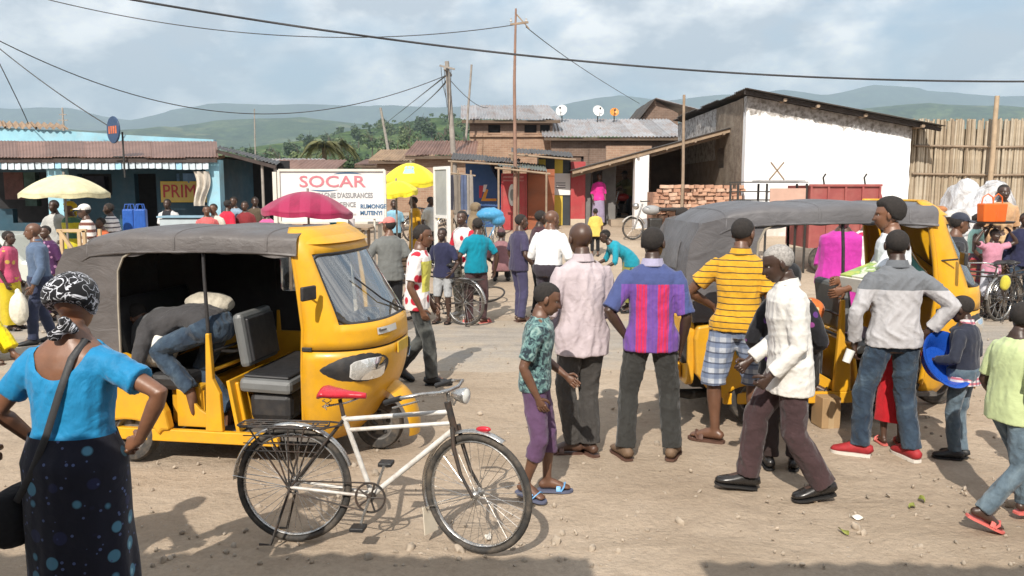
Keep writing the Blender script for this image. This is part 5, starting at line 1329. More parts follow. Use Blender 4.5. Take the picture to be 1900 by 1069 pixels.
def auto_rickshaw(label, loc, rz, canvas, dark_inside, far_open=False):
 T = thing('auto_rickshaw', label, 'three wheeler', loc, rz, 'yellow three wheelers in the street')
 def xf(z): return float(np.interp(z, [.20, .34, .50, .62, .76, .92, 1.06, 1.14, 1.62, 1.70, 1.76], [1.72, 1.86, 1.965, 2.02, 2.05, 2.055, 2.035, 2.00, 1.655, 1.60, 1.50]))
 def wd(z): return float(np.interp(z, [.20, .34, .50, .76, 1.06, 1.62, 1.70, 1.76], [.47, .52, .555, .585, .59, .57, .55, .46]))
 def xb(z): return float(np.interp(z, [.20, .76, 1.06, 1.62, 1.76], [1.44, 1.47, 1.49, 1.40, 1.34]))
 def cab(u, z):
  """u = -1 .. 1 round the nose from the right edge to the left edge"""
  a = u * PI / 2; e = 2 / 2.7
  cx = math.copysign(abs(math.cos(a)) ** e, math.cos(a)); sy = math.copysign(abs(math.sin(a)) ** e, math.sin(a))
  return Vector((xb(z) + (xf(z) - xb(z)) * cx, wd(z) * sy, z))
 US = [-1, -.93, -.86, -.80, -.74, -.68, -.60, -.50, -.40, -.30, -.2, -.1, 0, .1, .2, .3, .4, .5, .6, .68, .74, .80, .86, .93, 1]
 ZL = [.20, .27, .34, .42, .50, .58, .66, .74, .82, .885]
 ZU = [.90, .96, 1.02, 1.08, 1.12, 1.2, 1.28, 1.36, 1.44, 1.52, 1.58, 1.64, 1.70, 1.735, 1.76]
 def uL(z): return float(np.interp(z, [1.08, 1.20, 1.58], [.66, .76, .70]))   # half angle of the windscreen
 def shell(name, zs, hole):
  mb = MB(); n = len(US)
  V = []
  for z in zs:
   for u in US: V.append(cab(u, z))
  F = []
  for j in range(len(zs) - 1):
   for i in range(n - 1):
    if hole and 1.08 - 1e-6 <= zs[j] and zs[j + 1] <= 1.58 + 1e-6 and US[i] >= -.74 - 1e-6 and US[i + 1] <= .74 + 1e-6: continue
    F.append((j * n + i, j * n + i + 1, (j + 1) * n + i + 1, (j + 1) * n + i))
  mb.add(V, F)
  o = mb.build(name, YEL, T, 50)
  s = o.modifiers.new('solid', 'SOLIDIFY'); s.thickness = .018; s.offset = 1
  return o
 shell('front_panel', ZL, False); shell('windscreen_surround', ZU, True)
 mb = MB(); mb.tube([cab(u, .893) for u in US], .008, 6); mb.build('panel_seam', BLKP, T, 60)
 mb = MB(); mb.grid(lambda u, v: cab(-.74 + 1.48 * u, 1.08 + .5 * v) + Vector((-.006, 0, 0)), 28, 10)
 g = mb.build('windscreen', glass_mat(), T, 180)
 loop = [cab(-.74 + 1.48 * i / 24, 1.08 + (.05 if i in (0, 24) else .018 if i in (1, 23) else 0)) for i in range(25)] + [cab(.745, 1.08 + .5 * i / 10) for i in range(1, 10)] + [cab(.74 - 1.48 * i / 24, 1.58 - (.03 if i in (0, 24) else .01 if i in (1, 23) else 0)) for i in range(25)] + [cab(-.745, 1.58 - .5 * i / 10) for i in range(1, 10)]
 mb = MB(); mb.tube(loop, .017, 7, closed=True); mb.build('gasket', BLKP, g, 60)
 mb = MB(); mb.tube([cab(.15, 1.085) + Vector((.03, 0, 0)), cab(-.1, 1.22) + Vector((.03, 0, 0)), cab(-.32, 1.40) + Vector((.03, 0, 0))], .007, 6); mb.build('wiper', BLKP, g, 60)
 mb = MB(); mb.sheet(lambda u, v: cab(-.95 + 1.9 * u, 1.655 + .06 * v) + Vector((.055 * (1 - v) * math.cos((u - .5) * 2.4) + .012, 0, .0 - .0 * v)), 26, 3, (-.012, 0, .010)); mb.build('visor', YEL, T, 50)
 lens = glass_mat('lamp_glass', (.95, .95, .95))
 for sd in (-1, 1):
  mb = MB()
  pts = [(.93, .80, .01), (.88, .80, .03)]
  def sur(u, v, sd=sd):
   uu = .20 + .72 * u; zc = .745 + .012 * math.sin(u * PI); hh = .125 * math.sin(PI * (0.10 + .86 * (1 - u) ** .8 * .55 + .04)) + .02
   hh = float(np.interp(u, [0, .12, .4, .75, .93, 1], [.075, .105, .122, .105, .06, .02])); z = zc + (v - .5) * 2 * hh
   bul = .030 * math.sin(PI * min(1, max(0, v))) * math.sin(PI * min(1, max(0, .06 + u * .9)))
   p = cab(sd * uu, z); nrm = Vector((p.x - 1.4, p.y * 1.3, 0)).normalized()
   return p + nrm * (.012 + bul)
  sh = MB(); sh.grid(sur, 18, 8); hs = sh.build('headlight_surround', BLKP, T, 60)
  def lam(u, v, sd=sd):
   uu = .28 + .37 * u; hh = float(np.interp(u, [0, .10, .5, .88, 1], [.055, .078, .082, .070, .045])); z = .745 + (v - .5) * 2 * hh
   p = cab(sd * uu, z); nrm = Vector((p.x - 1.4, p.y * 1.3, 0)).normalized()
   return p + nrm * (.046 + .022 * math.sin(PI * v) * math.sin(PI * u))
  lm = MB(); lm.grid(lam, 12, 8); l = lm.build('headlight', lens, T, 60)
  rf = MB(); rf.grid(lambda u, v: lam(u, v) - Vector((.012, 0, 0)), 10, 6); rf.build('reflector', var_mat('lamp_silver', (.78, .77, .74), .25, .12, 24, metal=.3), l, 60)
  p = cab(sd * .97, 1.30); mb = MB(); mb.tube([p, p + Vector((.10, sd * .10, .02))], .007, 6); mr = mb.build('mirror', BLKP, T, 60)
  mb = MB(); mb.box(p + Vector((.11, sd * .16, .03)), (.03, .15, .10), (0, 0, sd * .3)); mb.build('mirror_glass', BLKP, mr, bevel=.01)
 wht = var_mat('sticker_white', (.66, .65, .60), .6, .06, 20)
 mb = MB(); mb.grid(lambda u, v: cab(-.36 + .30 * u, .985 + .05 * v) + Vector((.024, -.004, 0)), 10, 2); st = mb.build('sticker', wht, T, 60)
 for k in range(5): mb = MB(); mb.box(cab(-.335 + .022 * k, 1.018 - .004 * (k > 0)) + Vector((.030, -.006, 0)), (.006, .014, .020 - .008 * (k > 0)), (0, 0, -.5)); mb.build('ink_mark', GREYRIM, st)
 mb = MB(); mb.box((xf(.86) + .030, 0, .845), (.012, .26, .085)); mb.build('number_plate', var_mat('plate_yellow', (.62, .40, .03), .5, .1, 20), T, bevel=.004)
 for sd in (-1, 1):
  mb = MB(); mb.tube([(1.40, sd * .56, 1.66), (1.46, sd * .585, 1.30), (1.49, sd * .59, 1.05), (1.47, sd * .58, .76), (1.44, sd * .52, .30)], [(.018, .026)] * 5, 8, ref=(1, 0, 0)); mb.build('pillar', YEL, T, 60)
 mb = MB(); mb.box((1.52, -.605, .905), (.08, .02, .03)); mb.build('latch', DSTEEL, T, bevel=.004)
 mb = MB(); mb.box((.70, 0, .215), (1.75, 1.10, .03)); mb.build('floor', var_mat('floor_rubber', (.09, .085, .08), .9, .3, 12, dirt=(.3, .25, .2), dirt_amt=.5), T)
 for sd in (-1, 1):
  mb = MB(); mb.prism([(-.26, .17), (1.26, .17), (1.26, .245), (1.20, .262), (-.26, .262)], (0, sd * .615, 0), (1, 0, 0), (0, 0, 1), (0, -sd * .05, 0)); mb.build('sill', YEL, T, bevel=.008, fix=True)
 for sd in (-1, 1):
  arch = [(.265 * math.cos(a), .20 + .13 * math.sin(a)) for a in np.linspace(math.radians(8), math.radians(172), 14)]
  poly = [(.30, .262)] + arch + [(-.40, .30), (-.50, .42), (-.52, .70), (-.50, .80), (-.30, .83), (-.02, .83), (.07, .80), (.22, .60), (.33, .40), (.36, .262)]
  mb = MB(); mb.prism(poly, (0, sd * .640, 0), (1, 0, 0), (0, 0, 1), (0, -sd * .09, 0)); q = mb.build('quarter_panel', YEL, T, bevel=.02, fix=True)
  mb = MB(); mb.prism([(-.36, .735), (-.10, .735), (-.02, .70), (-.10, .692), (-.36, .692)], (0, sd * .637, 0), (1, 0, 0), (0, 0, 1), (0, sd * .012, 0)); mb.build('air_vent', BLKP, q, fix=True)
  dec = var_mat('teal_decal', (.05, .22, .26), .5, .1, 20)
  for k in range(3):
   x0 = -.32 + k * .13; mb = MB(); mb.prism([(x0, .622), (x0 + .10, .622), (x0 + .07, .57), (x0 + .02, .57)], (0, sd * .638, 0), (1, 0, 0), (0, 0, 1), (0, sd * .006, 0)); mb.build('decal', dec, q, fix=True)
  mb = MB(); mb.prism([(.36, .262), (.74, .262), (.74, .30), (.56, .40), (.44, .52), (.36, .56)], (0, sd * .52, 0), (1, 0, 0), (0, 0, 1), (0, -sd * .03, 0)); mb.build('step_panel', YEL, T, bevel=.006, fix=True)
  mb = MB(); mb.prism([(.655, .262), (.80, .262), (.79, .55), (.735, .66), (.72, 1.00), (.69, 1.00), (.675, .66)], (0, sd * .612, 0), (1, 0, 0), (0, 0, 1), (0, -sd * .045, 0)); mb.build('door_pillar', YEL, T, bevel=.008, fix=True)
  mb = MB(); mb.tube([(.705, sd * .59, .98), (.69, sd * .585, 1.40), (.68, sd * .57, 1.62)], .014, 8); mb.build('roof_post', BLKP, T, 60)
 mb = MB(); mb.box((.86, 0, .44), (.03, 1.10, .40), (0, -.18, 0)); part = mb.build('partition', YEL, T, bevel=.006)
 for k in range(9):
  mb = MB(); mb.box((.885, -.46 + k * .115, .44), (.03, .035, .34), (0, -.18, 0)); mb.build('rib', YEL, part, bevel=.01)
 for k, (w_, h_) in enumerate(((.24, .24), (.15, .15))):
  mb = MB(); frame_panel(mb, resample(rrect(w_, h_, .03), 24), resample(rrect(w_ - .045, h_ - .045, .02), 24), (.42, -.40, .42), (1, 0, 0), (0, 0, 1), (0, -.02, 0)); mb.build('pressed_frame', YEL, part, fix=True)
 mb = MB(); mb.box((.40, 0, .41), (.26, .90, .30)); mb.build('seat_box', YEL, T, bevel=.02)
 mb = MB(); mb.box((.20, 0, .60), (.52, 1.06, .13)); mb.build('rear_seat', VINYL, T, bevel=.04)
 mb = MB(); mb.box((-.16, 0, .94), (.14, 1.06, .56), (0, -.22, 0)); mb.build('rear_backrest', VINYL, T, bevel=.04)
 mb = MB(); mb.box((1.10, 0, .585), (.44, .98, .11), (0, .03, 0)); ds = mb.build('driver_seat', SEATG, T, bevel=.035)
 mb = MB(); mb.box((1.10, 0, .652), (.38, .92, .022), (0, .03, 0)); mb.build('seat_cushion', VINYL, ds, bevel=.01)
 mb = MB(); mb.box((.84, -.10, .90), (.09, .52, .42), (0, -.16, 0)); mb.build('driver_backrest', SEATG, T, bevel=.035)
 mb = MB(); mb.box((.898, -.10, .90), (.03, .44, .34), (0, -.16, 0)); mb.build('backrest_pad', VINYL, T, bevel=.012)
 mb = MB(); mb.tube([(.72, -.56, .72), (.74, -.30, .72), (.74, .4, .72)], .015, 8); mb.build('grab_rail', YEL, T, 60)
 mb = MB(); mb.tube([(.72, -.56, .86), (.74, -.30, .86), (.74, .4, .86)], .012, 8); mb.build('grab_rail', BLKP, T, 60)
 mb = MB(); mb.box((1.12, 0, .42), (.36, .9, .22)); mb.build('fuel_tank', BLKP, T, bevel=.05)
 mb = MB(); mb.tube([(1.62, 0, .50), (1.55, 0, .98)], .03, 10); hb = mb.build('steering_column', DSTEEL, T, 60)
 mb = MB(); mb.tube([(1.42, -.33, 1.02), (1.50, -.20, 1.03), (1.54, 0, 1.0), (1.50, .20, 1.03), (1.42, .33, 1.02)], .016, 8); mb.build('handlebar', DSTEEL, hb, 60)
 mb = MB(); mb.box((1.66, 0, 1.02), (.16, .9, .10)); mb.build('dashboard', BLKP, T, bevel=.03)
 def roof(u, v):
  x = 1.46 - 1.98 * u; a = (v - .5) * PI
  zt = float(np.interp(x, [-.52, -.42, -.25, .1, .7, 1.2, 1.46], [1.52, 1.63, 1.715, 1.745, 1.755, 1.75, 1.735])); w_ = float(np.interp(x, [-.52, -.3, .2, 1.46], [.56, .60, .625, .605]))
  e = .42; sy = math.copysign(abs(math.sin(a)) ** .62, math.sin(a)); cz = abs(math.cos(a)) ** e
  sag = .010 * math.sin((x + .5) * 9) * cz
  return Vector((x, w_ * sy, zt - .13 + .13 * cz - sag + (0 if abs(v - .5) < .47 else -.02)))
 mb = MB(); mb.sheet(lambda u, v: roof(u, v), 34, 26, (0, 0, .012)); cn = mb.build('canopy', canvas, T, 60)
 for sd in (-1, 1):     # welted edge
  mb = MB(); mb.tube([roof(i / 30, 0.0 if sd < 0 else 1.0) + Vector((0, sd * .006, -.004)) for i in range(31)], .010, 6); mb.build('welt', canvas, cn, 60)
 for xq in (.12, .50, .88):
  mb = MB(); mb.tube([roof(xq, i / 24) + Vector((0, 0, .008)) for i in range(25)], .011, 6); mb.build('hoop_seam', canvas, cn, 60)
 def rear(u, v):
  y = (u - .5) * 2; z = .82 + (1.60 - .82) * v
  w_ = .575 + .02 * math.sin(v * PI); xr = -.52 - .085 * math.sin(PI * min(1, v * 1.0)) * (1 - abs(y) ** 3) + .10 * max(0, v - .75)
  return Vector((xr, w_ * y, z))
 mb = MB(); mb.sheet(rear, 16, 14, (.012, 0, 0)); rw = mb.build('canopy_back', canvas, T, 60)
 mb = MB(); mb.sheet(lambda u, v: rear(.25 + .5 * u, .52 + .28 * v) + Vector((-.010, 0, 0)), 6, 4, (.004, 0, 0)); mb.build('rear_window', canvas, rw, 60)
 for sd in (-1, 1):
  poly = [(-.53, .83), (-.585, 1.05), (-.60, 1.25), (-.57, 1.45), (-.48, 1.60), (-.30, 1.64), (.05, 1.645), (.30, 1.64), (.12, 1.60), (.03, 1.55), (-.02, 1.45), (-.035, 1.2), (-.04, .83)]
  mb = MB(); mb.prism(poly, (0, sd * .606, 0), (1, 0, 0), (0, 0, 1), (0, -sd * .014, 0)); q = mb.build('side_canvas', canvas, T, fix=True)
  mb = MB(); mb.tube([(a, sd * .610, b) for a, b in poly[7:]], .010, 6); mb.build('welt', var_mat('welt_cream', (.32, .28, .22), .7, .2, 10), q, 60)
 for sd in (-1, 1):
  mb = MB(); mb.sheet(lambda u, v: Vector((.02 + 1.40 * u, sd * (.610 - .004 * math.sin(u * 40)), 1.645 - (.05 + .035 * (1 - math.sin(u * PI)) + .012 * math.sin(u * 23)) * v)), 30, 3, (0, -sd * .008, 0)); mb.build('valance', canvas, T, 60)
 mb = MB(); out = [(-.05, .80), (.70, .80), (1.42, .80), (1.42, 1.2), (1.40, 1.64), (.7, 1.64), (-.05, 1.64), (-.05, 1.2)]
 inn = rrect(.36, .30, .03, 5, .92, 1.32)
 o2 = resample([(1.42, 1.30), (1.40, 1.64), (-.05, 1.64), (-.05, .80), (1.45, .80)], 40); i2 = resample([(1.10, 1.32), (1.10, 1.47), (.74, 1.47), (.74, 1.17), (1.10, 1.17)], 40)
 if not far_open:
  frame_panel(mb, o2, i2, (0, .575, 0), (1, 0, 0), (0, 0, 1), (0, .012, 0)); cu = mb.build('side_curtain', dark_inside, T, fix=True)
  mb = MB(); mb.box((.92, .581, 1.32), (.36, .004, .30)); mb.build('curtain_window', glass_mat('curtain_plastic', (.85, .88, .9)), cu)
 mb = MB(); mb.box((.62, .58, .53), (1.3, .03, .58)); mb.build('side_panel', YEL, T, bevel=.01)
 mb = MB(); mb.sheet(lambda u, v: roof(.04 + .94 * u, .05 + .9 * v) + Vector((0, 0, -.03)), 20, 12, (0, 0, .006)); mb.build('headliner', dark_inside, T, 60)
 mb = MB(); mb.prism(rrect(1.14, .52, .08, 4, 0, .57), (-.50, 0, 0), (0, 1, 0), (0, 0, 1), (-.06, 0, 0)); rb = mb.build('rear_panel', YEL, T, bevel=.015, fix=True)
 mb = MB(); mb.prism(rrect(.84, .13, .03, 4, 0, .40), (-.57, 0, 0), (0, 1, 0), (0, 0, 1), (-.035, 0, 0)); mb.build('bumper', YEL, rb, bevel=.01, fix=True)
 for sd in (-1, 1):
  mb = MB(); mb.box((-.578, sd * .50, .60), (.05, .09, .22)); l = mb.build('tail_lamp', BLKP, rb, bevel=.015)
 redl = var_mat('red_lens', (.40, .015, .015), .25, .1, 20)
 for sd in (-1, 1):
  mb = MB(); mb.box((-.606, sd * .50, .64), (.02, .07, .10)); mb.build('red_lens', redl, rb, bevel=.008)
 mb = MB(); mb.box((-.568, 0, .60), (.01, .62, .035)); mb.build('trim_strip', BLKP, rb)
 def mud(u, v):
  a = math.radians(-12 + 178 * u); y = (v - .5) * 2
  r_ = .285 + .045 * (1 - y * y); c = Vector((1.86, 0, .215))
  bul = 1.0 - .35 * max(0, (u - .6))
  return c + Vector((math.cos(a) * (r_ + .03 * (1 - u)), y * (.135 + .02 * math.sin(u * PI)), math.sin(a) * r_ * 1.12 * bul))
 mb = MB(); mb.sheet(mud, 26, 10, (0, 0, .006)); mb.build('mudguard', YEL, T, 60)
 mb = MB()
 mb.tube([(1.72, -.10, .56), (1.84, -.10, .24), (1.88, -.10, .21)], .022, 8); fk = mb.build('fork', DSTEEL, T, 60)
 wheel_parts(T, (1.87, 0, .205), .205, .11)
 for sd in (-1, 1): wheel_parts(T, (0, sd * .555, .215), .215, .13)
 mb = MB(); mb.tube([(0, -.52, .215), (0, .52, .215)], .03, 8); mb.build('axle', DSTEEL, T, 60)
 mb = MB(); mb.box((-.24, .05, .33), (.42, .60, .22)); mb.build('engine', DSTEEL, T, bevel=.04)
 mb = MB(); mb.tube([(-.1, -.2, .18), (-.45, -.25, .17), (-.60, -.26, .19)], [.03, .045, .03], 10); mb.build('exhaust', DSTEEL, T, 60)
 return T
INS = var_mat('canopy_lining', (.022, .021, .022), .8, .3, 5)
can1 = canvas_mat('brown_grey_canvas', (.118, .105, .100), (.20, .185, .175))
can2 = canvas_mat('silver_grey_canvas', (.125, .12, .125), (.22, .215, .22))
# ---- placement
def place_rickshaws():
 rzA = math.radians(-9.0)
 near = on_ground(243, 858); x, y = near.x, near.y
 ox = x - (.555) * -math.sin(rzA) * -1 * 1;
 c, s = math.cos(rzA), math.sin(rzA)
 lx, ly = 0.0, -.62                       # local point of the near rear tyre
 A = (x - (c * lx - s * ly), y - (s * lx + c * ly), 0)
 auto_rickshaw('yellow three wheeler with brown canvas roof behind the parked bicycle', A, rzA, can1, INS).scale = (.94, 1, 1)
 rzB = math.radians(3.0)
 near = on_ground(1398, 788); x, y = near.x, near.y
 c, s = math.cos(rzB), math.sin(rzB)
 B = (x - (c * lx - s * ly), y - (s * lx + c * ly), 0)
 auto_rickshaw('yellow three wheeler with silver grey canvas roof amid the standing men', B, rzB, can2, INS, True).scale = (1.06, 1.04, 1.10)
 return A, rzA, B, rzB
RA, RZA, RB, RZB = place_rickshaws()
def in_frame(R, rz, p):
 c, s = math.cos(rz), math.sin(rz); return (R[0] + c * p[0] - s * p[1], R[1] + s * p[0] + c * p[1], R[2] + p[2])
def riders():
 p = in_frame(RA, RZA, (.60, -.40, 0))
 person('person in jeans kneeling on the rear seat, bent into the three wheeler', (p[0], p[1]), 288, 1.68, 'brown', dict(mat=cloth('soot_knit', (.05, .048, .05), fold=.6), sleeve=.9, hem=.02, loose=.02), dict(mat=JEANS, loose=.012), None, 'short',
  dict(knee=[(-.2, 1, .1), (.1, 1, .3)], lean=86, neck=.8, arms=[(-.1, .2, -.42), (.1, .3, -.36)], feet=[(-.12, .10, .40, 0, 30), (.10, -.06, .22, 10, 20)], foot_dir=[(0, -.45, -1), (0, -.2, -1)]), 'near', .98, hips=(0.0, .02, .99), z0=.0)
 wsack = cloth('white_cotton', (.70, .68, .62), var=.06, fold=.7)
 mb = MB(); mb.ellipsoid((0, 0, 0), (.15, .13, .17), 14, 12); mb.ellipsoid((.06, .02, .14), (.12, .1, .08), 12, 10)
 o = remesh_later(mb, 'cloth_bundle', wsack, .012, None, (.03, 16), 1, 9); o.location = in_frame(RA, RZA, (.16, -.42, .86)); o.rotation_euler = (0, .3, .4); tag(o, 'white cotton bundle on the rear seat of the three wheeler', 'bundle')
 mb = MB(); mb.ellipsoid((0, 0, 0), (.20, .16, .24), 14, 12); mb.ellipsoid((.05, .05, .16), (.13, .1, .12), 12, 10)
 o = remesh_later(mb, 'cloth_bundle', cloth('slate_cotton', (.10, .105, .11), fold=.7), .014, None, (.03, 14), 1, 4); o.location = in_frame(RA, RZA, (.04, -.30, .86)); tag(o, 'dark grey cloth bundle behind the white one on the seat', 'bundle')
 mb = MB(); mb.ellipsoid((0, 0, 0), (.19, .14, .085), 14, 10)
 o = remesh_later(mb, 'cloth_bundle', cloth('oat_knit', (.46, .42, .34), fold=.6), .012, None, (.02, 18), 1, 5); o.location = in_frame(RA, RZA, (.50, -.26, 1.17)); o.rotation_euler = (.2, .1, .2); tag(o, 'oat coloured knitted cloth lying over the kneeling person', 'cloth')
 def sit(lx, ly, lab, tm, bm, hair, h=1.6, face=90, skin='dark', **kw):
  p = in_frame(RB, RZB, (lx, ly, 0))
  person(lab, (p[0], p[1]), face - math.degrees(RZB), h, skin, dict(mat=tm, sleeve=.6, loose=.02), dict(mat=bm, loose=.03), ('sandal', BLK, BLK), hair, dict(feet=[(-.1, .42, .0, 0, 0), (.1, .42, .0, 0, 0)], arms=[(-.05, .25, -.3), (.05, .25, -.3)], **kw), 'mid', hips=(0, 0, .40), z0=.24, female=True)
 sit(.24, -.22, 'woman veiled in black sitting in the back of the three wheeler', DARKCLOTH, DARKCLOTH, ('veil', DARKCLOTH), 1.62, 120, head=(20, 8, 0))
 for px, lab, m, face in ((1566, 'woman in magenta dress standing beyond the open three wheeler', cloth('fuchsia', (.46, .035, .30)), 200), (1612, 'woman in white dress with red flowers beyond the open three wheeler', cloth('red_flower_white', (.70, .67, .65), p_dots(6, .36, (.48, .02, .07), .8)), 160)):
  loc, h = spot(px, 0, 388, 9.9); person(lab, loc, face, h, 'dark', dict(mat=m, sleeve=.6, loose=.05), dict(mat=m, type='skirt', len=.46), ('sandal', BLK, BLK), 'short', {}, 'mid', 1.25, female=True)
 mb = MB(); mb.ellipsoid((0, 0, 0), (.13, .12, .12), 14, 10)
 o = remesh_later(mb, 'cloth_bundle', cloth('orange_print', (.6, .16, .04), p_dots(14, .3, (.65, .55, .3))), .014, None, (.02, 18), 1, 6); o.location = in_frame(RB, RZB, (.62, -.25, .95)); tag(o, 'orange printed bundle on the lap inside the three wheeler', 'bundle')
 p = on_ground(1541, 797); b = thing('cardboard_box', 'plain brown cardboard box standing under the three wheeler door', 'box', (p.x, p.y + .12, 0), .1)
 cb = var_mat('brown_card', (.36, .235, .12), .85, .12, 7)
 mb = MB(); mb.box((0, 0, .135), (.165, .2, .27)); mb.build('carton', cb, b, bevel=.004)
 mb = MB(); mb.box((0, -.1015, .135), (.05, .003, .272)); mb.build('tape', var_mat('tape_tan', (.42, .30, .17), .4, .05, 10), b)
 finish_people()
riders()
# ================================================================ BICYCLES
WHT = var_mat('white_enamel', (.62, .60, .56), .45, .12, 18, dirt=(.22, .15, .10), dirt_amt=.75)
CHROME = var_mat('worn_chrome', (.50, .49, .47), .28, .2, 24, metal=.85, dirt=(.22, .16, .11), dirt_amt=.5)
RUST = var_mat('rusty_black', (.03, .027, .025), .6, .3, 20, dirt=(.12, .06, .03), dirt_amt=.6)
REDV = var_mat('red_vinyl', (.48, .02, .035), .3, .12, 14, spec=.5)
CREAMP = var_mat('cream_plastic', (.58, .52, .42), .6, .1, 14)
def bike_wheel(parent, c, R, steer=0.0, detail=True, tyre=None, name='wheel'):
 """axle along y; origin at the hub"""
 mb = MB(); n = 48 if detail else 28
 mb.tube([(math.cos(2 * PI * i / n) * R, 0, math.sin(2 * PI * i / n) * R) for i in range(n)], .020, 8, closed=True, ref=(0, 1, 0))
 w = mb.build(name, tyre or TYRE, parent, 60, loc=c, rot=(0, 0, steer))
 mb = MB(); mb.tube([(math.cos(2 * PI * i / n) * (R - .026), 0, math.sin(2 * PI * i / n) * (R - .026)) for i in range(n)], [(.013, .009)] * n, 6, closed=True, ref=(0, 1, 0)); mb.build('rim', CHROME, w, 60)
 mb = MB(); mb.lathe([(.008, -.055), (.02, -.05), (.028, -.035), (.016, -.03), (.016, .03), (.028, .035), (.02, .05), (.008, .055)], (0, 0, 0), (0, 1, 0), 12); mb.build('hub', CHROME, w, 40)
 ns = 36 if detail else 14
 sp = MB()
 for k in range(ns):
  a = 2 * PI * k / ns; s = .03 if k % 2 else -.03; b = a + (.5 if (k // 2) % 2 else -.5)
  sp.tube([(math.cos(b) * .026, s, math.sin(b) * .026), (math.cos(a) * (R - .03), 0, math.sin(a) * (R - .03))], .0017 if detail else .003, 4, caps=False)
 tag(sp.build('spokes', CHROME, w), kind='stuff')
 return w
def fender(mb, c, R, a0, a1, w, steer=0.0, n=24):
 C = Vector(c); rot = Matrix.Rotation(steer, 3, 'Z')
 def f(u, v):
  a = math.radians(a0 + (a1 - a0) * u); y = (v - .5) * 2
  rr = R + .032 + .012 * (1 - y * y)
  return C + rot @ Vector((math.cos(a) * rr, y * w, math.sin(a) * rr))
 mb.sheet(f, n, 6, (0, 0, .003)); return f
def bicycle(label, loc, rz, frame=WHT, fendm=None, saddle=REDV, lean=0.0, steer=0.0, detail=True, rack=True, lamp=True, flap=True, group='bicycles'):
 """local: x forward, y left, origin on the ground between the wheels"""
 fendm = fendm or CHROME
 B = thing('bicycle', label, 'bicycle', loc, rz, group); B.rotation_euler = (lean, 0, rz)
 R = .335; wb = 1.13
 rh = Vector((-.50, 0, R)); fh = Vector((wb - .50, 0, R))
 bb = Vector((-.02, 0, .285)); seat = Vector((-.19, 0, .76)); headT = Vector((.44, 0, .83)); headB = Vector((.475, 0, .70))
 def T(name, pts, r, m, par=B, n=10, **k):
  mb = MB(); mb.tube(pts, r, n, **k); return mb.build(name, m, par, 60)
 st = Vector((.44, 0, .83)) ;
 T('top_tube', [seat + Vector((.01, 0, -.02)), headT + Vector((0, 0, -.03))], .0145, frame)
 T('twin_tube', [seat + Vector((.02, 0, -.085)), headB + Vector((-.01, 0, .035))], .0125, frame)
 T('down_tube', [bb, headB], .0165, frame); T('seat_tube', [bb, seat], .0155, frame); T('head_tube', [headB - Vector((-.006, 0, .03)), headT + Vector((-.006, 0, .03))], .021, RUST)
 for s in (-1, 1):
  T('chain_stay', [bb + Vector((0, s * .03, 0)), rh + Vector((0, s * .06, 0))], .010, frame)
  T('seat_stay', [seat + Vector((0, s * .02, -.02)), rh + Vector((0, s * .06, 0))], .008, RUST)
 rs = Matrix.Rotation(steer, 3, 'Z'); pv = Vector((.475, 0, 0))
 def S(p): p = Vector(p); return pv + rs @ (p - pv)
 for s in (-1, 1):
  T('fork_blade', [S((.48, s * .035, .72)), S((.50, s * .05, .60)), S((.55, s * .056, .45)), S((fh.x, s * .058, R))], [.014, .013, .011, .008], RUST)
 T('stem', [S((.44, 0, .84)), S((.425, 0, .925))], .013, CHROME)
 hbm = T('handlebar', [S((.20, -.27, .885)), S((.30, -.275, .92)), S((.40, -.22, .94)), S((.44, -.10, .93)), S((.43, 0, .92)), S((.44, .10, .93)), S((.40, .22, .94)), S((.30, .275, .92)), S((.20, .27, .885))], .011, CHROME)
 for s in (-1, 1):
  T('grip', [S((.175, s * .268, .877)), S((.29, s * .275, .918))], .016, BLK)
  T('brake_lever', [S((.38, s * .22, .90)), S((.22, s * .26, .85))], .006, CHROME)
 if lamp:
  mb = MB(); mb.lathe([(0, -.08), (.016, -.07), (.032, -.04), (.044, 0), (.048, .024), (.046, .028), (.036, .024)], S((.53, 0, .905)), rs @ Vector((1, 0, 0)), 16, caps=False); lm = mb.build('lamp', CHROME, B, 50)
  mb = MB(); mb.lathe([(0, .022), (.040, .020), (.043, .027), (.028, .036), (0, .04)], S((.53, 0, .905)), rs @ Vector((1, 0, 0)), 16, caps=False); mb.build('lamp_glass', var_mat('lamp_lens', (.7, .7, .66), .15, .05, 20), lm, 50)
  T('lamp_bracket', [S((.50, 0, .895)), S((.47, 0, .84))], .006, CHROME)
 bike_wheel(B, rh, R, 0, detail); bike_wheel(B, S(fh), R, steer, detail)
 mb = MB(); fender(mb, rh, R, 20, 178, .028); f1 = mb.build('mudguard', fendm, B, 60)
 mb = MB(); fender(mb, S(fh), R, 62, 205, .028, steer); f2 = mb.build('mudguard', fendm, B, 60)
 for s in (-1, 1):
  T('mudguard_stay', [rh + Vector((0, s * .06, 0)), rh + Vector((-.37, s * .028, .05))], .003, CHROME, n=5)
  T('mudguard_stay', [S(fh + Vector((0, s * .06, 0))), S(fh + Vector((-.345, s * .028, -.13)))], .003, CHROME, n=5)
 if flap:
  mb = MB(); c = S(fh + Vector((-.345, 0, -.155))); mb.prism([(-.035, .02), (.035, .02), (.06, -.14), (-.06, -.14)], c, rs @ Vector((.15, 1, 0)).normalized(), (-.18, 0, 1), rs @ Vector((-.006, 0, 0))); mb.build('mud_flap', CREAMP, B, fix=True)
  mb = MB(); p = S(fh + Vector((.04, 0, R + .052))); mb.ellipsoid(p, (.05, .018, .018), 12, 8, (0, -.1, steer)); mb.build('fender_ornament', REDV, f2, 60)
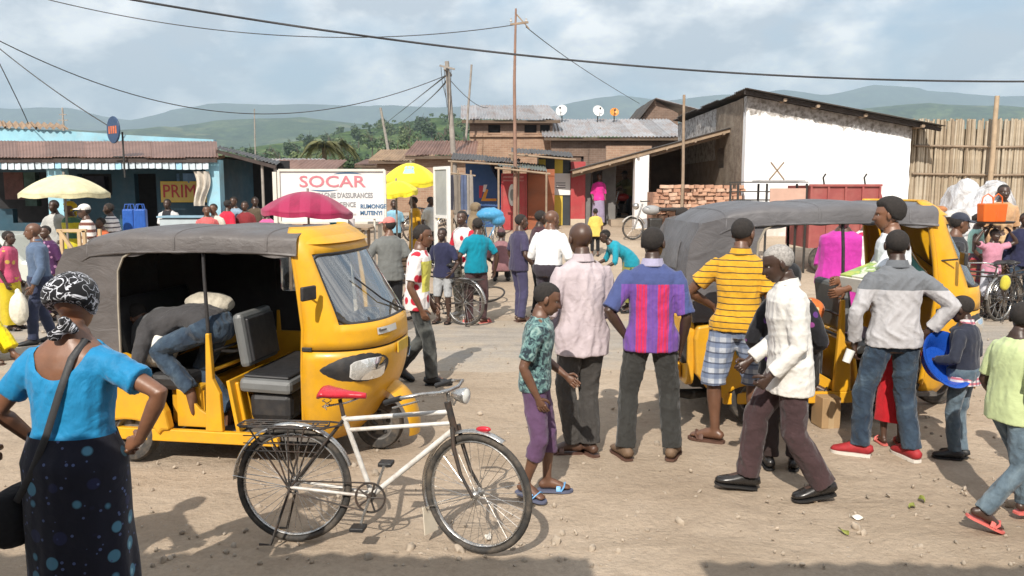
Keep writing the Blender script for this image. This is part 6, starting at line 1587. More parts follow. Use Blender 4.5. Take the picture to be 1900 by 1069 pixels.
 def sad(u, v):
  x = -.15 + .29 * u; w_ = float(np.interp(u, [0, .15, .4, .65, 1], [.07, .105, .075, .035, .018])); a = v * 2 * PI
  zz = float(np.interp(u, [0, .12, .3, .6, 1], [.0, .03, .022, .014, .008]))
  hh = float(np.interp(u, [0, .1, .4, 1], [.015, .035, .03, .018]))
  return Vector((seat.x + x, math.cos(a) * w_ * (1 if u not in (0, 1) else .6), (.935 - .06) + zz + math.sin(a) * hh * (1 if math.sin(a) > 0 else .9)))
 mb = MB(); mb.grid(lambda u, v: sad(v, u), 20, 20, closed_u=True);
 n = 20; mb.f += [tuple(range(n)), tuple(range(20 * n + n - 1, 20 * n - 1, -1))]; mb.m += [0, 0]
 sd = mb.build('saddle', saddle, B, 70, fix=True)
 T('seat_post', [seat, seat + Vector((-.02, 0, .10))], .0125, RUST)
 for s in (-1, 1):
  mb = MB(); mb.tube([(seat.x - .10 + .012 * math.cos(i * .9), s * .045 + .012 * math.sin(i * .9), .805 + .005 * i) for i in range(14)], .003, 5); mb.build('saddle_spring', CHROME, sd, 60)
 T('saddle_rail', [(seat.x - .11, 0, .815), (seat.x + .02, 0, .84), (seat.x + .12, 0, .88)], .006, CHROME, sd)
 mb = MB(); mb.lathe([(.082, -.003), (.094, -.003), (.094, .003), (.082, .003), (.082, -.003)], bb + Vector((0, -.05, 0)), (0, 1, 0), 30, caps=False)
 cr = mb.build('chainring', RUST, B, 30)
 for k in range(5):
  a = 2 * PI * k / 5; T('ring_arm', [bb + Vector((0, -.05, 0)), bb + Vector((math.cos(a) * .086, -.05, math.sin(a) * .086))], .006, RUST, cr, n=6)
 T('chain', [bb + Vector((0, -.05, .09)), rh + Vector((0, -.05, .035)), rh + Vector((-.035, -.05, 0)), rh + Vector((0, -.05, -.035)), bb + Vector((0, -.05, -.09))], .005, RUST, n=5)
 for s, a in ((-1, -1.9), (1, -1.9 + PI)):
  e = bb + Vector((math.cos(a) * .165, s * .075, math.sin(a) * .165)); T('crank', [bb + Vector((0, s * .065, 0)), e], .009, CHROME)
  mb = MB(); mb.box(e + Vector((0, s * .05, 0)), (.085, .09, .025)); mb.build('pedal', BLK, B, bevel=.006)
 T('bottom_bracket', [bb + Vector((0, -.05, 0)), bb + Vector((0, .05, 0))], .024, RUST)
 if rack:
  rk = MB(); z = .70; x0, x1 = -.82, -.30
  rt = T('carrier', [(x1, -.085, z), (x0 + .03, -.085, z), (x0, -.05, z), (x0, .05, z), (x0 + .03, .085, z), (x1, .085, z), (x1 + .02, 0, z), (x1, -.08, z)], .006, RUST)
  for k in range(3): T('slat', [(x1, -.045 + .045 * k, z), (x0, -.045 + .045 * k, z)], .004, RUST, rt, n=6)
  for k in range(4): T('slat', [(x0 + .07 + .13 * k, -.085, z - .004), (x0 + .07 + .13 * k, .085, z - .004)], .0045, RUST, rt, n=6)
  for s in (-1, 1):
   for xx in (-.74, -.62, -.50, -.40): T('carrier_stay', [(xx, s * .085, z), rh + Vector((-.01 + (xx + .55) * .05, s * .065, .01))], .0055, RUST, rt, n=6)
   for q in range(3): T('side_rail', [(x0 + .05, s * .09, z - .05 - q * .045), (x1 - .03, s * .09, z - .05 - q * .045)], .0035, RUST, rt, n=5)
   T('carrier_brace', [(x1, s * .085, z), seat + Vector((0, s * .02, -.05))], .006, RUST, rt, n=6)
 for s in (-1, 1): T('stand_leg', [rh + Vector((0, s * .065, 0)), Vector((rh.x - .10, s * .13, .008)), Vector((rh.x - .17, s * .13, .008))], .008, RUST)
 return B
def build_bicycles():
 a = on_ground(548, 1004); b = on_ground(892, 1020)
 d = Vector((b.x - a.x, b.y - a.y, 0)); rz = math.atan2(d.y, d.x); mid = Vector((a.x, a.y, 0)) + Matrix.Rotation(rz, 3, 'Z') @ Vector((.50, 0, 0)) * (d.length / 1.13)
 o = bicycle('white framed roadster bicycle with red saddle and rear carrier on its stand', (mid.x, mid.y, .018), rz, lean=math.radians(-2), steer=math.radians(-22))
 s = d.length / 1.13
 o.scale = (s, s, s)
 def far_bike(px, py, label, rz, frame, sc=1.0, **k):
  p = on_ground(px, py); o = bicycle(label, (p.x, p.y, p.z + .015), rz, frame, detail=False, group='bicycles about the street', **k); o.scale = (sc,) * 3; return o
 black = RUST; redf = var_mat('red_enamel', (.40, .03, .03), .4, .15, 14); bluef = var_mat('blue_enamel', (.10, .25, .42), .4, .15, 14); yelf = var_mat('yellow_enamel', (.5, .36, .03), .4, .15, 14)
 far_bike(812, 600, 'dark bicycle with red tubes behind the young man with spots', math.radians(150), RUST, lamp=False, flap=False, saddle=BLKP)
 far_bike(1826, 598, 'dusty black bicycle with curved silver mudguard parked beside its twin', math.radians(205), black, flap=False, saddle=BLKP)
 far_bike(1888, 592, 'dusty bicycle with yellow bag strapped on, parked at the kerb', math.radians(28), black, flap=False, saddle=BLKP)
 far_bike(905, 470, 'pale blue bicycle pushed by the person in brown hood', math.radians(66), bluef, lamp=False, flap=False, saddle=BLKP)
 far_bike(795, 448, 'yellow bicycle standing by the white framed board', math.radians(40), yelf, lamp=False, flap=False, saddle=BLKP)
 mb = MB(); mb.ellipsoid((0, 0, 0), (.08, .06, .12), 12, 10); p = at(1865, 525, 12.1)
 o = remesh_later(mb, 'bag', cloth('yellow_bag_cloth', (.48, .42, .05)), .014, None, (.02, 18), 1, 8); o.location = p; tag(o, 'small yellow bag hanging among the parked bicycles', 'bag')
 p = at(908, 398, 15.2); mb = MB(); mb.ellipsoid((0, 0, 0), (.28, .2, .13), 16, 12); mb.ellipsoid((.16, 0, -.1), (.15, .15, .12), 12, 10)
 o = remesh_later(mb, 'tarp_bundle', cloth('blue_tarp', (.06, .26, .46), rough=.45), .02, None, (.04, 10), 1, 2); o.location = p; tag(o, 'bright blue tarpaulin bundle loaded on the pale blue bicycle', 'bundle')
 mb = MB(); n = 40; c = on_ground(905, 560); mb.tube([(math.cos(2 * PI * i / n) * .30, math.sin(2 * PI * i / n) * .30, .03 + .10 * (1 + math.sin(2 * PI * i / n + .4))) for i in range(n)], .017, 8, closed=True)
 tag(mb.build('rubber_hoop', TYRE, smooth=60, loc=(c.x, c.y, c.z)), 'spare bicycle tyre lying on the sand beside the teal shirted boy', 'hoop')
 def motorcycle(label, loc, rz, m):
  t = thing('motorcycle', label, 'motorcycle', loc, rz, 'motorcycles under the porch')
  for x in (-.62, .62): bike_wheel(t, (x, 0, .30), .28, 0, False)
  mb = MB(); mb.tube([(.62, .09, .30), (.45, .09, .80), (.40, .09, .95)], .025, 8); mb.build('fork', CHROME, t, 60)
  mb = MB(); mb.ellipsoid((.12, 0, .78), (.26, .14, .13), 14, 10); mb.build('fuel_tank', m, t, 60)
  mb = MB(); mb.box((-.35, 0, .80), (.62, .24, .09)); mb.build('seat', BLKP, t, bevel=.03)
  mb = MB(); mb.box((.02, 0, .42), (.36, .24, .30)); mb.build('engine', DSTEEL, t, bevel=.04)
  mb = MB(); mb.tube([(.30, -.34, 1.02), (.42, 0, 1.0), (.30, .34, 1.02)], .014, 8); mb.build('handlebar', DSTEEL, t, 60)
  mb = MB(); mb.ellipsoid((.55, 0, .88), (.09, .09, .09), 12, 8); mb.build('headlight', CHROME, t, 60)
  mb = MB(); mb.tube([(.1, -.14, .3), (-.3, -.16, .28), (-.75, -.17, .36)], [.03, .04, .045], 8); mb.build('exhaust', CHROME, t, 60)
  mb = MB(); mb.sheet(lambda u, v: Vector((.62 + math.cos(math.radians(30 + 130 * u)) * .33, (v - .5) * .12, .30 + math.sin(math.radians(30 + 130 * u)) * .33)), 12, 3, (0, 0, .006)); mb.build('mudguard', WHT, t, 60)
  return t
 x = at(1160, 400, 26.3).x
 motorcycle('motorcycle with white mudguard under the porch beside the white column', (x, 26.3, gz(x, 26.3)), math.radians(215), var_mat('moto_red', (.25, .02, .02), .3, .1, 10))
 person('motorcycle rider in olive jacket and dark cap under the porch', (x + .1, 26.45), 235, 1.7, 'deep', dict(mat=cloth('olive_jacket', (.10, .10, .04)), sleeve=.94), dict(mat=DARKCLOTH), ('shoe', BLK, BLK), ('cap', DARKCLOTH), dict(feet=[(-.3, .1, 0, 0, 0), (.3, .1, 0, 0, 0)], arms=[(-.1, .42, -.2), (.1, .42, -.2)], lean=12), 'far', hips=(0, 0, .83))
 x = at(1215, 420, 21.5).x
 motorcycle('dusty motorcycle lying against the brick stack', (x, 21.4, gz(x, 21.4)), math.radians(190), var_mat('moto_grey', (.3, .3, .3), .4, .1, 10))
 finish_people()
build_bicycles()
# ================================================================ THE TOWN
def brick_mat(name, a, b_, mortar, sc=3.4):
 if name in MATS: return MATS[name]
 m, nt, b = new_mat(name)
 tc = coords(nt, 'Object', rot=(math.radians(90), 0, 0), scale=(1, 1, 1))
 br = nd(nt, 'ShaderNodeTexBrick', Scale=sc); br.inputs['Color1'].default_value = a + (1,); br.inputs['Color2'].default_value = b_ + (1,); br.inputs['Mortar'].default_value = mortar + (1,)
 br.inputs['Mortar Size'].default_value = .02; br.inputs['Brick Width'].default_value = .75; br.inputs['Row Height'].default_value = .28
 nt.links.new(tc, br.inputs['Vector'])
 c = mixc(nt, .6, br.outputs['Color'], ramp(nt, noise(nt, coords(nt, 'Object'), 2.2, 8, .7), [(.3, (.55, .52, .5)), (.7, (1.35, 1.3, 1.25))]), 'MULTIPLY')
 nt.links.new(c, b.inputs['Base Color']); b.inputs['Roughness'].default_value = .9
 bump(nt, b, br.outputs['Fac'], -.3, .02)
 MATS[name] = m; return m
BRICK = brick_mat('fired_brick_wall', (.27, .165, .11), (.33, .215, .15), (.36, .29, .22))
DBRICK = brick_mat('dark_and_shaded_brick', (.15, .10, .075), (.19, .13, .10), (.22, .18, .15))  # dark brick; doubles as painted shade on the two storey house
def sheet_mat(name, col, rust, amt=.6):
 if name in MATS: return MATS[name]
 m, nt, b = new_mat(name); v = coords(nt, 'Object')
 oi = nt.nodes.new('ShaderNodeObjectInfo')
 c = ramp(nt, noise(nt, v, 1.6, 6), [(.3, tuple(x * .8 for x in col)), (.7, tuple(min(1, x * 1.15) for x in col))])
 vs = coords(nt, 'Object', scale=(1.6, .5, 1))
 f = ramp(nt, noise(nt, vs, 1.5, 8, .7), [(.46, 0.0), (.66, amt)])
 c = mixc(nt, f, c, rust)
 c = mixc(nt, 1.0, c, ramp(nt, oi.outputs['Random'], [(0, (.78, .78, .78)), (1, (1.12, 1.12, 1.12))]), 'MULTIPLY')
 nt.links.new(c, b.inputs['Base Color']); b.inputs['Roughness'].default_value = .55; b.inputs['Metallic'].default_value = .15
 MATS[name] = m; return m
ZINC = sheet_mat('weathered_zinc', (.33, .33, .34), (.24, .14, .09))
RUSTZ = sheet_mat('rusty_zinc', (.24, .135, .10), (.15, .075, .05), .8)
DARKZ = sheet_mat('sooty_zinc', (.07, .065, .06), (.10, .065, .045))
WOODP = var_mat('weathered_pole', (.27, .20, .14), .9, .25, 5, bump_s=.3, bump_scale=30)
GREYP = var_mat('grey_pole', (.28, .25, .22), .9, .25, 5, bump_s=.3, bump_scale=30)
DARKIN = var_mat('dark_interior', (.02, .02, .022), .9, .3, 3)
def corr(name, A, B, C, D, n, mat, parent, amp=.016, gap=.0, waves=6, thick=.006):
 """corrugated sheets side by side: A-B the lower edge, D-C the upper edge"""
 A, B, C, D = Vector(A), Vector(B), Vector(C), Vector(D); up = (B - A).cross(D - A).normalized()
 if up.z < 0: up = -up
 r = random.Random(n * 7 + int(abs(A.x) * 10))
 for k in range(n):
  u0, u1 = k / n - .012, (k + 1) / n + .012; lift = .010 * (k % 2) + r.uniform(0, .01); ext = r.uniform(-.02, .03)
  mb = MB()
  def f(u, v):
   uu = u0 + (u1 - u0) * u; p = A.lerp(B, uu).lerp(D.lerp(C, uu), v * (1 + ext) - ext * .5)
   return p + up * (amp * math.sin(u * waves * 2 * PI) + lift)
  mb.sheet(f, waves * 6, 3, up * thick); mb.build(name, mat, parent, 50)
def X(px, Y): return at(px, 350, Y).x
def Zp(py, Y): return at(950, py, Y).z
def pole(name, label, cat, a, b, r0, r1, mat, group=None):
 a, b = Vector(a), Vector(b); mb = MB(); r = random.Random(int(a.x * 31)); n = 7
 pts = [a.lerp(b, i / n) - a + Vector((r.uniform(-.012, .012), r.uniform(-.012, .012), 0)) * (0 < i < n) for i in range(n + 1)]
 mb.tube(pts, [r0 + (r1 - r0) * i / n for i in range(n + 1)], 8)
 return tag(mb.build(name, mat, smooth=60, loc=a), label, cat, group)
def left_shop():
 Y = 20.3; g = gz(-10, Y)
 T = thing('shop', 'long blue painted shop with rusty sheet roof and white fringe', 'shop', (X(180, Y), Y, g))
 ox, oy, oz = T.location
 teal = var_mat('shaded_teal_paint', (.013, .055, .085), .7, .2, 2.2, dirt=(.06, .07, .08), dirt_amt=.5)  # teal darkened so the colour carries the shopfront shade
 pale = var_mat('pale_blue_paint', (.26, .50, .60), .7, .12, 2.5, dirt=(.35, .33, .3), dirt_amt=.4)
 def L(x, y, z): return (x - ox, y - oy, z - oz)
 ztop = 2.78
 def wall(px0, px1, z0, z1, m, y=Y, th=.2, nm='wall'):
  x0, x1 = X(px0, y), X(px1, y); mb = MB(); mb.box(L((x0 + x1) / 2, y + th / 2, (z0 + z1) / 2), (x1 - x0, th, z1 - z0)); return mb.build(nm, m, T)
 wall(-90, 20, g - .2, 1.55, teal); wall(20, 88, g - .2, 1.2, teal); wall(-90, 145, 2.46, ztop, teal, Y + .003)
 wall(88, 116, g - .2, 2.72, pale, 19.12, .3, 'pillar'); wall(116, 145, g - .2, ztop - .3, teal); wall(145, 208, g - .2, Zp(362, Y), teal); wall(145, 382, 2.42, ztop, teal, Y + .004)
 wall(208, 250, g - .2, 2.42, teal, Y, .22); wall(290, 382, g - .2, 2.42, teal, Y, .22); wall(383, 408, g - .2, 2.72, pale, 19.12, .3, 'pillar')
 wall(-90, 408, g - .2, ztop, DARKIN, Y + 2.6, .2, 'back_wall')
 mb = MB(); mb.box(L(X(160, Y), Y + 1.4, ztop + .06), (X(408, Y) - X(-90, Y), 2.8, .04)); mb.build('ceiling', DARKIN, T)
 mb = MB(); mb.box(L(X(408, Y) - .1, Y + 1.4, 1.5), (.2, 2.5, 2.6)); mb.build('side_wall', teal, T)
 for i, (px, py, w, h, c) in enumerate(((30, 345, .5, .7, (.12, .05, .04)), (60, 350, .3, .9, (.05, .09, .07)), (180, 345, .5, .5, (.05, .05, .07)))):
  mb = MB(); p = at(px, py, Y + .9); mb.box(L(p.x, Y + .9, p.z), (w, .2, h)); mb.build('shelf_goods', var_mat('goods_%d' % i, c, .8, .4, 6), T)
 Ye, Yr = 18.9, 22.6; ze, zr = Zp(293, Ye), Zp(263, Yr)
 corr('roof_sheet', L(X(-90, Ye), Ye, ze), L(X(402, Ye), Ye, ze), L(X(400, Yr), Yr, zr), L(X(-90, Yr), Yr, zr), 8, RUSTZ, T, amp=.009, waves=12)
 mb = MB(); mb.beam(L(X(-90, Ye), Ye + .03, ze - .06), L(X(404, Ye), Ye + .03, ze - .06), .05, .09); mb.build('fascia', var_mat('fascia_dark', (.05, .035, .03), .8, .3, 6), T)
 for px in (10, 100, 190, 280, 370): mb = MB(); mb.beam(L(X(px, Ye), Ye + .05, ze - .13), L(X(px, Ye), Y + .3, ze + .1), .05, .07); mb.build('rafter', WOODP, T)
 Yb = 24.0; mb = MB(); x0, x1 = X(-90, Yb), X(400, Yb)
 mb.prism([(x0, 2.6), (x1, 2.6), (x1, Zp(259, Yb)), (X(250, Yb), Zp(251, Yb)), (X(130, Yb), Zp(243, Yb)), (x0, Zp(232, Yb))], (-ox, Yb - oy, -oz), (1, 0, 0), (0, 0, 1), (0, .25, 0)); mb.build('upper_wall', pale, T, fix=True)
 corr('roof_sheet', L(X(-90, Yb), Yb - .1, Zp(236, Yb)), L(X(135, Yb), Yb - .1, Zp(240, Yb)), L(X(120, 26), 26, Zp(231, 26)), L(X(-90, 26), 26, Zp(222, 26)), 4, sheet_mat('tan_tile', (.36, .24, .14), (.2, .12, .07)), T, amp=.04, waves=5)
 fr = var_mat('fringe_white', (.50, .57, .62), .7, .08, 5); frb = var_mat('fringe_blue', (.30, .52, .66), .7, .1, 5)
 Yf = 18.95; mb = MB(); mb.beam(L(X(-60, Yf), Yf, Zp(300, Yf)), L(X(386, Yf), Yf, Zp(300, Yf)), .015, .03); band = mb.build('fringe_band', fr, T)
 pm = []
 for m in (fr, frb):
  mb = MB(); mb.sheet(lambda u, v: Vector(((u - .5) * .135, .012 * math.sin(u * 6), -v * .155 + .012 * abs(u - .5) * v)), 4, 3, (0, .004, 0)); pm.append(mb.mesh('pennant', m, 60))
 k = 0; px = -50
 while px < 384:
  place('pennant', pm[1 if (k % 9 in (4,)) else 0], band, L(X(px, Yf), Yf - .012, Zp(301.5 + 1.2 * math.sin(px * .04), Yf)), (rnd.uniform(-.12, .12), 0, rnd.uniform(-.06, .06))); px += 12.4; k += 1
 sg = thing('wall_sign', 'yellow PRIMUS sign with red capitals on the blue shop wall', 'sign', (X(340, Y), Y - .05, Zp(356, Y)))
 mb = MB(); mb.box((.14, 0, 0), (1.36, .03, .52)); mb.build('board', var_mat('sign_yellow', (.60, .42, .07), .6, .08, 6), sg, bevel=.006)
 mb = MB(); mb.box((.14, -.018, 0), (1.28, .008, .44)); mb.build('border', var_mat('sign_cream', (.55, .40, .10), .6, .06, 6), sg)
 o = place('lettering', text_mesh('PRIMUS', .46, .006, 0, sx=.86, mat=var_mat('sign_red', (.42, .03, .04), .6, .08, 8)), sg, (.16, -.03, 0), (PI / 2, 0, 0))
 mb = MB(); mb.sheet(lambda u, v: Vector((-.17 + .34 * u * (1 - .2 * v) + .05 * math.sin(v * 5), .05 * math.sin(u * 14 + v * 2), -.80 * v)), 16, 10, (0, .006, 0))
 tag(mb.build('hanging_cloth', cloth('cream_cloth', (.52, .47, .40)), smooth=60, loc=(X(374, 19.0), 19.0, Zp(318, 19.0))), 'pale cloth hanging over the end of the yellow sign', 'cloth')
 mb = MB(); mb.sheet(lambda u, v: Vector((.6 * (u - .5), .04 * math.sin(u * 9), -.32 * v)), 10, 6, (0, .006, 0))
 tag(mb.build('poster', var_mat('blue_poster', (.10, .20, .34), .6, .3, 7), loc=(X(352, Y), Y - .03, Zp(322, Y))), 'blue poster pinned above the yellow sign', 'poster')
 rs = thing('round_sign', 'round dark blue sign with orange band on a pole above the shop eave', 'sign', (X(233, 18.8), 18.8, ze - .1))
 mb = MB(); mb.tube([(0, 0, -.35), (0, 0, .68)], .022, 8); mb.build('post', DSTEEL, rs, 60)
 mb = MB(); mb.tube([(0, 0, .12), (-.24, 0, .12)], .014, 6); mb.build('bracket', DSTEEL, rs, 60)
 zc = Zp(241, 18.8) - (ze - .1); ax = Vector((math.sin(math.radians(-40)), -math.cos(math.radians(-40)), 0)).normalized()
 mb = MB(); mb.lathe([(0, -.02), (.30, -.02), (.31, 0), (.30, .02), (0, .02)], (-.20, 0, zc), ax, 32, caps=False); d = mb.build('disc', var_mat('sign_navy', (.025, .055, .12), .4, .1, 5), rs, 40)
 tx = ax.cross(Vector((0, 0, 1))) * -1
 om = var_mat('sign_orange', (.50, .13, .05), .5, .3, 8)
 for k in range(4):
  c = Vector((-.20, 0, zc)) + ax * .022 + tx * (-.165 + .11 * k); mb = MB(); mb.box(c, (.008, .07, .17), (0, 0, math.atan2(ax.y, ax.x))); mb.build('orange_mark', om, d)
 LT = thing('lean_to', 'open dark lean-to with sagging sheet roof beside the blue shop', 'shelter', (X(450, 20.5), 20.5, gz(-6.7, 20.5)))
 lx, ly, lz = LT.location
 def L2(p): return (p[0] - lx, p[1] - ly, p[2] - lz)
 a, b_ = at(402, 276, 19.4), at(512, 306, 19.4); c, d_ = at(520, 300, 23.5), at(408, 272, 23.5)
 corr('roof_sheet', L2(a), L2(b_), L2(c), L2(d_), 3, DARKZ, LT)
 mb = MB(); mb.beam(L2(a - Vector((0, 0, .06))), L2(b_ - Vector((0, 0, .06))), .06, .08); mb.build('fascia', var_mat('fascia_dark', (0, 0, 0)), LT)
 for px, py in ((486, 300), (510, 306)):
  t = at(px, py, 19.5); mb = MB(); mb.tube([L2((t.x, 19.5, gz(t.x, 19.5) - .2)), L2((t.x, 19.5, t.z))], .035, 8); mb.build('post', GREYP, LT, 60)
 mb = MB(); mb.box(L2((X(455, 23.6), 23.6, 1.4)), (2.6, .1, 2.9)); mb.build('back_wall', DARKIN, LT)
 for i, (px, py) in enumerate(((556, 309), (522, 306))):
  h = thing('low_house', ['low house with brown sheet roof showing behind the lean-to', 'grey roofed hut just behind the lean-to posts'][i], 'house', (X(px, 32 + 4 * i), 32 + 4 * i, .3))
  mb = MB(); mb.box((0, 1.2, 1.1), (2.4, 2.0, 2.4)); mb.build('wall', BRICK, h)
  zz = Zp(py - 4, 32 + 4 * i) - .3; corr('roof_sheet', (-1.4, -.1, zz - .25), (1.4, -.1, zz - .25), (1.4, 2.4, zz + .25), (-1.4, 2.4, zz + .25), 3, [RUSTZ, ZINC][i], h)
def umbrella(label, px, pytop, Y, R, drop, mat, tilt=(0, 0), emblem=None, ribs=8, scallop=.05, base=None):
 top = at(px, pytop, Y); gx_, gy_ = top.x, Y; g = gz(gx_, gy_)
 T = thing('umbrella', label, 'umbrella', (gx_, gy_, g), .2)
 H = top.z - g
 mb = MB(); mb.tube([(0, 0, -.05), (0, 0, H + .06)], .02, 8); mb.build('pole', GREYP, T, 60)
 def f(u, v):
  a = u * 2 * PI; k = abs(math.sin(a * ribs / 2)); r = R * v
  z = H - drop * (v ** 1.9) - scallop * v * v * (k - .3) * (-1 if False else 1) * .6
  p = Vector((math.cos(a) * r * (1 - .03 * k), math.sin(a) * r * (1 - .03 * k), z - H))
  p = Euler((tilt[0], tilt[1], 0)).to_matrix() @ p
  return p + Vector((0, 0, H))
 mb = MB(); mb.grid(lambda u, v: f(u, .02 + .98 * v), ribs * 6, 10, closed_u=True); c = mb.build('canopy', mat, T, 60)
 md = c.modifiers.new('s', 'SOLIDIFY'); md.thickness = .006
 for k in range(ribs):
  mb = MB(); mb.tube([f(k / ribs, .05 + .93 * i / 8) + Vector((0, 0, -.012)) for i in range(9)], .006, 5); mb.build('rib', DSTEEL, T, 60)
 mb = MB(); mb.sheet(lambda u, v: f(u, 1.0) + Vector((0, 0, -.07 * v)), ribs * 6, 1, (.003, 0, 0)); mb.build('valance', mat, c, 60)
 if emblem:
  a0, va, m = emblem
  for (da, dv, wa, wv) in ((0, .04, .05, .10), (-.045, -.13, .018, .06), (0, -.15, .018, .06), (.045, -.13, .018, .06)):
   mb = MB(); mb.sheet(lambda u, v: f(a0 + da + (u - .5) * wa * 2, va + dv + (v - .5) * wv * 2) + Vector((0, 0, .012)), 6, 4, (0, 0, .003)); mb.build('emblem', m, c, 60)
 return T
def umbrellas():
 um = cloth('cream_canvas', (.60, .55, .34), rough=.7, fold=.15); ye = cloth('yellow_canvas', (.72, .60, .03), rough=.6, fold=.15); mg = cloth('magenta_canvas', (.27, .013, .058), p_stripes('X', .33, .5, (.32, .02, .075)), rough=.6, fold=.12)
 em = var_mat('faded_blue_print', (.30, .46, .46), .7, .2, 30)
 umbrella('cream market umbrella standing before the blue shop', 118, 325, 15.2, .78, .34, um)
 umbrella('magenta umbrella shading a stall in front of the large sign', 571, 356, 13.8, .76, .34, mg, (0.0, .05))
 umbrella('large yellow umbrella with blue print beside the white sign', 762, 303, 17.6, .60, .36, ye, (.15, 0), (.72, .55, em))
 umbrella('smaller yellow umbrella set lower behind the white sign', 735, 336, 16.6, .42, .22, ye, (.1, -.1))
def sign_board():
 Y = 15.4; p0, p1 = at(521, 413, Y), at(714, 316, Y); cx, cz = (p0.x + p1.x) / 2, (p0.z + p1.z) / 2; W, H = p1.x - p0.x, p1.z - p0.z
 g = gz(cx, Y); T = thing('sign_board', 'large white SOCAR insurance sign board on posts', 'sign', (cx, Y, g))
 zc = cz - g; white = var_mat('board_white', (.66, .65, .64), .6, .05, 3, dirt=(.5, .42, .33), dirt_amt=.3)
 mb = MB(); mb.box((0, 0, zc), (W, .04, H)); b = mb.build('panel', white, T)
 fm = var_mat('frame_cream', (.60, .57, .50), .6, .1, 8)
 for a, c in (((-W / 2, -.02, zc - H / 2), (W / 2, -.02, zc - H / 2)), ((-W / 2, -.02, zc + H / 2), (W / 2, -.02, zc + H / 2)), ((-W / 2, -.023, zc - H / 2), (-W / 2, -.023, zc + H / 2)), ((W / 2, -.023, zc - H / 2), (W / 2, -.023, zc + H / 2))):
  mb = MB(); mb.beam(a, c, .045, .07, (0, -1, 0)); mb.build('frame', fm, T)
 for x in (-W / 2 - .10, W / 2 - .12): mb = MB(); mb.beam((x, .05, -.1), (x, .05, zc + H / 2 - .03), .07, .07, (0, 1, 0)); mb.build('post', fm, T)
 red = var_mat('letter_red', (.52, .17, .20), .6, .1, 20); blue = var_mat('swoosh_blue', (.05, .13, .24), .6, .1, 20); grey = var_mat('letter_grey', (.24, .24, .25), .7, .15, 20)
 def tx(s, x, z, size, m, sx=1.0, bold=.0, al='CENTER'): place('lettering', text_mesh(s, size, .003, bold, al, sx, m), T, (x, -.026, zc + z), (PI / 2, 0, 0))
 def w(px): return at(px, 350, Y).x - cx
 def z(py): return at(620, py, Y).z - cz
 tx('SOCAR', w(617), z(338), .30, red, 1.28, .004)
 for (x0, x1, zz, up) in ((620, 672, 323, 1), (575, 628, 352, -1)):
  mb = MB(); n = 14; A = []; Bq = []
  for i in range(n + 1):
   t = i / n; xx = w(x0) + (w(x1) - w(x0)) * t; h = math.sin(PI * t) * .035; A.append((xx, z(zz) + up * h)); Bq.append((xx, z(zz) + up * h * .25))
  mb.prism(A + Bq[::-1], (0, -.026, zc), (1, 0, 0), (0, 0, 1), (0, -.004, 0)); mb.build('swoosh', blue, T, fix=True)
 tx("COMPAGNIE D'ASSURANCES", w(692), z(363), .135, grey, .72, .003, 'RIGHT'); tx('AGENCE', w(660), z(380), .13, grey, .75, .003, 'RIGHT'); lg = var_mat('faded_ink', (.42, .41, .40), .7, .15, 20)
 for k in range(9): mb = MB(); mb.box((w(545 + 13 * k + 3 * (k % 3)), -.022, zc + z(398 + (k % 2))), (.05 + .03 * (k % 3), .004, .035)); mb.build('ink_mark', lg, T)
 q = thing('small_sign', 'small white board lettered in dark blue in front of the large sign', 'sign', (at(688, 390, Y - .5).x, Y - .5, gz(-2.6, Y - .5)))
 zs = at(688, 389, Y - .5).z - q.location.z
 mb = MB(); mb.box((0, 0, zs), (.50, .025, .34)); mb.build('panel', white, q, bevel=.004)
 mb = MB(); mb.tube([(.06, .03, -.1), (.06, .03, zs - .1)], .02, 8); mb.build('post', fm, q, 60)
 for s, dz in (('RUMONGE', .055), ('MUTENYI', -.065)): place('lettering', text_mesh(s, .105, .003, .004, sx=.92, mat=blue), q, (.01 if dz < 0 else .05, -.016, zs + dz), (PI / 2, 0, 0))
 Yb = 16.2; f = thing('framed_board', 'white framed grey notice board standing edge on by the stalls', 'sign', (at(820, 380, Yb).x, Yb, gz(-1.4, Yb)), math.radians(-62))
 zb, zt = at(820, 402, Yb).z - f.location.z, at(820, 312, Yb).z - f.location.z
 wm = var_mat('frame_white', (.72, .71, .68), .6, .05, 8)
 mb = MB(); mb.box((0, 0, (zb + zt) / 2), (.62, .03, zt - zb)); mb.build('panel', var_mat('panel_grey', (.34, .35, .34), .6, .1, 4), f)
 for a, c in (((-.33, 0, -.1), (-.33, 0, zt + .03)), ((.33, 0, -.1), (.33, 0, zt + .03)), ((-.295, 0, zt), (.295, 0, zt)), ((-.295, 0, zb), (.295, 0, zb))):
  mb = MB(); mb.beam(a, c, .07, .06, (0, 1, 0) if a[0] == c[0] else (0, 0, 1)); mb.build('frame', wm, f)
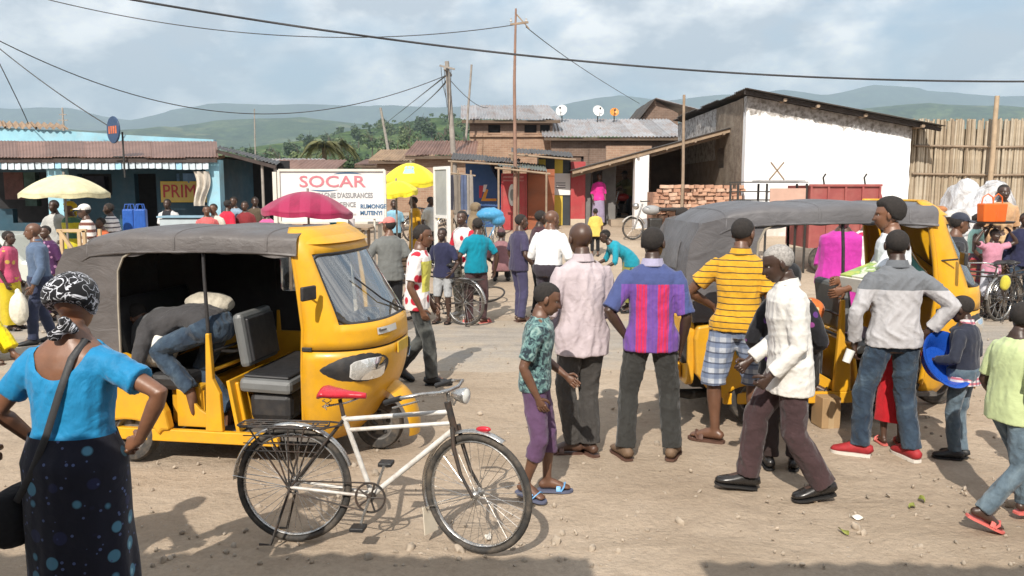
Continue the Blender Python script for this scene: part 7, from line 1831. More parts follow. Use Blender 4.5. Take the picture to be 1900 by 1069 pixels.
def stalls():
 Y = 14.6; c = at(612, 424, Y); g = gz(c.x, Y); T = thing('stall_table', 'rough wooden market table below the large sign', 'table', (c.x, Y, g)); h = at(612, 421, Y).z - g
 mb = MB(); mb.box((0, 0, h - .02), (1.5, .7, .04)); mb.build('table_top', WOODP, T, bevel=.005)
 for sx in (-.65, .65):
  for sy in (-.28, .28): mb = MB(); mb.beam((sx, sy, 0), (sx, sy, h - .04), .05, .05, (0, 1, 0)); mb.build('leg', WOODP, T)
 def basin(px, Rr, hh, m, lab):
  p = at(px, 417, Y - .1); mb = MB(); mb.lathe([(0, 0), (Rr * .75, 0), (Rr, hh), (Rr * 1.06, hh), (Rr * .95, hh - .008), (Rr * .7, .012), (0, .012)], (0, 0, 0), (0, 0, 1), 20, caps=False)
  tag(mb.build('basin', m, smooth=40, loc=(p.x, Y - .1, g + h + .002)), lab, 'basin')
 basin(572, .10, .05, var_mat('red_plastic', (.45, .03, .05), .4, .1, 8), 'small red basin on the market table'); basin(626, .14, .08, var_mat('aqua_plastic', (.04, .35, .42), .4, .1, 8), 'turquoise basin on the market table')
 p = at(652, 414, Y - .1); mb = MB(); mb.lathe([(0, 0), (.055, 0), (.065, .15), (.07, .15), (.06, .145), (.05, .01), (0, .01)], (0, 0, 0), (0, 0, 1), 16, caps=False); tag(mb.build('bucket', var_mat('white_enamelware', (.66, .62, .62), .4, .05, 8), smooth=40, loc=(p.x, Y - .1, g + h + .002)), 'small white pail at the end of the market table', 'bucket')
 for i, (px, py, Yk, w, hh, lab) in enumerate(((682, 452, 14.0, .40, .50, 'tall wooden crate behind the man in the pink cap'), (700, 470, 13.2, .45, .30, 'low wooden crate on the ground by the grey shirted man'), (745, 440, 16.8, .6, .5, 'wooden crate under the yellow umbrellas'))):
  x = X(px, Yk); k = thing('crate', lab, 'crate', (x, Yk, gz(x, Yk)), .2 * i, 'wooden crates')
  for q in range(5): mb = MB(); mb.box((0, -w / 2, .04 + (hh - .06) * q / 4), (w, .02, hh / 6.2)); mb.build('slat', WOODP, k)
  for q in range(5): mb = MB(); mb.box((-w / 2, 0, .04 + (hh - .06) * q / 4), (.02, w - .022, hh / 6.2)); mb.build('slat', WOODP, k)
  mb = MB(); mb.box((0, 0, hh / 2), (w - .05, w - .05, hh * .9)); mb.build('inner_box', var_mat('crate_inner', (.12, .09, .06), .9, .2, 6), k)
 Yt = 13.2; x = X(128, Yt); k = thing('trestle', 'light wooden trestle frame in front of the shop', 'trestle', (x, Yt, gz(x, Yt))); h = at(128, 428, Yt).z - k.location.z; lw = var_mat('fresh_timber', (.48, .34, .19), .8, .12, 6)
 for a, b_ in (((-.2, 0, 0), (-.17, 0, h)), ((.2, 0, 0), (.2, 0, h)), ((-.24, 0, h), (.24, 0, h)), ((-.19, .03, h * .55), (.2, .03, h * .62)), ((-.18, -.03, h), (.2, -.03, h * .55)), ((-.15, .5, 0), (-.15, .5, h)), ((.2, .5, 0), (.2, .5, h))): mb = MB(); mb.beam(a, b_, .05, .05, (0, 1, 0)); mb.build('rail', lw, k)
 Yc = 18.4; x = X(345, Yc); k = thing('counter', 'pale painted shop counter before the doorway', 'counter', (x, Yc, gz(x, Yc))); hc = at(345, 402, Yc).z - k.location.z
 mb = MB(); mb.box((0, 0, hc / 2 - .02), (1.05, .5, hc - .04)); mb.build('front', var_mat('counter_paint', (.42, .48, .50), .7, .1, 4), k); mb = MB(); mb.box((0, 0, hc), (1.15, .6, .04)); mb.build('top', var_mat('counter_top', (.2, .32, .4), .6, .1, 4), k, bevel=.005)
 bb = cloth('blue_woven_bag', (.02, .09, .36), rough=.5, fold=.3)
 for i, (px, lab) in enumerate(((238, 'large blue woven bag beside the striped shirt man'), (258, 'large blue woven bag nearest the dark doorway'))):
  x = X(px, 17.0); k = thing('shopping_bag', lab, 'bag', (x, 17.0, gz(x, 17)), .2 * i, 'blue woven bags'); zt = at(px, 388, 17.0).z - k.location.z
  mb = MB(); mb.box((0, 0, zt / 2), (.26, .24, zt), None, 0, .9); mb.build('body', bb, k, bevel=.03)
  for s in (-.08, .08): mb = MB(); mb.tube([(-.08, s, zt - .03), (-.05, s, zt + .10), (.05, s, zt + .10), (.08, s, zt - .03)], .012, 6); mb.build('handle', bb, k, 60)
 Yv = 13.9; x = X(-8, Yv); k = thing('car', 'pale parked car half hidden behind the crowd on the left', 'car', (x, Yv, gz(x, Yv)), .05); cp = var_mat('pale_car_paint', (.50, .52, .47), .35, .06, 4, coat=.5)
 prof = [(-1.6, .28), (1.35, .28), (1.42, .55), (1.30, .78), (.75, .88), (.40, 1.28), (-.9, 1.32), (-1.45, .92), (-1.62, .80)]
 mb = MB(); mb.prism(prof, (0, .72, 0), (1, 0, 0), (0, 0, 1), (0, -1.44, 0)); mb.build('body', cp, k, bevel=.06, fix=True)
 for y in (-.724,):
  mb = MB(); mb.prism([(.62, .90), (.36, 1.22), (-.20, 1.25), (-.20, .90)], (0, y, 0), (1, 0, 0), (0, 0, 1), (0, -.006, 0)); mb.build('window', var_mat('car_glass', (.03, .04, .045), .1, .1, 5, spec=.6), k, fix=True)
  mb = MB(); mb.prism([(-.28, .90), (-.28, 1.25), (-.88, 1.26), (-1.28, .93)], (0, y, 0), (1, 0, 0), (0, 0, 1), (0, -.006, 0)); mb.build('window', MATS['car_glass'], k, fix=True)
 for xx in (-.98, .92):
  for yy in (-.68, .68): wheel_parts(k, (xx, yy, .29), .29, .17)
 Yr = 17.6; x = X(855, Yr); k = thing('clothes_rack', 'wooden rack hung with dark garments beside the framed board', 'rack', (x, Yr, gz(x, Yr))); h = at(855, 316, Yr).z - k.location.z
 for xx in (-.26, -.08, .2): mb = MB(); mb.tube([(xx, 0, -.05), (xx + .02, 0, h)], .022, 7); mb.build('post', WOODP, k, 60)
 mb = MB(); mb.tube([(-.34, 0, h - .05), (.32, 0, h - .12)], .02, 7); mb.build('rail', WOODP, k, 60)
 for i, c in enumerate(((.05, .05, .07), (.22, .19, .16), (.10, .13, .22), (.30, .27, .24))):
  mb = MB(); x0 = -.22 + .14 * i; mb.sheet(lambda u, v: Vector((x0 + (u - .5) * .13 * (1 + .3 * v), -.05 + .03 * math.sin(u * 9 + i), h - .10 - v * (.75 + .1 * (i % 2)))), 8, 6, (0, .02, 0)); mb.build('garment', cloth('garment_%d' % i, c), k, 60)
def kiosks():
 Y = 24.0
 def kiosk(label, px0, px1, py0, py1, mat, Yk, nm='kiosk', depth=1.8):
  x0, x1 = X(px0, Yk), X(px1, Yk); zt, zb = Zp(py0, Yk), min(Zp(py1, Yk), gz((x0 + x1) / 2, Yk)); cx = (x0 + x1) / 2
  T = thing(nm, label, 'kiosk', (cx, Yk, zb), 0, 'market kiosks'); w, h = x1 - x0, zt - zb
  mb = MB(); mb.box((0, depth / 2, h / 2), (w, depth, h)); mb.build('wall', mat, T)
  return T, w, h
 blue = var_mat('kiosk_blue', (.022, .075, .22), .6, .15, 2, dirt=(.08, .14, .26), dirt_amt=.5)
 T, w, h = kiosk('blue kiosk painted with a red and orange triangle', 864, 930, 300, 405, blue, Y)
 for nm, poly, c in (('red_mark', [(-.08, .42), (.03, .42), (-.03, .18), (-.08, .18)], (.42, .03, .05)), ('white_mark', [(.02, .44), (.10, .44), (.05, .30), (.0, .30)], (.66, .62, .62)), ('orange_mark', [(-.04, .12), (.30, .12), (.30, .17), (.06, .17), (.12, .34), (.06, .36), (-.02, .17)], (.62, .27, .03))):
  mb = MB(); mb.prism([(a * 1.35 - .02, Zp(358, Y) - T.location.z + (b_ - .28) * 1.5) for a, b_ in poly], (0, -.004 - (.004 if nm == 'white_mark' else 0), 0), (1, 0, 0), (0, 0, 1), (0, -.004, 0)); mb.build(nm, var_mat(nm, c, .6, .08, 6), T, fix=True)
 mb = MB(); mb.sheet(lambda u, v: Vector((.12 + .45 * u + .25 * v * (1 - u), -.10 - .05 * math.sin(u * 8), h + .02 - v * (.85 - .35 * (1 - u)))), 10, 8, (0, .006, 0)); mb.build('shade_cloth', cloth('navy_shade', (.012, .014, .035)), T, 60)
 red = var_mat('kiosk_red', (.36, .035, .04), .6, .15, 2.5, dirt=(.36, .16, .12), dirt_amt=.5); rust = var_mat('kiosk_rust', (.28, .085, .035), .75, .2, 2.5, dirt=(.20, .10, .06), dirt_amt=.6)
 T, w, h = kiosk('red kiosk with white oval on its door', 930, 978, 322, 412, red, Y - .8)
 mb = MB(); mb.lathe([(0, 0), (.13, 0), (.13, .006), (0, .006)], (0, -.010, 0), (0, 1, 0), 24, caps=False); o = mb.build('oval', var_mat('oval_white', (.62, .6, .56), .6, .1, 8), T, 30, loc=(-.06, 0, h * .62)); o.scale = (.8, 1, 2.4)
 mb = MB(); mb.lathe([(0, 0), (.06, 0), (.06, .006), (0, .006)], (0, -.018, 0), (0, 1, 0), 20, caps=False); o2 = mb.build('oval_core', var_mat('oval_grey', (.22, .22, .2), .6, .1, 8), T, 30, loc=(-.06, 0, h * .62)); o2.scale = (.9, 1, 2.8)
 for q, hh in ((.10, .06), (.20, .04)): mb = MB(); mb.box((-.02, -.005, h - q), (w * .8, .008, hh)); mb.build('faded_band', var_mat('pink_band', (.45, .16, .15), .6, .3, 12), T)
 for xx in (-w / 2 + .02, 0, w / 2 - .02): mb = MB(); mb.beam((xx, -.02, .02), (xx, -.02, h - .30), .03, .03, (0, 1, 0)); mb.build('rib', red, T)
 T, w, h = kiosk('rust orange metal kiosk panel beside the red kiosk', 979, 1029, 314, 408, rust, Y - .7)
 for q in range(3): mb = MB(); mb.beam((-w / 2, -.012, h * (.3 + .3 * q)), (w / 2, -.012, h * (.3 + .3 * q)), .02, .03); mb.build('rib', rust, T)
 blk = var_mat('stripe_black', (.03, .035, .04), .6, .2, 4); yl = var_mat('stripe_yellow', (.62, .45, .05), .6, .1, 4)
 T, w, h = kiosk('black kiosk with broad yellow stripes and a white notice', 1000, 1058, 288, 405, blk, Y + .4)
 for px0, px1, py0 in ((999, 1012, 296), (1029, 1044, 292)):
  x0, x1 = X(px0, Y + .4) - T.location.x, X(px1, Y + .4) - T.location.x; z1 = Zp(py0, Y + .4) - T.location.z; mb = MB(); mb.box(((x0 + x1) / 2, -.006, z1 / 2), (x1 - x0, .012, z1)); mb.build('stripe', yl, T)
 x0, x1 = X(1026, Y + .4) - T.location.x, X(1058, Y + .4) - T.location.x; za, zb = Zp(362, Y + .4) - T.location.z, Zp(322, Y + .4) - T.location.z
 mb = MB(); mb.box(((x0 + x1) / 2, -.03, (za + zb) / 2), (x1 - x0, .03, zb - za)); nb = mb.build('notice', var_mat('notice_white', (.72, .71, .70), .6, .03, 5), T)
 gk = var_mat('notice_ink', (.10, .10, .11), .7, .1, 20)
 for q in range(3): mb = MB(); mb.box(((x0 + x1) / 2 - .03, -.048, za + .22 + .07 * q), ((x1 - x0) * .55, .006, .022)); mb.build('ink_line', gk, nb)
 T, w, h = kiosk('plain red kiosk beside the dark porch pillars', 1059, 1086, 300, 405, red, Y + .3)
 mb = MB(); mb.box((0, -.02, .10), (w, .04, .2)); mb.build('base', var_mat('base_cream', (.5, .42, .32), .8, .1, 5), T)
 for i, (a, b_, c, d, n, m, lab) in enumerate(((at(838, 296, 22.6), at(962, 303, 22.6), at(965, 296, 25.5), at(842, 284, 25.5), 4, DARKZ, 'sagging dark sheet roof over the blue kiosk'), (at(925, 308, 21.8), at(1014, 318, 21.8), at(1010, 306, 24.5), at(925, 300, 24.5), 3, sheet_mat('green_grey_sheet', (.16, .19, .17), (.14, .09, .06)), 'crooked awning sheet over the red kiosk'), (at(950, 283, 23.4), at(1062, 292, 23.4), at(1058, 283, 26.5), at(950, 275, 26.5), 3, DARKZ, 'dark sheet roof over the striped kiosk'))):
  T = thing('awning', lab, 'awning', (a.x, a.y, gz(a.x, a.y)), 0, 'awnings over the kiosks'); o = T.location
  corr('roof_sheet', a - o, b_ - o, c - o, d - o, n, m, T)
  mb = MB(); mb.tube([a - o - Vector((.1, 0, .05)), b_ - o + Vector((.1, 0, -.07))], .03, 7); mb.build('beam', WOODP, T, 60)
  for q in ((a, b_) if i < 2 else (a,)): mb = MB(); mb.tube([q - o - Vector((0, 0, .04)), Vector((q.x - o.x, 0, gz(q.x, q.y) - o.z - .1))], .03, 7); mb.build('post', WOODP, T, 60)
def houses():
 Y = 34.0; g = 1.0
 def house(label, px0, px1, Y, pyE, pyR, depth, wallm, roofm, n, ridge_dx=0, over=.35, wins=(), band=None, parent_name='brick_house'):
  x0, x1 = X(px0, Y), X(px1, Y); cx = (x0 + x1) / 2; ze, zr = Zp(pyE, Y - over), Zp(pyR, Y + depth)
  T = thing(parent_name, label, 'house', (cx, Y, g)); w = x1 - x0; h = ze - g
  zs = h - .02; xs = [-w / 2] + sorted([v for a in wins for v in (a[0], a[1])]) + [w / 2]
  if wins:
   wz0, wz1 = wins[0][2], wins[0][3]
   mb = MB(); mb.box((0, .12, wz0 / 2), (w, .24, wz0)); mb.build('wall', wallm, T)
   mb = MB(); mb.box((0, .12, (wz1 + zs) / 2), (w, .24, zs - wz1)); mb.build('wall', band or wallm, T)
   for i in range(0, len(xs), 2): mb = MB(); mb.box(((xs[i] + xs[i + 1]) / 2, .12, (wz0 + wz1) / 2), (xs[i + 1] - xs[i], .24, wz1 - wz0)); mb.build('wall', band or wallm, T)
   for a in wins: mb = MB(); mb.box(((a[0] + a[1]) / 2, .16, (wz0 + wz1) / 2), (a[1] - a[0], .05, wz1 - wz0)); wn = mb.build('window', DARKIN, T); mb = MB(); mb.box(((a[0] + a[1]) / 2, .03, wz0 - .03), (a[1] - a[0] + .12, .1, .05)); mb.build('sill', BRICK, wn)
  else: mb = MB(); mb.box((0, .12, zs / 2), (w, .24, zs)); mb.build('wall', wallm, T)
  zr_l = zr - g
  for sx in (-1, 1):
   mb = MB(); mb.prism([(.24, 0), (depth, 0), (depth, zs + (zr_l - zs) * .9), (.24, zs)], (sx * (w / 2 - .12) - .12, 0, 0), (0, 1, 0), (0, 0, 1), (.24, 0, 0)); mb.build('wall', wallm, T, fix=True)
  corr('roof_sheet', (-w / 2 - .3 + ridge_dx * 0, -over, h), (w / 2 + .3, -over, h), (w / 2 + .25 + ridge_dx, depth, zr_l), (-w / 2 - .25 + ridge_dx, depth, zr_l), n, roofm, T, amp=.025, waves=6)
  mb = MB(); mb.beam((-w / 2 - .3, -over + .04, h - .08), (w / 2 + .3, -over + .04, h - .08), .05, .12); mb.build('fascia', var_mat('fascia_wood', (.12, .085, .06), .9, .2, 5), T)
  return T, w, h
 T, w, h = house('two storey brown brick house with patched zinc roof', 872, 1025, 34, 222, 196, 4.0, BRICK, ZINC, 6, ridge_dx=-.3, wins=((-.95, -.45, 3.35, 3.68), (.55, 1.05, 3.35, 3.68), (1.2, 1.6, 3.35, 3.68)), band=DBRICK)  # upper band in darker brick paints the shade below the roof
 mb = MB(); mb.box((0, -.05, 3.22), (w, .1, .08)); mb.build('string_course', BRICK, T)
 T, w, h = house('long single storey brick house with grey sheet roof and dishes', 1022, 1262, 33, 254, 222, 4.5, BRICK, ZINC, 8, wins=((-2.0, -1.3, 1.35, 2.35), (.3, .95, 1.35, 2.35)), band=DBRICK)
 for sx in (-1.65, .62):
  mb = MB(); mb.box((sx, .06, 1.85), (.5, .04, .9)); mb.build('shutter', var_mat('shutter_brown', (.14, .085, .06), .8, .2, 6), T)
 Yg = 40.0; a, b_, r = at(1182, 228, Yg), at(1258, 228, Yg), at(1214, 184, Yg); T = thing('gable_house', 'dark brick gable house with sheet roof behind the long house', 'house', ((a.x + b_.x) / 2, Yg, g)); ox, oz = T.location.x, g
 mb = MB(); mb.prism([(a.x - ox, 0), (b_.x - ox, 0), (b_.x - ox, b_.z - oz + .45), (r.x - ox, r.z - oz - .05), (a.x - ox, a.z - oz - .1)], (0, 0, 0), (1, 0, 0), (0, 0, 1), (0, 5, 0)); mb.build('wall', DBRICK, T, fix=True)
 rr = Vector((r.x - ox, -.3, r.z - oz)); e2 = at(1330, 214, Yg); e1 = at(1176, 232, Yg)
 corr('roof_sheet', (e2.x - ox, -.3, e2.z - oz), (e2.x - ox, 5.3, e2.z - oz), rr + Vector((0, 5.6, 0)), rr, 5, ZINC, T, amp=.03)
 corr('roof_sheet', (e1.x - ox, 5.3, e1.z - oz), (e1.x - ox, -.3, e1.z - oz), rr, rr + Vector((0, 5.6, 0)), 5, DARKZ, T, amp=.03)
 for i, (px0, px1, Yh, pe, pr, m, lab) in enumerate(((770, 868, 30, 288, 262, RUSTZ, 'low house with rusty orange roof beside the utility pole'), (700, 790, 36, 298, 278, sheet_mat('tan_tile', (.36, .24, .14), (.2, .12, .07)), 'low house with tan tiled roof behind the yellow umbrella'), (672, 722, 42, 306, 296, RUSTZ, 'small far house with brown roof behind the white sign'))):
  house(lab, px0, px1, Yh, pe, pr, 3.0, BRICK, m, 4)
 wd_ = var_mat('dish_white', (.70, .70, .68), .5, .05, 4); od = var_mat('dish_orange', (.66, .24, .04), .5, .08, 4)
 for i, (px, py, rpx, m, az, lab) in enumerate(((1042, 205, 10.5, wd_, -.35, 'white satellite dish nearest the two storey house'), (1110, 206, 10.5, wd_, .3, 'white satellite dish beside the orange dish'), (1140, 208, 8, od, .0, 'orange satellite dish on the long house roof'))):
  Yd = 36.6; c = at(px, py, Yd); R = rpx / 1500 * Yd; T = thing('satellite_dish', lab, 'satellite dish', (c.x, Yd, Zp(228, Yd)), az, 'satellite dishes on the roof'); zc = c.z - T.location.z
  ax = Vector((0, -.93, .36)); prof = [(0, -.05 * R * 4), (R * .4, -.16 * R), (R * .75, -.06 * R), (R, .06 * R), (R * 1.0, .10 * R), (R * .74, -.02 * R), (R * .4, -.12 * R), (0, -.16 * R)]
  mb = MB(); mb.lathe(prof, (0, 0, zc), ax, 28, caps=False); d = mb.build('reflector', m, T, 60)
  mb = MB(); mb.tube([(0, .06, -.3), (0, .06, zc)], .025, 8); mb.build('mast', DSTEEL, T, 60)
  mb = MB(); mb.tube([(0, -.1, zc - R), Vector((0, 0, zc)) + ax * R * 1.0], .012, 6); mb.build('feed_arm', DSTEEL, d, 60); mb = MB(); mb.ellipsoid(Vector((0, 0, zc)) + ax * R * 1.0, (.05, .05, .05), 8, 6); mb.build('feed_horn', BLKP, d, 60)
def white_building():
 Yn, Yf = 22.0, 31.0; c0 = at(1386, 178, Yn); c1 = at(1692, 236, Yn); g = gz(8, Yn) - .05
 T = thing('whitewashed_building', 'windowless building with bright whitewashed end wall and mud side', 'building', (c0.x, Yn, g)); ox, oy, oz = T.location
 white = None
 m, nt, b = new_mat('whitewash'); v = coords(nt, 'Object'); xs = xyz(nt, v)
 c = ramp(nt, noise(nt, v, 1.2, 8, .7), [(.3, (.74, .74, .73)), (.7, (.82, .82, .82))])
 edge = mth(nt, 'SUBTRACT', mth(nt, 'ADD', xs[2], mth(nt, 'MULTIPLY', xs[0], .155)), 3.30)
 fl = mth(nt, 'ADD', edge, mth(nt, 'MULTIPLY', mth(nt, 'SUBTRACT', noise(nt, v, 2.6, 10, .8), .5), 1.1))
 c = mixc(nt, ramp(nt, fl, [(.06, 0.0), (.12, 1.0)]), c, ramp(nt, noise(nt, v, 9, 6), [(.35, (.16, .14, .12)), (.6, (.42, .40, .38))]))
 sp = nd(nt, 'ShaderNodeTexVoronoi', Scale=3.2); nt.links.new(v, sp.inputs['Vector'])
 c = mixc(nt, ramp(nt, mth(nt, 'ADD', mth(nt, 'MULTIPLY', xs[2], -.5), noise(nt, v, 2.2, 8, .7)), [(.15, 0.0), (.5, .7)]), c, (.40, .32, .24))
 c = mixc(nt, mth(nt, 'MULTIPLY', ramp(nt, sp.outputs['Distance'], [(.035, 1.0), (.06, 0.0)]), ramp(nt, noise(nt, v, 2, 3), [(.42, 0.0), (.5, .8)])), c, (.3, .28, .26))
 nt.links.new(c, b.inputs['Base Color']); b.inputs['Roughness'].default_value = .85; bump(nt, b, noise(nt, v, 14, 8, .7), .5, .02); white = m
 mud = None
 m, nt, b = new_mat('mud_plaster'); v = coords(nt, 'Object'); xs = xyz(nt, v)
 c = ramp(nt, noise(nt, v, 2.6, 9, .72), [(.3, (.13, .095, .07)), (.5, (.23, .18, .135)), (.7, (.33, .28, .22))])
 patch = mth(nt, 'MULTIPLY', mth(nt, 'GREATER_THAN', mth(nt, 'ADD', xs[1], mth(nt, 'MULTIPLY', noise(nt, v, 2, 5), 1.5)), 4.0), mth(nt, 'GREATER_THAN', xs[2], 2.2))
 c = mixc(nt, mth(nt, 'MULTIPLY', patch, .8), c, ramp(nt, noise(nt, v, 5, 8, .75), [(.44, (.20, .18, .17)), (.52, (.52, .50, .48))]))
 nt.links.new(c, b.inputs['Base Color']); b.inputs['Roughness'].default_value = .95; bump(nt, b, noise(nt, v, 9, 9, .75), .8, .05); mud = m
 w = c1.x - c0.x; hl, hr = c0.z - g, c1.z - g
 mb = MB()
 def f(u, v_):
  x = w * u; top = hl + (hr - hl) * u; z = top * v_
  if u > .995: x += .06 * mnoise.noise(Vector((0, 0, z * 3)))
  return Vector((x, -.015 + .025 * mnoise.noise(Vector((x * 1.2, 3, z * 1.2))), z))
 mb.sheet(f, 40, 30, (0, .28, 0)); mb.build('end_wall', white, T, 60)
 yw0, yw1, zw0, zw1 = 2.2, 2.9, at(1340, 312, 24.6).z - g, at(1340, 274, 24.6).z - g
 def slab(y0, y1, z0, z1, nm='side_wall'):
  mb = MB(); mb.sheet(lambda u, v_: Vector((.03 * mnoise.noise(Vector((9, (y0 + (y1 - y0) * u) * 1.3, (z0 + (z1 - z0) * v_) * 1.3))), y0 + (y1 - y0) * u, z0 + (z1 - z0) * v_)), max(2, int((y1 - y0) * 4)), max(2, int((z1 - z0) * 4)), (.28, 0, 0)); mb.build(nm, mud, T, 60)
 slab(.28, yw0, 0, hl - .02); slab(yw1, Yf - Yn, 0, hl - .02); slab(yw0, yw1, 0, zw0); slab(yw0, yw1, zw1, hl - .02)
 mb = MB(); mb.box((.26, (yw0 + yw1) / 2, (zw0 + zw1) / 2), (.05, yw1 - yw0, zw1 - zw0)); mb.build('window', DARKIN, T)
 mb = MB(); mb.box((w - .14, (Yf - Yn) / 2, hr / 2 - .05), (.28, Yf - Yn, hr - .1)); mb.build('side_wall', mud, T)
 e0, e1 = -.15, w + .62; sl = (hr - hl) / w
 corr('roof_sheet', (e1, Yf - Yn + .3, hl + sl * e1 + .10), (e1, -.40, hl + sl * e1 + .10), (e0, -.40, hl + sl * e0 + .10), (e0, Yf - Yn + .3, hl + sl * e0 + .10), 10, DARKZ, T, amp=.02)
 mb = MB(); mb.beam((e0, -.30, hl + sl * e0 + .03), (e1, -.30, hl + sl * e1 + .03), .06, .10); mb.build('barge_board', var_mat('barge_dark', (.05, .04, .035), .9, .3, 6), T)
 for k in range(4):
  t = .9 + k * (w - 1.0) / 3 + .3 * math.sin(k * 5); mb = MB(); mb.tube([(t, -.40 - .03 * (k % 2), hl + sl * t + .02), (t, .5, hl + sl * t + .02)], .05, 7); mb.build('rafter', WOODP, T, 60)
 P = thing('porch', 'open porch with slanting roof, white column and dark pillars', 'porch', (X(1200, 24.3), 24.3, gz(4, 24.3))); o = P.location
 A = at(1062, 316, 23.6); B = at(1392, 228, 23.6); C = at(1370, 222, 31); D = at(1062, 306, 31)
 corr('roof_sheet', Vector((A.x, 31, A.z)) - o, A - o, B - o, Vector((B.x, 31, B.z)) - o, 7, DARKZ, P, amp=.02)
 mb = MB(); mb.beam(A - o + Vector((0, 0, -.06)), B - o + Vector((0, 0, -.06)), .07, .11); mb.build('edge_beam', var_mat('edge_timber', (.30, .22, .15), .9, .25, 5), P)
 mb = MB(); mb.beam(A - o + Vector((0, .4, -.14)), B - o + Vector((0, .4, -.14)), .09, .14); mb.build('purlin', WOODP, P)
 for k in range(6):
  q = A.lerp(B, .05 + .16 * k); mb = MB(); mb.tube([Vector((q.x, 23.5, q.z - .11)) - o, Vector((q.x, 30.5, q.z - .11)) - o], .04, 6); mb.build('rafter', WOODP, P, 60)
 wc = var_mat('column_white', (.74, .72, .70), .8, .06, 3, dirt=(.5, .44, .38), dirt_amt=.35); dc = var_mat('pillar_dark', (.15, .145, .14), .85, .3, 3, dirt=(.16, .15, .14), dirt_amt=.6)
 def colm(px, Yc, py_top, wpx, m, nm):
  t = at(px, py_top, Yc); gg = gz(t.x, Yc); ww = wpx / 1500 * Yc; mb = MB(); mb.box((t.x - o.x, Yc - o.y, (t.z + gg) / 2 - o.z - .1), (ww, ww, t.z - gg + .2)); mb.build(nm, m, P, bevel=.03)
 colm(1190, 23.8, 286, 26, wc, 'column'); colm(1086, 24.6, 314, 20, dc, 'pillar'); colm(1109, 26.4, 308, 20, dc, 'pillar'); colm(1129, 25.0, 300, 26, dc, 'pillar')
 mb = MB(); mb.prism([(A.x + 1.2 - o.x, 0), (B.x - o.x, 0), (B.x - o.x, B.z - o.z - .25), (A.x + 1.2 - o.x, A.z - o.z + .05)], (0, 30.4 - o.y, 0), (1, 0, 0), (0, 0, 1), (0, .25, 0)); mb.build('back_wall', var_mat('porch_mud', (.20, .15, .11), .95, .25, 2), P)
 mb = MB(); mb.box((X(1215, 27) - o.x, 27 - o.y, .08), (3.6, 6.0, .2)); mb.build('plinth', var_mat('plinth_earth', (.30, .24, .18), .95, .2, 2), P)
 mb = MB(); mb.box((X(1165, 29) - o.x, 29 - o.y, 1.3), (1.6, .2, 2.6)); mb.build('inner_wall', BRICK, P)
 pole('timber_pole', 'slim timber pole standing in front of the brick stack', 'pole', (X(1267, 21.2), 21.2, gz(4.5, 21.2) - .2), (X(1265, 21.2), 21.2, Zp(176, 21.2)), .045, .035, WOODP)
 S = thing('brick_stack', 'rough stack of orange mud bricks under the porch edge', 'brick stack', (X(1294, 21.8), 21.8, gz(5, 21.8))); o = S.location
 bm = [var_mat('brick_a', (.46, .27, .18), .9, .25, 9), var_mat('brick_b', (.54, .36, .26), .9, .25, 9), var_mat('brick_c', (.38, .21, .14), .9, .25, 9)]
 bl, bh, bd = .24, .10, .13; meshes = []
 for mm in bm:
  mb = MB(); mb.box((0, 0, 0), (bl * .94, bd, bh * .86)); meshes.append(mb.mesh('brick', mm))
 for mm in bm:
  mb = MB(); mb.box((0, 0, 0), (bd, bl * .94, bh * .86)); meshes.append(mb.mesh('brick', mm))
 x0, x1 = X(1206, 21.8) - o.x, X(1384, 21.8) - o.x; r = random.Random(11); nrow = 17
 for j in range(nrow):
  z = .05 + j * bh
  if z > Zp(341, 21.8) - o.z: break
  x = x0 + r.uniform(0, .1) + max(0, j - 9) * .05
  while x < x1:
   hd = r.random() < .55; wv = bd if hd else bl
   if x + wv > x1 or (j > 12 and r.random() < .10): x += wv; continue
   k = r.randrange(3) + (3 if hd else 0)
   place('brick', meshes[k], S, (x + wv / 2, r.uniform(-.07, .07), z + r.uniform(-.01, .01)), (r.uniform(-.06, .06), r.uniform(-.10, .10), r.uniform(-.20, .20))); x += wv + r.uniform(.004, .02)
 mb = MB(); mb.box(((x0 + x1) / 2, .55, .60), (x1 - x0 - .2, .9, 1.2)); tag(mb.build('inner_bricks', bm[2], S), kind='stuff')
 mb = MB(); q = on_ground(1232, 432); mb.sheet(lambda u, v_: Vector(((u - .5) * 1.3, (v_ - .5) * .7, .12 + .20 * v_ + .05 * math.sin(u * 9))), 12, 6, (0, 0, .02)); tag(mb.build('sheet_scrap', ZINC, smooth=60, loc=q), 'crumpled pale metal sheet lying before the brick stack', 'scrap')
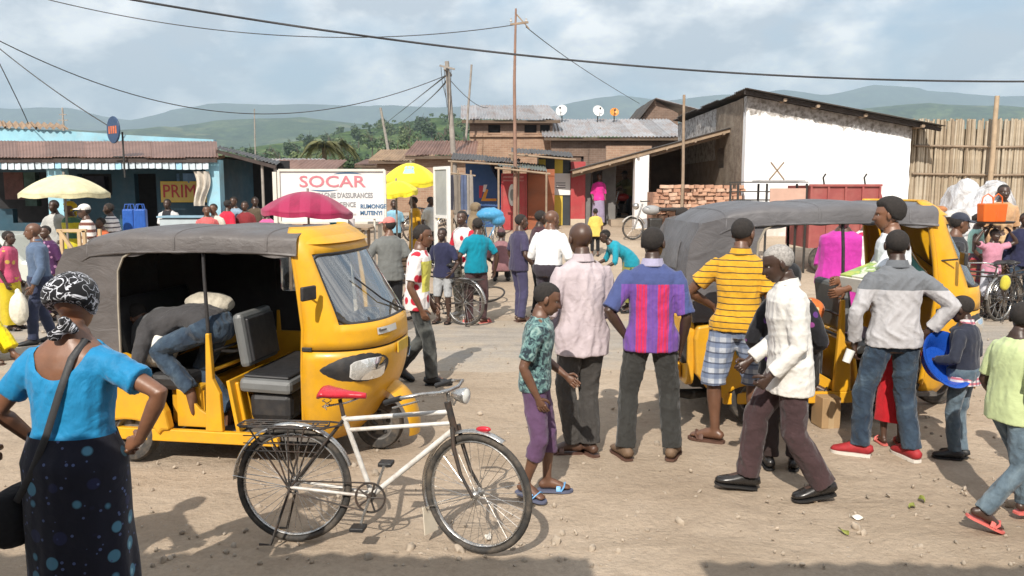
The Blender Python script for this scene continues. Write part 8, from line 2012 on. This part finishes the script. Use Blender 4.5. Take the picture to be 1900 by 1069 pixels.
def right_side():
 Y = 22.6; x0, x1 = X(1688, Y), X(2010, Y); g = gz(11, Y); F = thing('reed_fence', 'tall fence of upright split reeds tied to rails', 'fence', ((x0 + x1) / 2, Y, g)); ox = F.location.x
 rm = [var_mat('reed_%d' % i, c, .8, .2, 4) for i, c in enumerate(((.33, .265, .185), (.38, .315, .23), (.27, .21, .145), (.42, .36, .275)))]
 H = Zp(222, Y) - g; pm = []
 for i, mm in enumerate(rm):
  mb = MB(); mb.tube([(0, 0, -.1), (.012 * (i - 1), 0, H * .5), (0, 0, H)], [.036, .034, .030], 7); pm.append(mb.mesh('reed', mm, 60))
 r = random.Random(2); x = x0
 while x < x1:
  place('reed', pm[r.randrange(4)], F, (x - ox, r.uniform(-.03, .03), 0), (r.uniform(-.01, .01), r.uniform(-.014, .014), r.random() * 6), (1, 1, 1 + r.uniform(-.016, .012))); x += r.uniform(.033, .046)
 for py in (272, 324): z = Zp(py, Y) - g; mb = MB(); mb.tube([(x0 - ox, -.08, z + .02), (0, -.09, z - .02), (x1 - ox, -.08, z + .03)], .032, 7); mb.build('rail', WOODP, F, 60)
 mb = MB(); mb.box((0, .10, H / 2 - .1), (x1 - x0, .02, H - .3)); tag(mb.build('reed_backing', rm[2], F), kind='stuff')
 pole('timber_pole', 'stout timber post standing against the reed fence', 'pole', (X(1836, 22.2), 22.2, gz(13, 22.2) - .2), (X(1838, 22.2), 22.2, Zp(178, 22.2)), .075, .06, var_mat('pale_post', (.40, .30, .20), .9, .2, 4))
 Yt = 17.2; xa, xb_ = X(1503, Yt), X(1634, Yt); T = thing('trailer', 'faded red metal trailer box in front of the whitewashed wall', 'trailer', ((xa + xb_) / 2, Yt, gz(7, Yt))); w = xb_ - xa; zt = Zp(344, Yt) - T.location.z; zb = .55
 rm_ = var_mat('faded_red', (.28, .065, .06), .65, .15, 3, dirt=(.42, .18, .14), dirt_amt=.5)
 mb = MB(); mb.box((0, .7, (zt + zb) / 2), (w, 1.4, zt - zb)); mb.build('box', rm_, T)
 for z in (zt + .0, (zt + zb) / 2 + .2): mb = MB(); mb.beam((-w / 2 - .02, -.02, z), (w / 2 + .02, -.02, z), .05, .05); mb.build('rim', rm_, T)
 for q in range(5): xx = -w / 2 + .02 + (w - .04) * q / 4; mb = MB(); mb.beam((xx, -.025, zb), (xx, -.025, zt - .03), .04, .04, (0, 1, 0)); mb.build('rib', rm_, T)
 for xx in (-w * .3, w * .28): mb = MB(); mb.tube([(xx, 0, zt), (xx - .03, 0, zt + .16), (xx + .02, 0, zt + .24)], .02, 6); mb.build('hook', DSTEEL, T, 60)
 for xx in (-.4, .4): wheel_parts(T, (xx, .02, .30), .30, .16)
 mb = MB(); mb.beam((w / 2, .1, zt - .1), (w / 2 + .42, .1, zb + .15), .05, .05); mb.build('drawbar', rm_, T); mb = MB(); mb.beam((w / 2, .1, zt - .3), (w / 2 + .40, .1, zb - .02), .04, .04); mb.build('drawbar', rm_, T)
 xa, xb_ = X(1372, Yt), X(1500, Yt); T = thing('frame_table', 'open metal frame table with a pinkish panel before the white wall', 'table', ((xa + xb_) / 2, Yt + .1, gz(6, Yt))); w = xb_ - xa; zt = Zp(338, Yt) - T.location.z
 for xx in (-w / 2, -w * .08, w / 2):
  for yy in (0, .6): mb = MB(); mb.beam((xx, yy, 0), (xx, yy, zt - .03), .04, .04, (0, 1, 0)); mb.build('leg', DSTEEL, T)
 for z in (zt, zt - .20, zt - .38):
  for yy in (0, .6): mb = MB(); mb.beam((-w / 2 - .03, yy, z), (w / 2 + .03, yy, z), .022, .022); mb.build('rail', DSTEEL, T)
 mb = MB(); mb.box((w * .22, -.03, zt - .30), (w * .52, .02, .34)); mb.build('panel', var_mat('pink_board', (.50, .32, .25), .8, .1, 4), T)
 mb = MB(); mb.box((w * .15, .3, zt + .03), (w * .66, .6, .02)); mb.build('top', ZINC, T)
 for s in (-1, 1): mb = MB(); mb.tube([(w * .08 - s * .16, .1, zt + .05), (w * .08 + s * .14, .1, zt + .42)], .018, 6); mb.build('cross_stick', WOODP, T, 60)
 mb = MB(); r = random.Random(4)
 for k in range(16):
  u = r.uniform(-1, 1); mb.ellipsoid((u * 1.0, r.uniform(-.35, .35), .62 * (1 - u * u * .75) + .25), (r.uniform(.25, .5), r.uniform(.3, .5), r.uniform(.3, .55)), 12, 9)
 m, nt, b = new_mat('plastic_sheeting'); v = coords(nt, 'Object')
 c = ramp(nt, noise(nt, v, 3.4, 6, .65, .8), [(.36, (.34, .31, .29)), (.48, (.58, .56, .55)), (.58, (.72, .73, .76)), (.68, (.44, .42, .42))]); nt.links.new(c, b.inputs['Base Color']); b.inputs['Roughness'].default_value = .3; bump(nt, b, noise(nt, v, 9, 6, .7, 1.5), .9, .06)
 p = at(1830, 430, 14.6); ob = remesh_later(mb, 'covered_heap', m, .035, None, (.08, 7), 1, 5); ob.location = (p.x, 14.7, gz(p.x, 14.7)); ob.scale = (.82, 1, (Zp(346, 14.7) - gz(p.x, 14.7)) / 1.25); tag(ob, 'heap of goods covered with crumpled plastic sheeting by the reed fence', 'covered heap')
 finish_people()
def poles_and_wires():
 cab = var_mat('cable_black', (.035, .035, .038), .6, .1, 5)
 def wire(label, pts, r, n=40, sag=None):
  """pts = three points: start, low point, end -> smooth curve"""
  P = [Vector(p) for p in pts]; mb = MB(); Q = []
  ts = [0, (P[1] - P[0]).length / ((P[1] - P[0]).length + (P[2] - P[1]).length), 1]
  for i in range(n + 1):
   t = i / n; L = Vector((0, 0, 0))
   for a in range(3):
    w_ = 1
    for b_ in range(3):
     if a != b_: w_ *= (t - ts[b_]) / (ts[a] - ts[b_])
    L += P[a] * w_
   Q.append(L)
  mb.tube(Q, r, 6); tag(mb.build('overhead_cable', cab, smooth=60), label, 'cable', 'overhead cables')
 wire('thick black cable crossing high above the whole street', (at(60, -34, 9), at(955, 101, 10.5), at(2050, 150, 11.5)), .013)
 pt = at(956, 46, 22.0)
 wire('long thin cable dipping from the slim cross-armed pole', (at(-60, -42, 20), at(600, 69, 21), pt), .011)
 wire('thin cable running down from the cross-arm to the gable house', (at(976, 50, 22.0), at(1060, 113, 29), at(1186, 192, 40)), .013)
 up = at(828, 140, 30)
 wire('main cable sagging into the head of the leaning utility pole', (at(-60, 45, 20), at(520, 211, 27), up), .014)
 wire('second cable running towards the round sign', (at(-60, 40, 20), at(90, 160, 19.5), at(205, 236, 19)), .013)
 wire('short cable slanting down to the shop roof corner', (at(-30, 60, 21), at(15, 150, 21.5), at(52, 230, 24)), .013)
 wire('fine cable from the utility pole down to the far poles', (up, at(775, 182, 60), at(712, 232, 110)), .03)
 wire('fine cable falling from the utility pole behind the stalls', (up - Vector((0, 0, .2)), at(790, 190, 80), at(745, 228, 140)), .035)
 wire('thin cable from the utility pole to the brick house roof', (up, at(850, 165, 31), at(905, 200, 35)), .012)
 base = Vector((X(955, 22), 22.0, gz(0, 22) - .3)); T = thing('utility_pole', 'tall slim timber pole with small cross-arm in front of the kiosks', 'utility pole', base)
 topz = at(957, 16, 22).z - base.z; mb = MB(); mb.tube([(0, 0, 0), (.015, 0, topz * .35), (-.01, 0, topz * .7), (.03, 0, topz)], [.055, .05, .04, .025], 8); mb.build('mast', var_mat('reddish_pole', (.25, .15, .11), .9, .2, 5), T, 60)
 za = at(957, 45, 22).z - base.z; mb = MB(); mb.beam((-.12, 0, za - .01), (.36, 0, za + .05), .05, .05); mb.build('cross_arm', WOODP, T); mb = MB(); mb.beam((.02, 0, za + .28), (.38, 0, za - .12), .03, .03); mb.build('brace', WOODP, T)
 for x in (-.1, .3): mb = MB(); mb.lathe([(.02, 0), (.035, .03), (.02, .06), (.03, .09), (0, .1)], (x, 0, za + .05), (0, 0, 1), 10); mb.build('insulator', var_mat('insulator', (.5, .48, .45), .4, .1, 8), T, 40)
 b0 = at(846, 286, 30); base = Vector((b0.x, 30, 1.0)); T = thing('utility_pole', 'leaning grey utility pole with tangled cables beside the brick house', 'utility pole', base); tp = at(829, 114, 30) - base
 mb = MB(); mb.tube([Vector((.05, 0, -.3)), tp * .5 + Vector((.03, 0, 0)), tp], [.12, .10, .08], 9); mb.build('mast', GREYP, T, 60)
 q = at(829, 132, 30) - base; mb = MB(); mb.beam(q + Vector((-.05, -.3, .05)), q + Vector((.12, .4, -.1)), .08, .08); mb.build('cross_arm', GREYP, T)
 mb = MB(); mb.beam(q + Vector((-.25, -.1, .18)), q + Vector((.3, -.1, .05)), .06, .06); mb.build('cross_arm', GREYP, T)
 for k in range(4): mb = MB(); mb.tube([q + Vector((-.2 + .12 * k, -.12, .12)), q + Vector((-.16 + .1 * k, -.14, -.4 - .2 * k)), q + Vector((-.02 + .03 * k, -.1, -1.0 - .3 * k))], .012, 5); mb.build('loose_wire', cab, T, 60)
 pole('timber_pole', 'thin leaning stick pole rising behind the brick house roof', 'pole', (X(853, 33), 33, 1.0), at(875, 120, 33), .06, .04, GREYP)
 pole('utility_pole', 'distant leaning power pole on the green slope', 'utility pole', (at(723, 293, 110)), at(706, 200, 110), .22, .16, GREYP)
 pole('utility_pole', 'faint thin mast rising on the plain behind the lean-to', 'utility pole', at(474, 300, 90), at(472, 202, 90), .09, .06, GREYP)
 p = at(118, 236, 60); T = thing('utility_pole', 'far lattice topped power pole behind the blue shop roof', 'utility pole', p - Vector((0, 0, 4))); mb = MB(); mb.tube([(0, 0, 0), (0, 0, 5.4)], [.12, .06], 7); mb.build('mast', GREYP, T, 60)
 for z, w_ in ((4.9, .5), (4.5, .7)): mb = MB(); mb.beam((-w_ / 2, 0, z), (w_ / 2, 0, z), .06, .06); mb.build('cross_arm', GREYP, T)
def veranda():
 T = thing('veranda_roof', 'sheet roofed veranda shading the front edge of the street', 'veranda', (0, 0, 0))
 z = 2.78
 for i, (x0, x1, ye) in enumerate(((-9, -.46, 1.20), (.36, 9, 1.10))):
  corr('roof_sheet', (x0, ye, z), (x1, ye, z), (x1, -2.4, z + .7), (x0, -2.4, z + .7), 8, ZINC, T)
  mb = MB(); mb.beam((x0, ye - .1, z - .07), (x1, ye - .1, z - .07), .05, .12); mb.build('fascia', WOODP, T)
  for xx in ((-8.5, -5.0) if i == 0 else (5.0, 8.5)): mb = MB(); mb.beam((xx, ye - .25, 0), (xx, ye - .25, z - .05), .12, .12, (0, 1, 0)); mb.build('post', WOODP, T)
 mb = MB(); mb.box((0, -2.5, 1.6), (19, .2, 3.8)); mb.build('wall', var_mat('veranda_wall', (.45, .40, .34), .9, .1, 2), T)
 mb = MB(); mb.box((0, -.8, .16), (19, 3.2, .36)); mb.build('plinth', var_mat('veranda_cement', (.33, .31, .28), .9, .15, 3), T, bevel=.02)
left_shop(); umbrellas(); sign_board(); stalls(); kiosks(); houses(); white_building(); right_side(); poles_and_wires(); veranda()
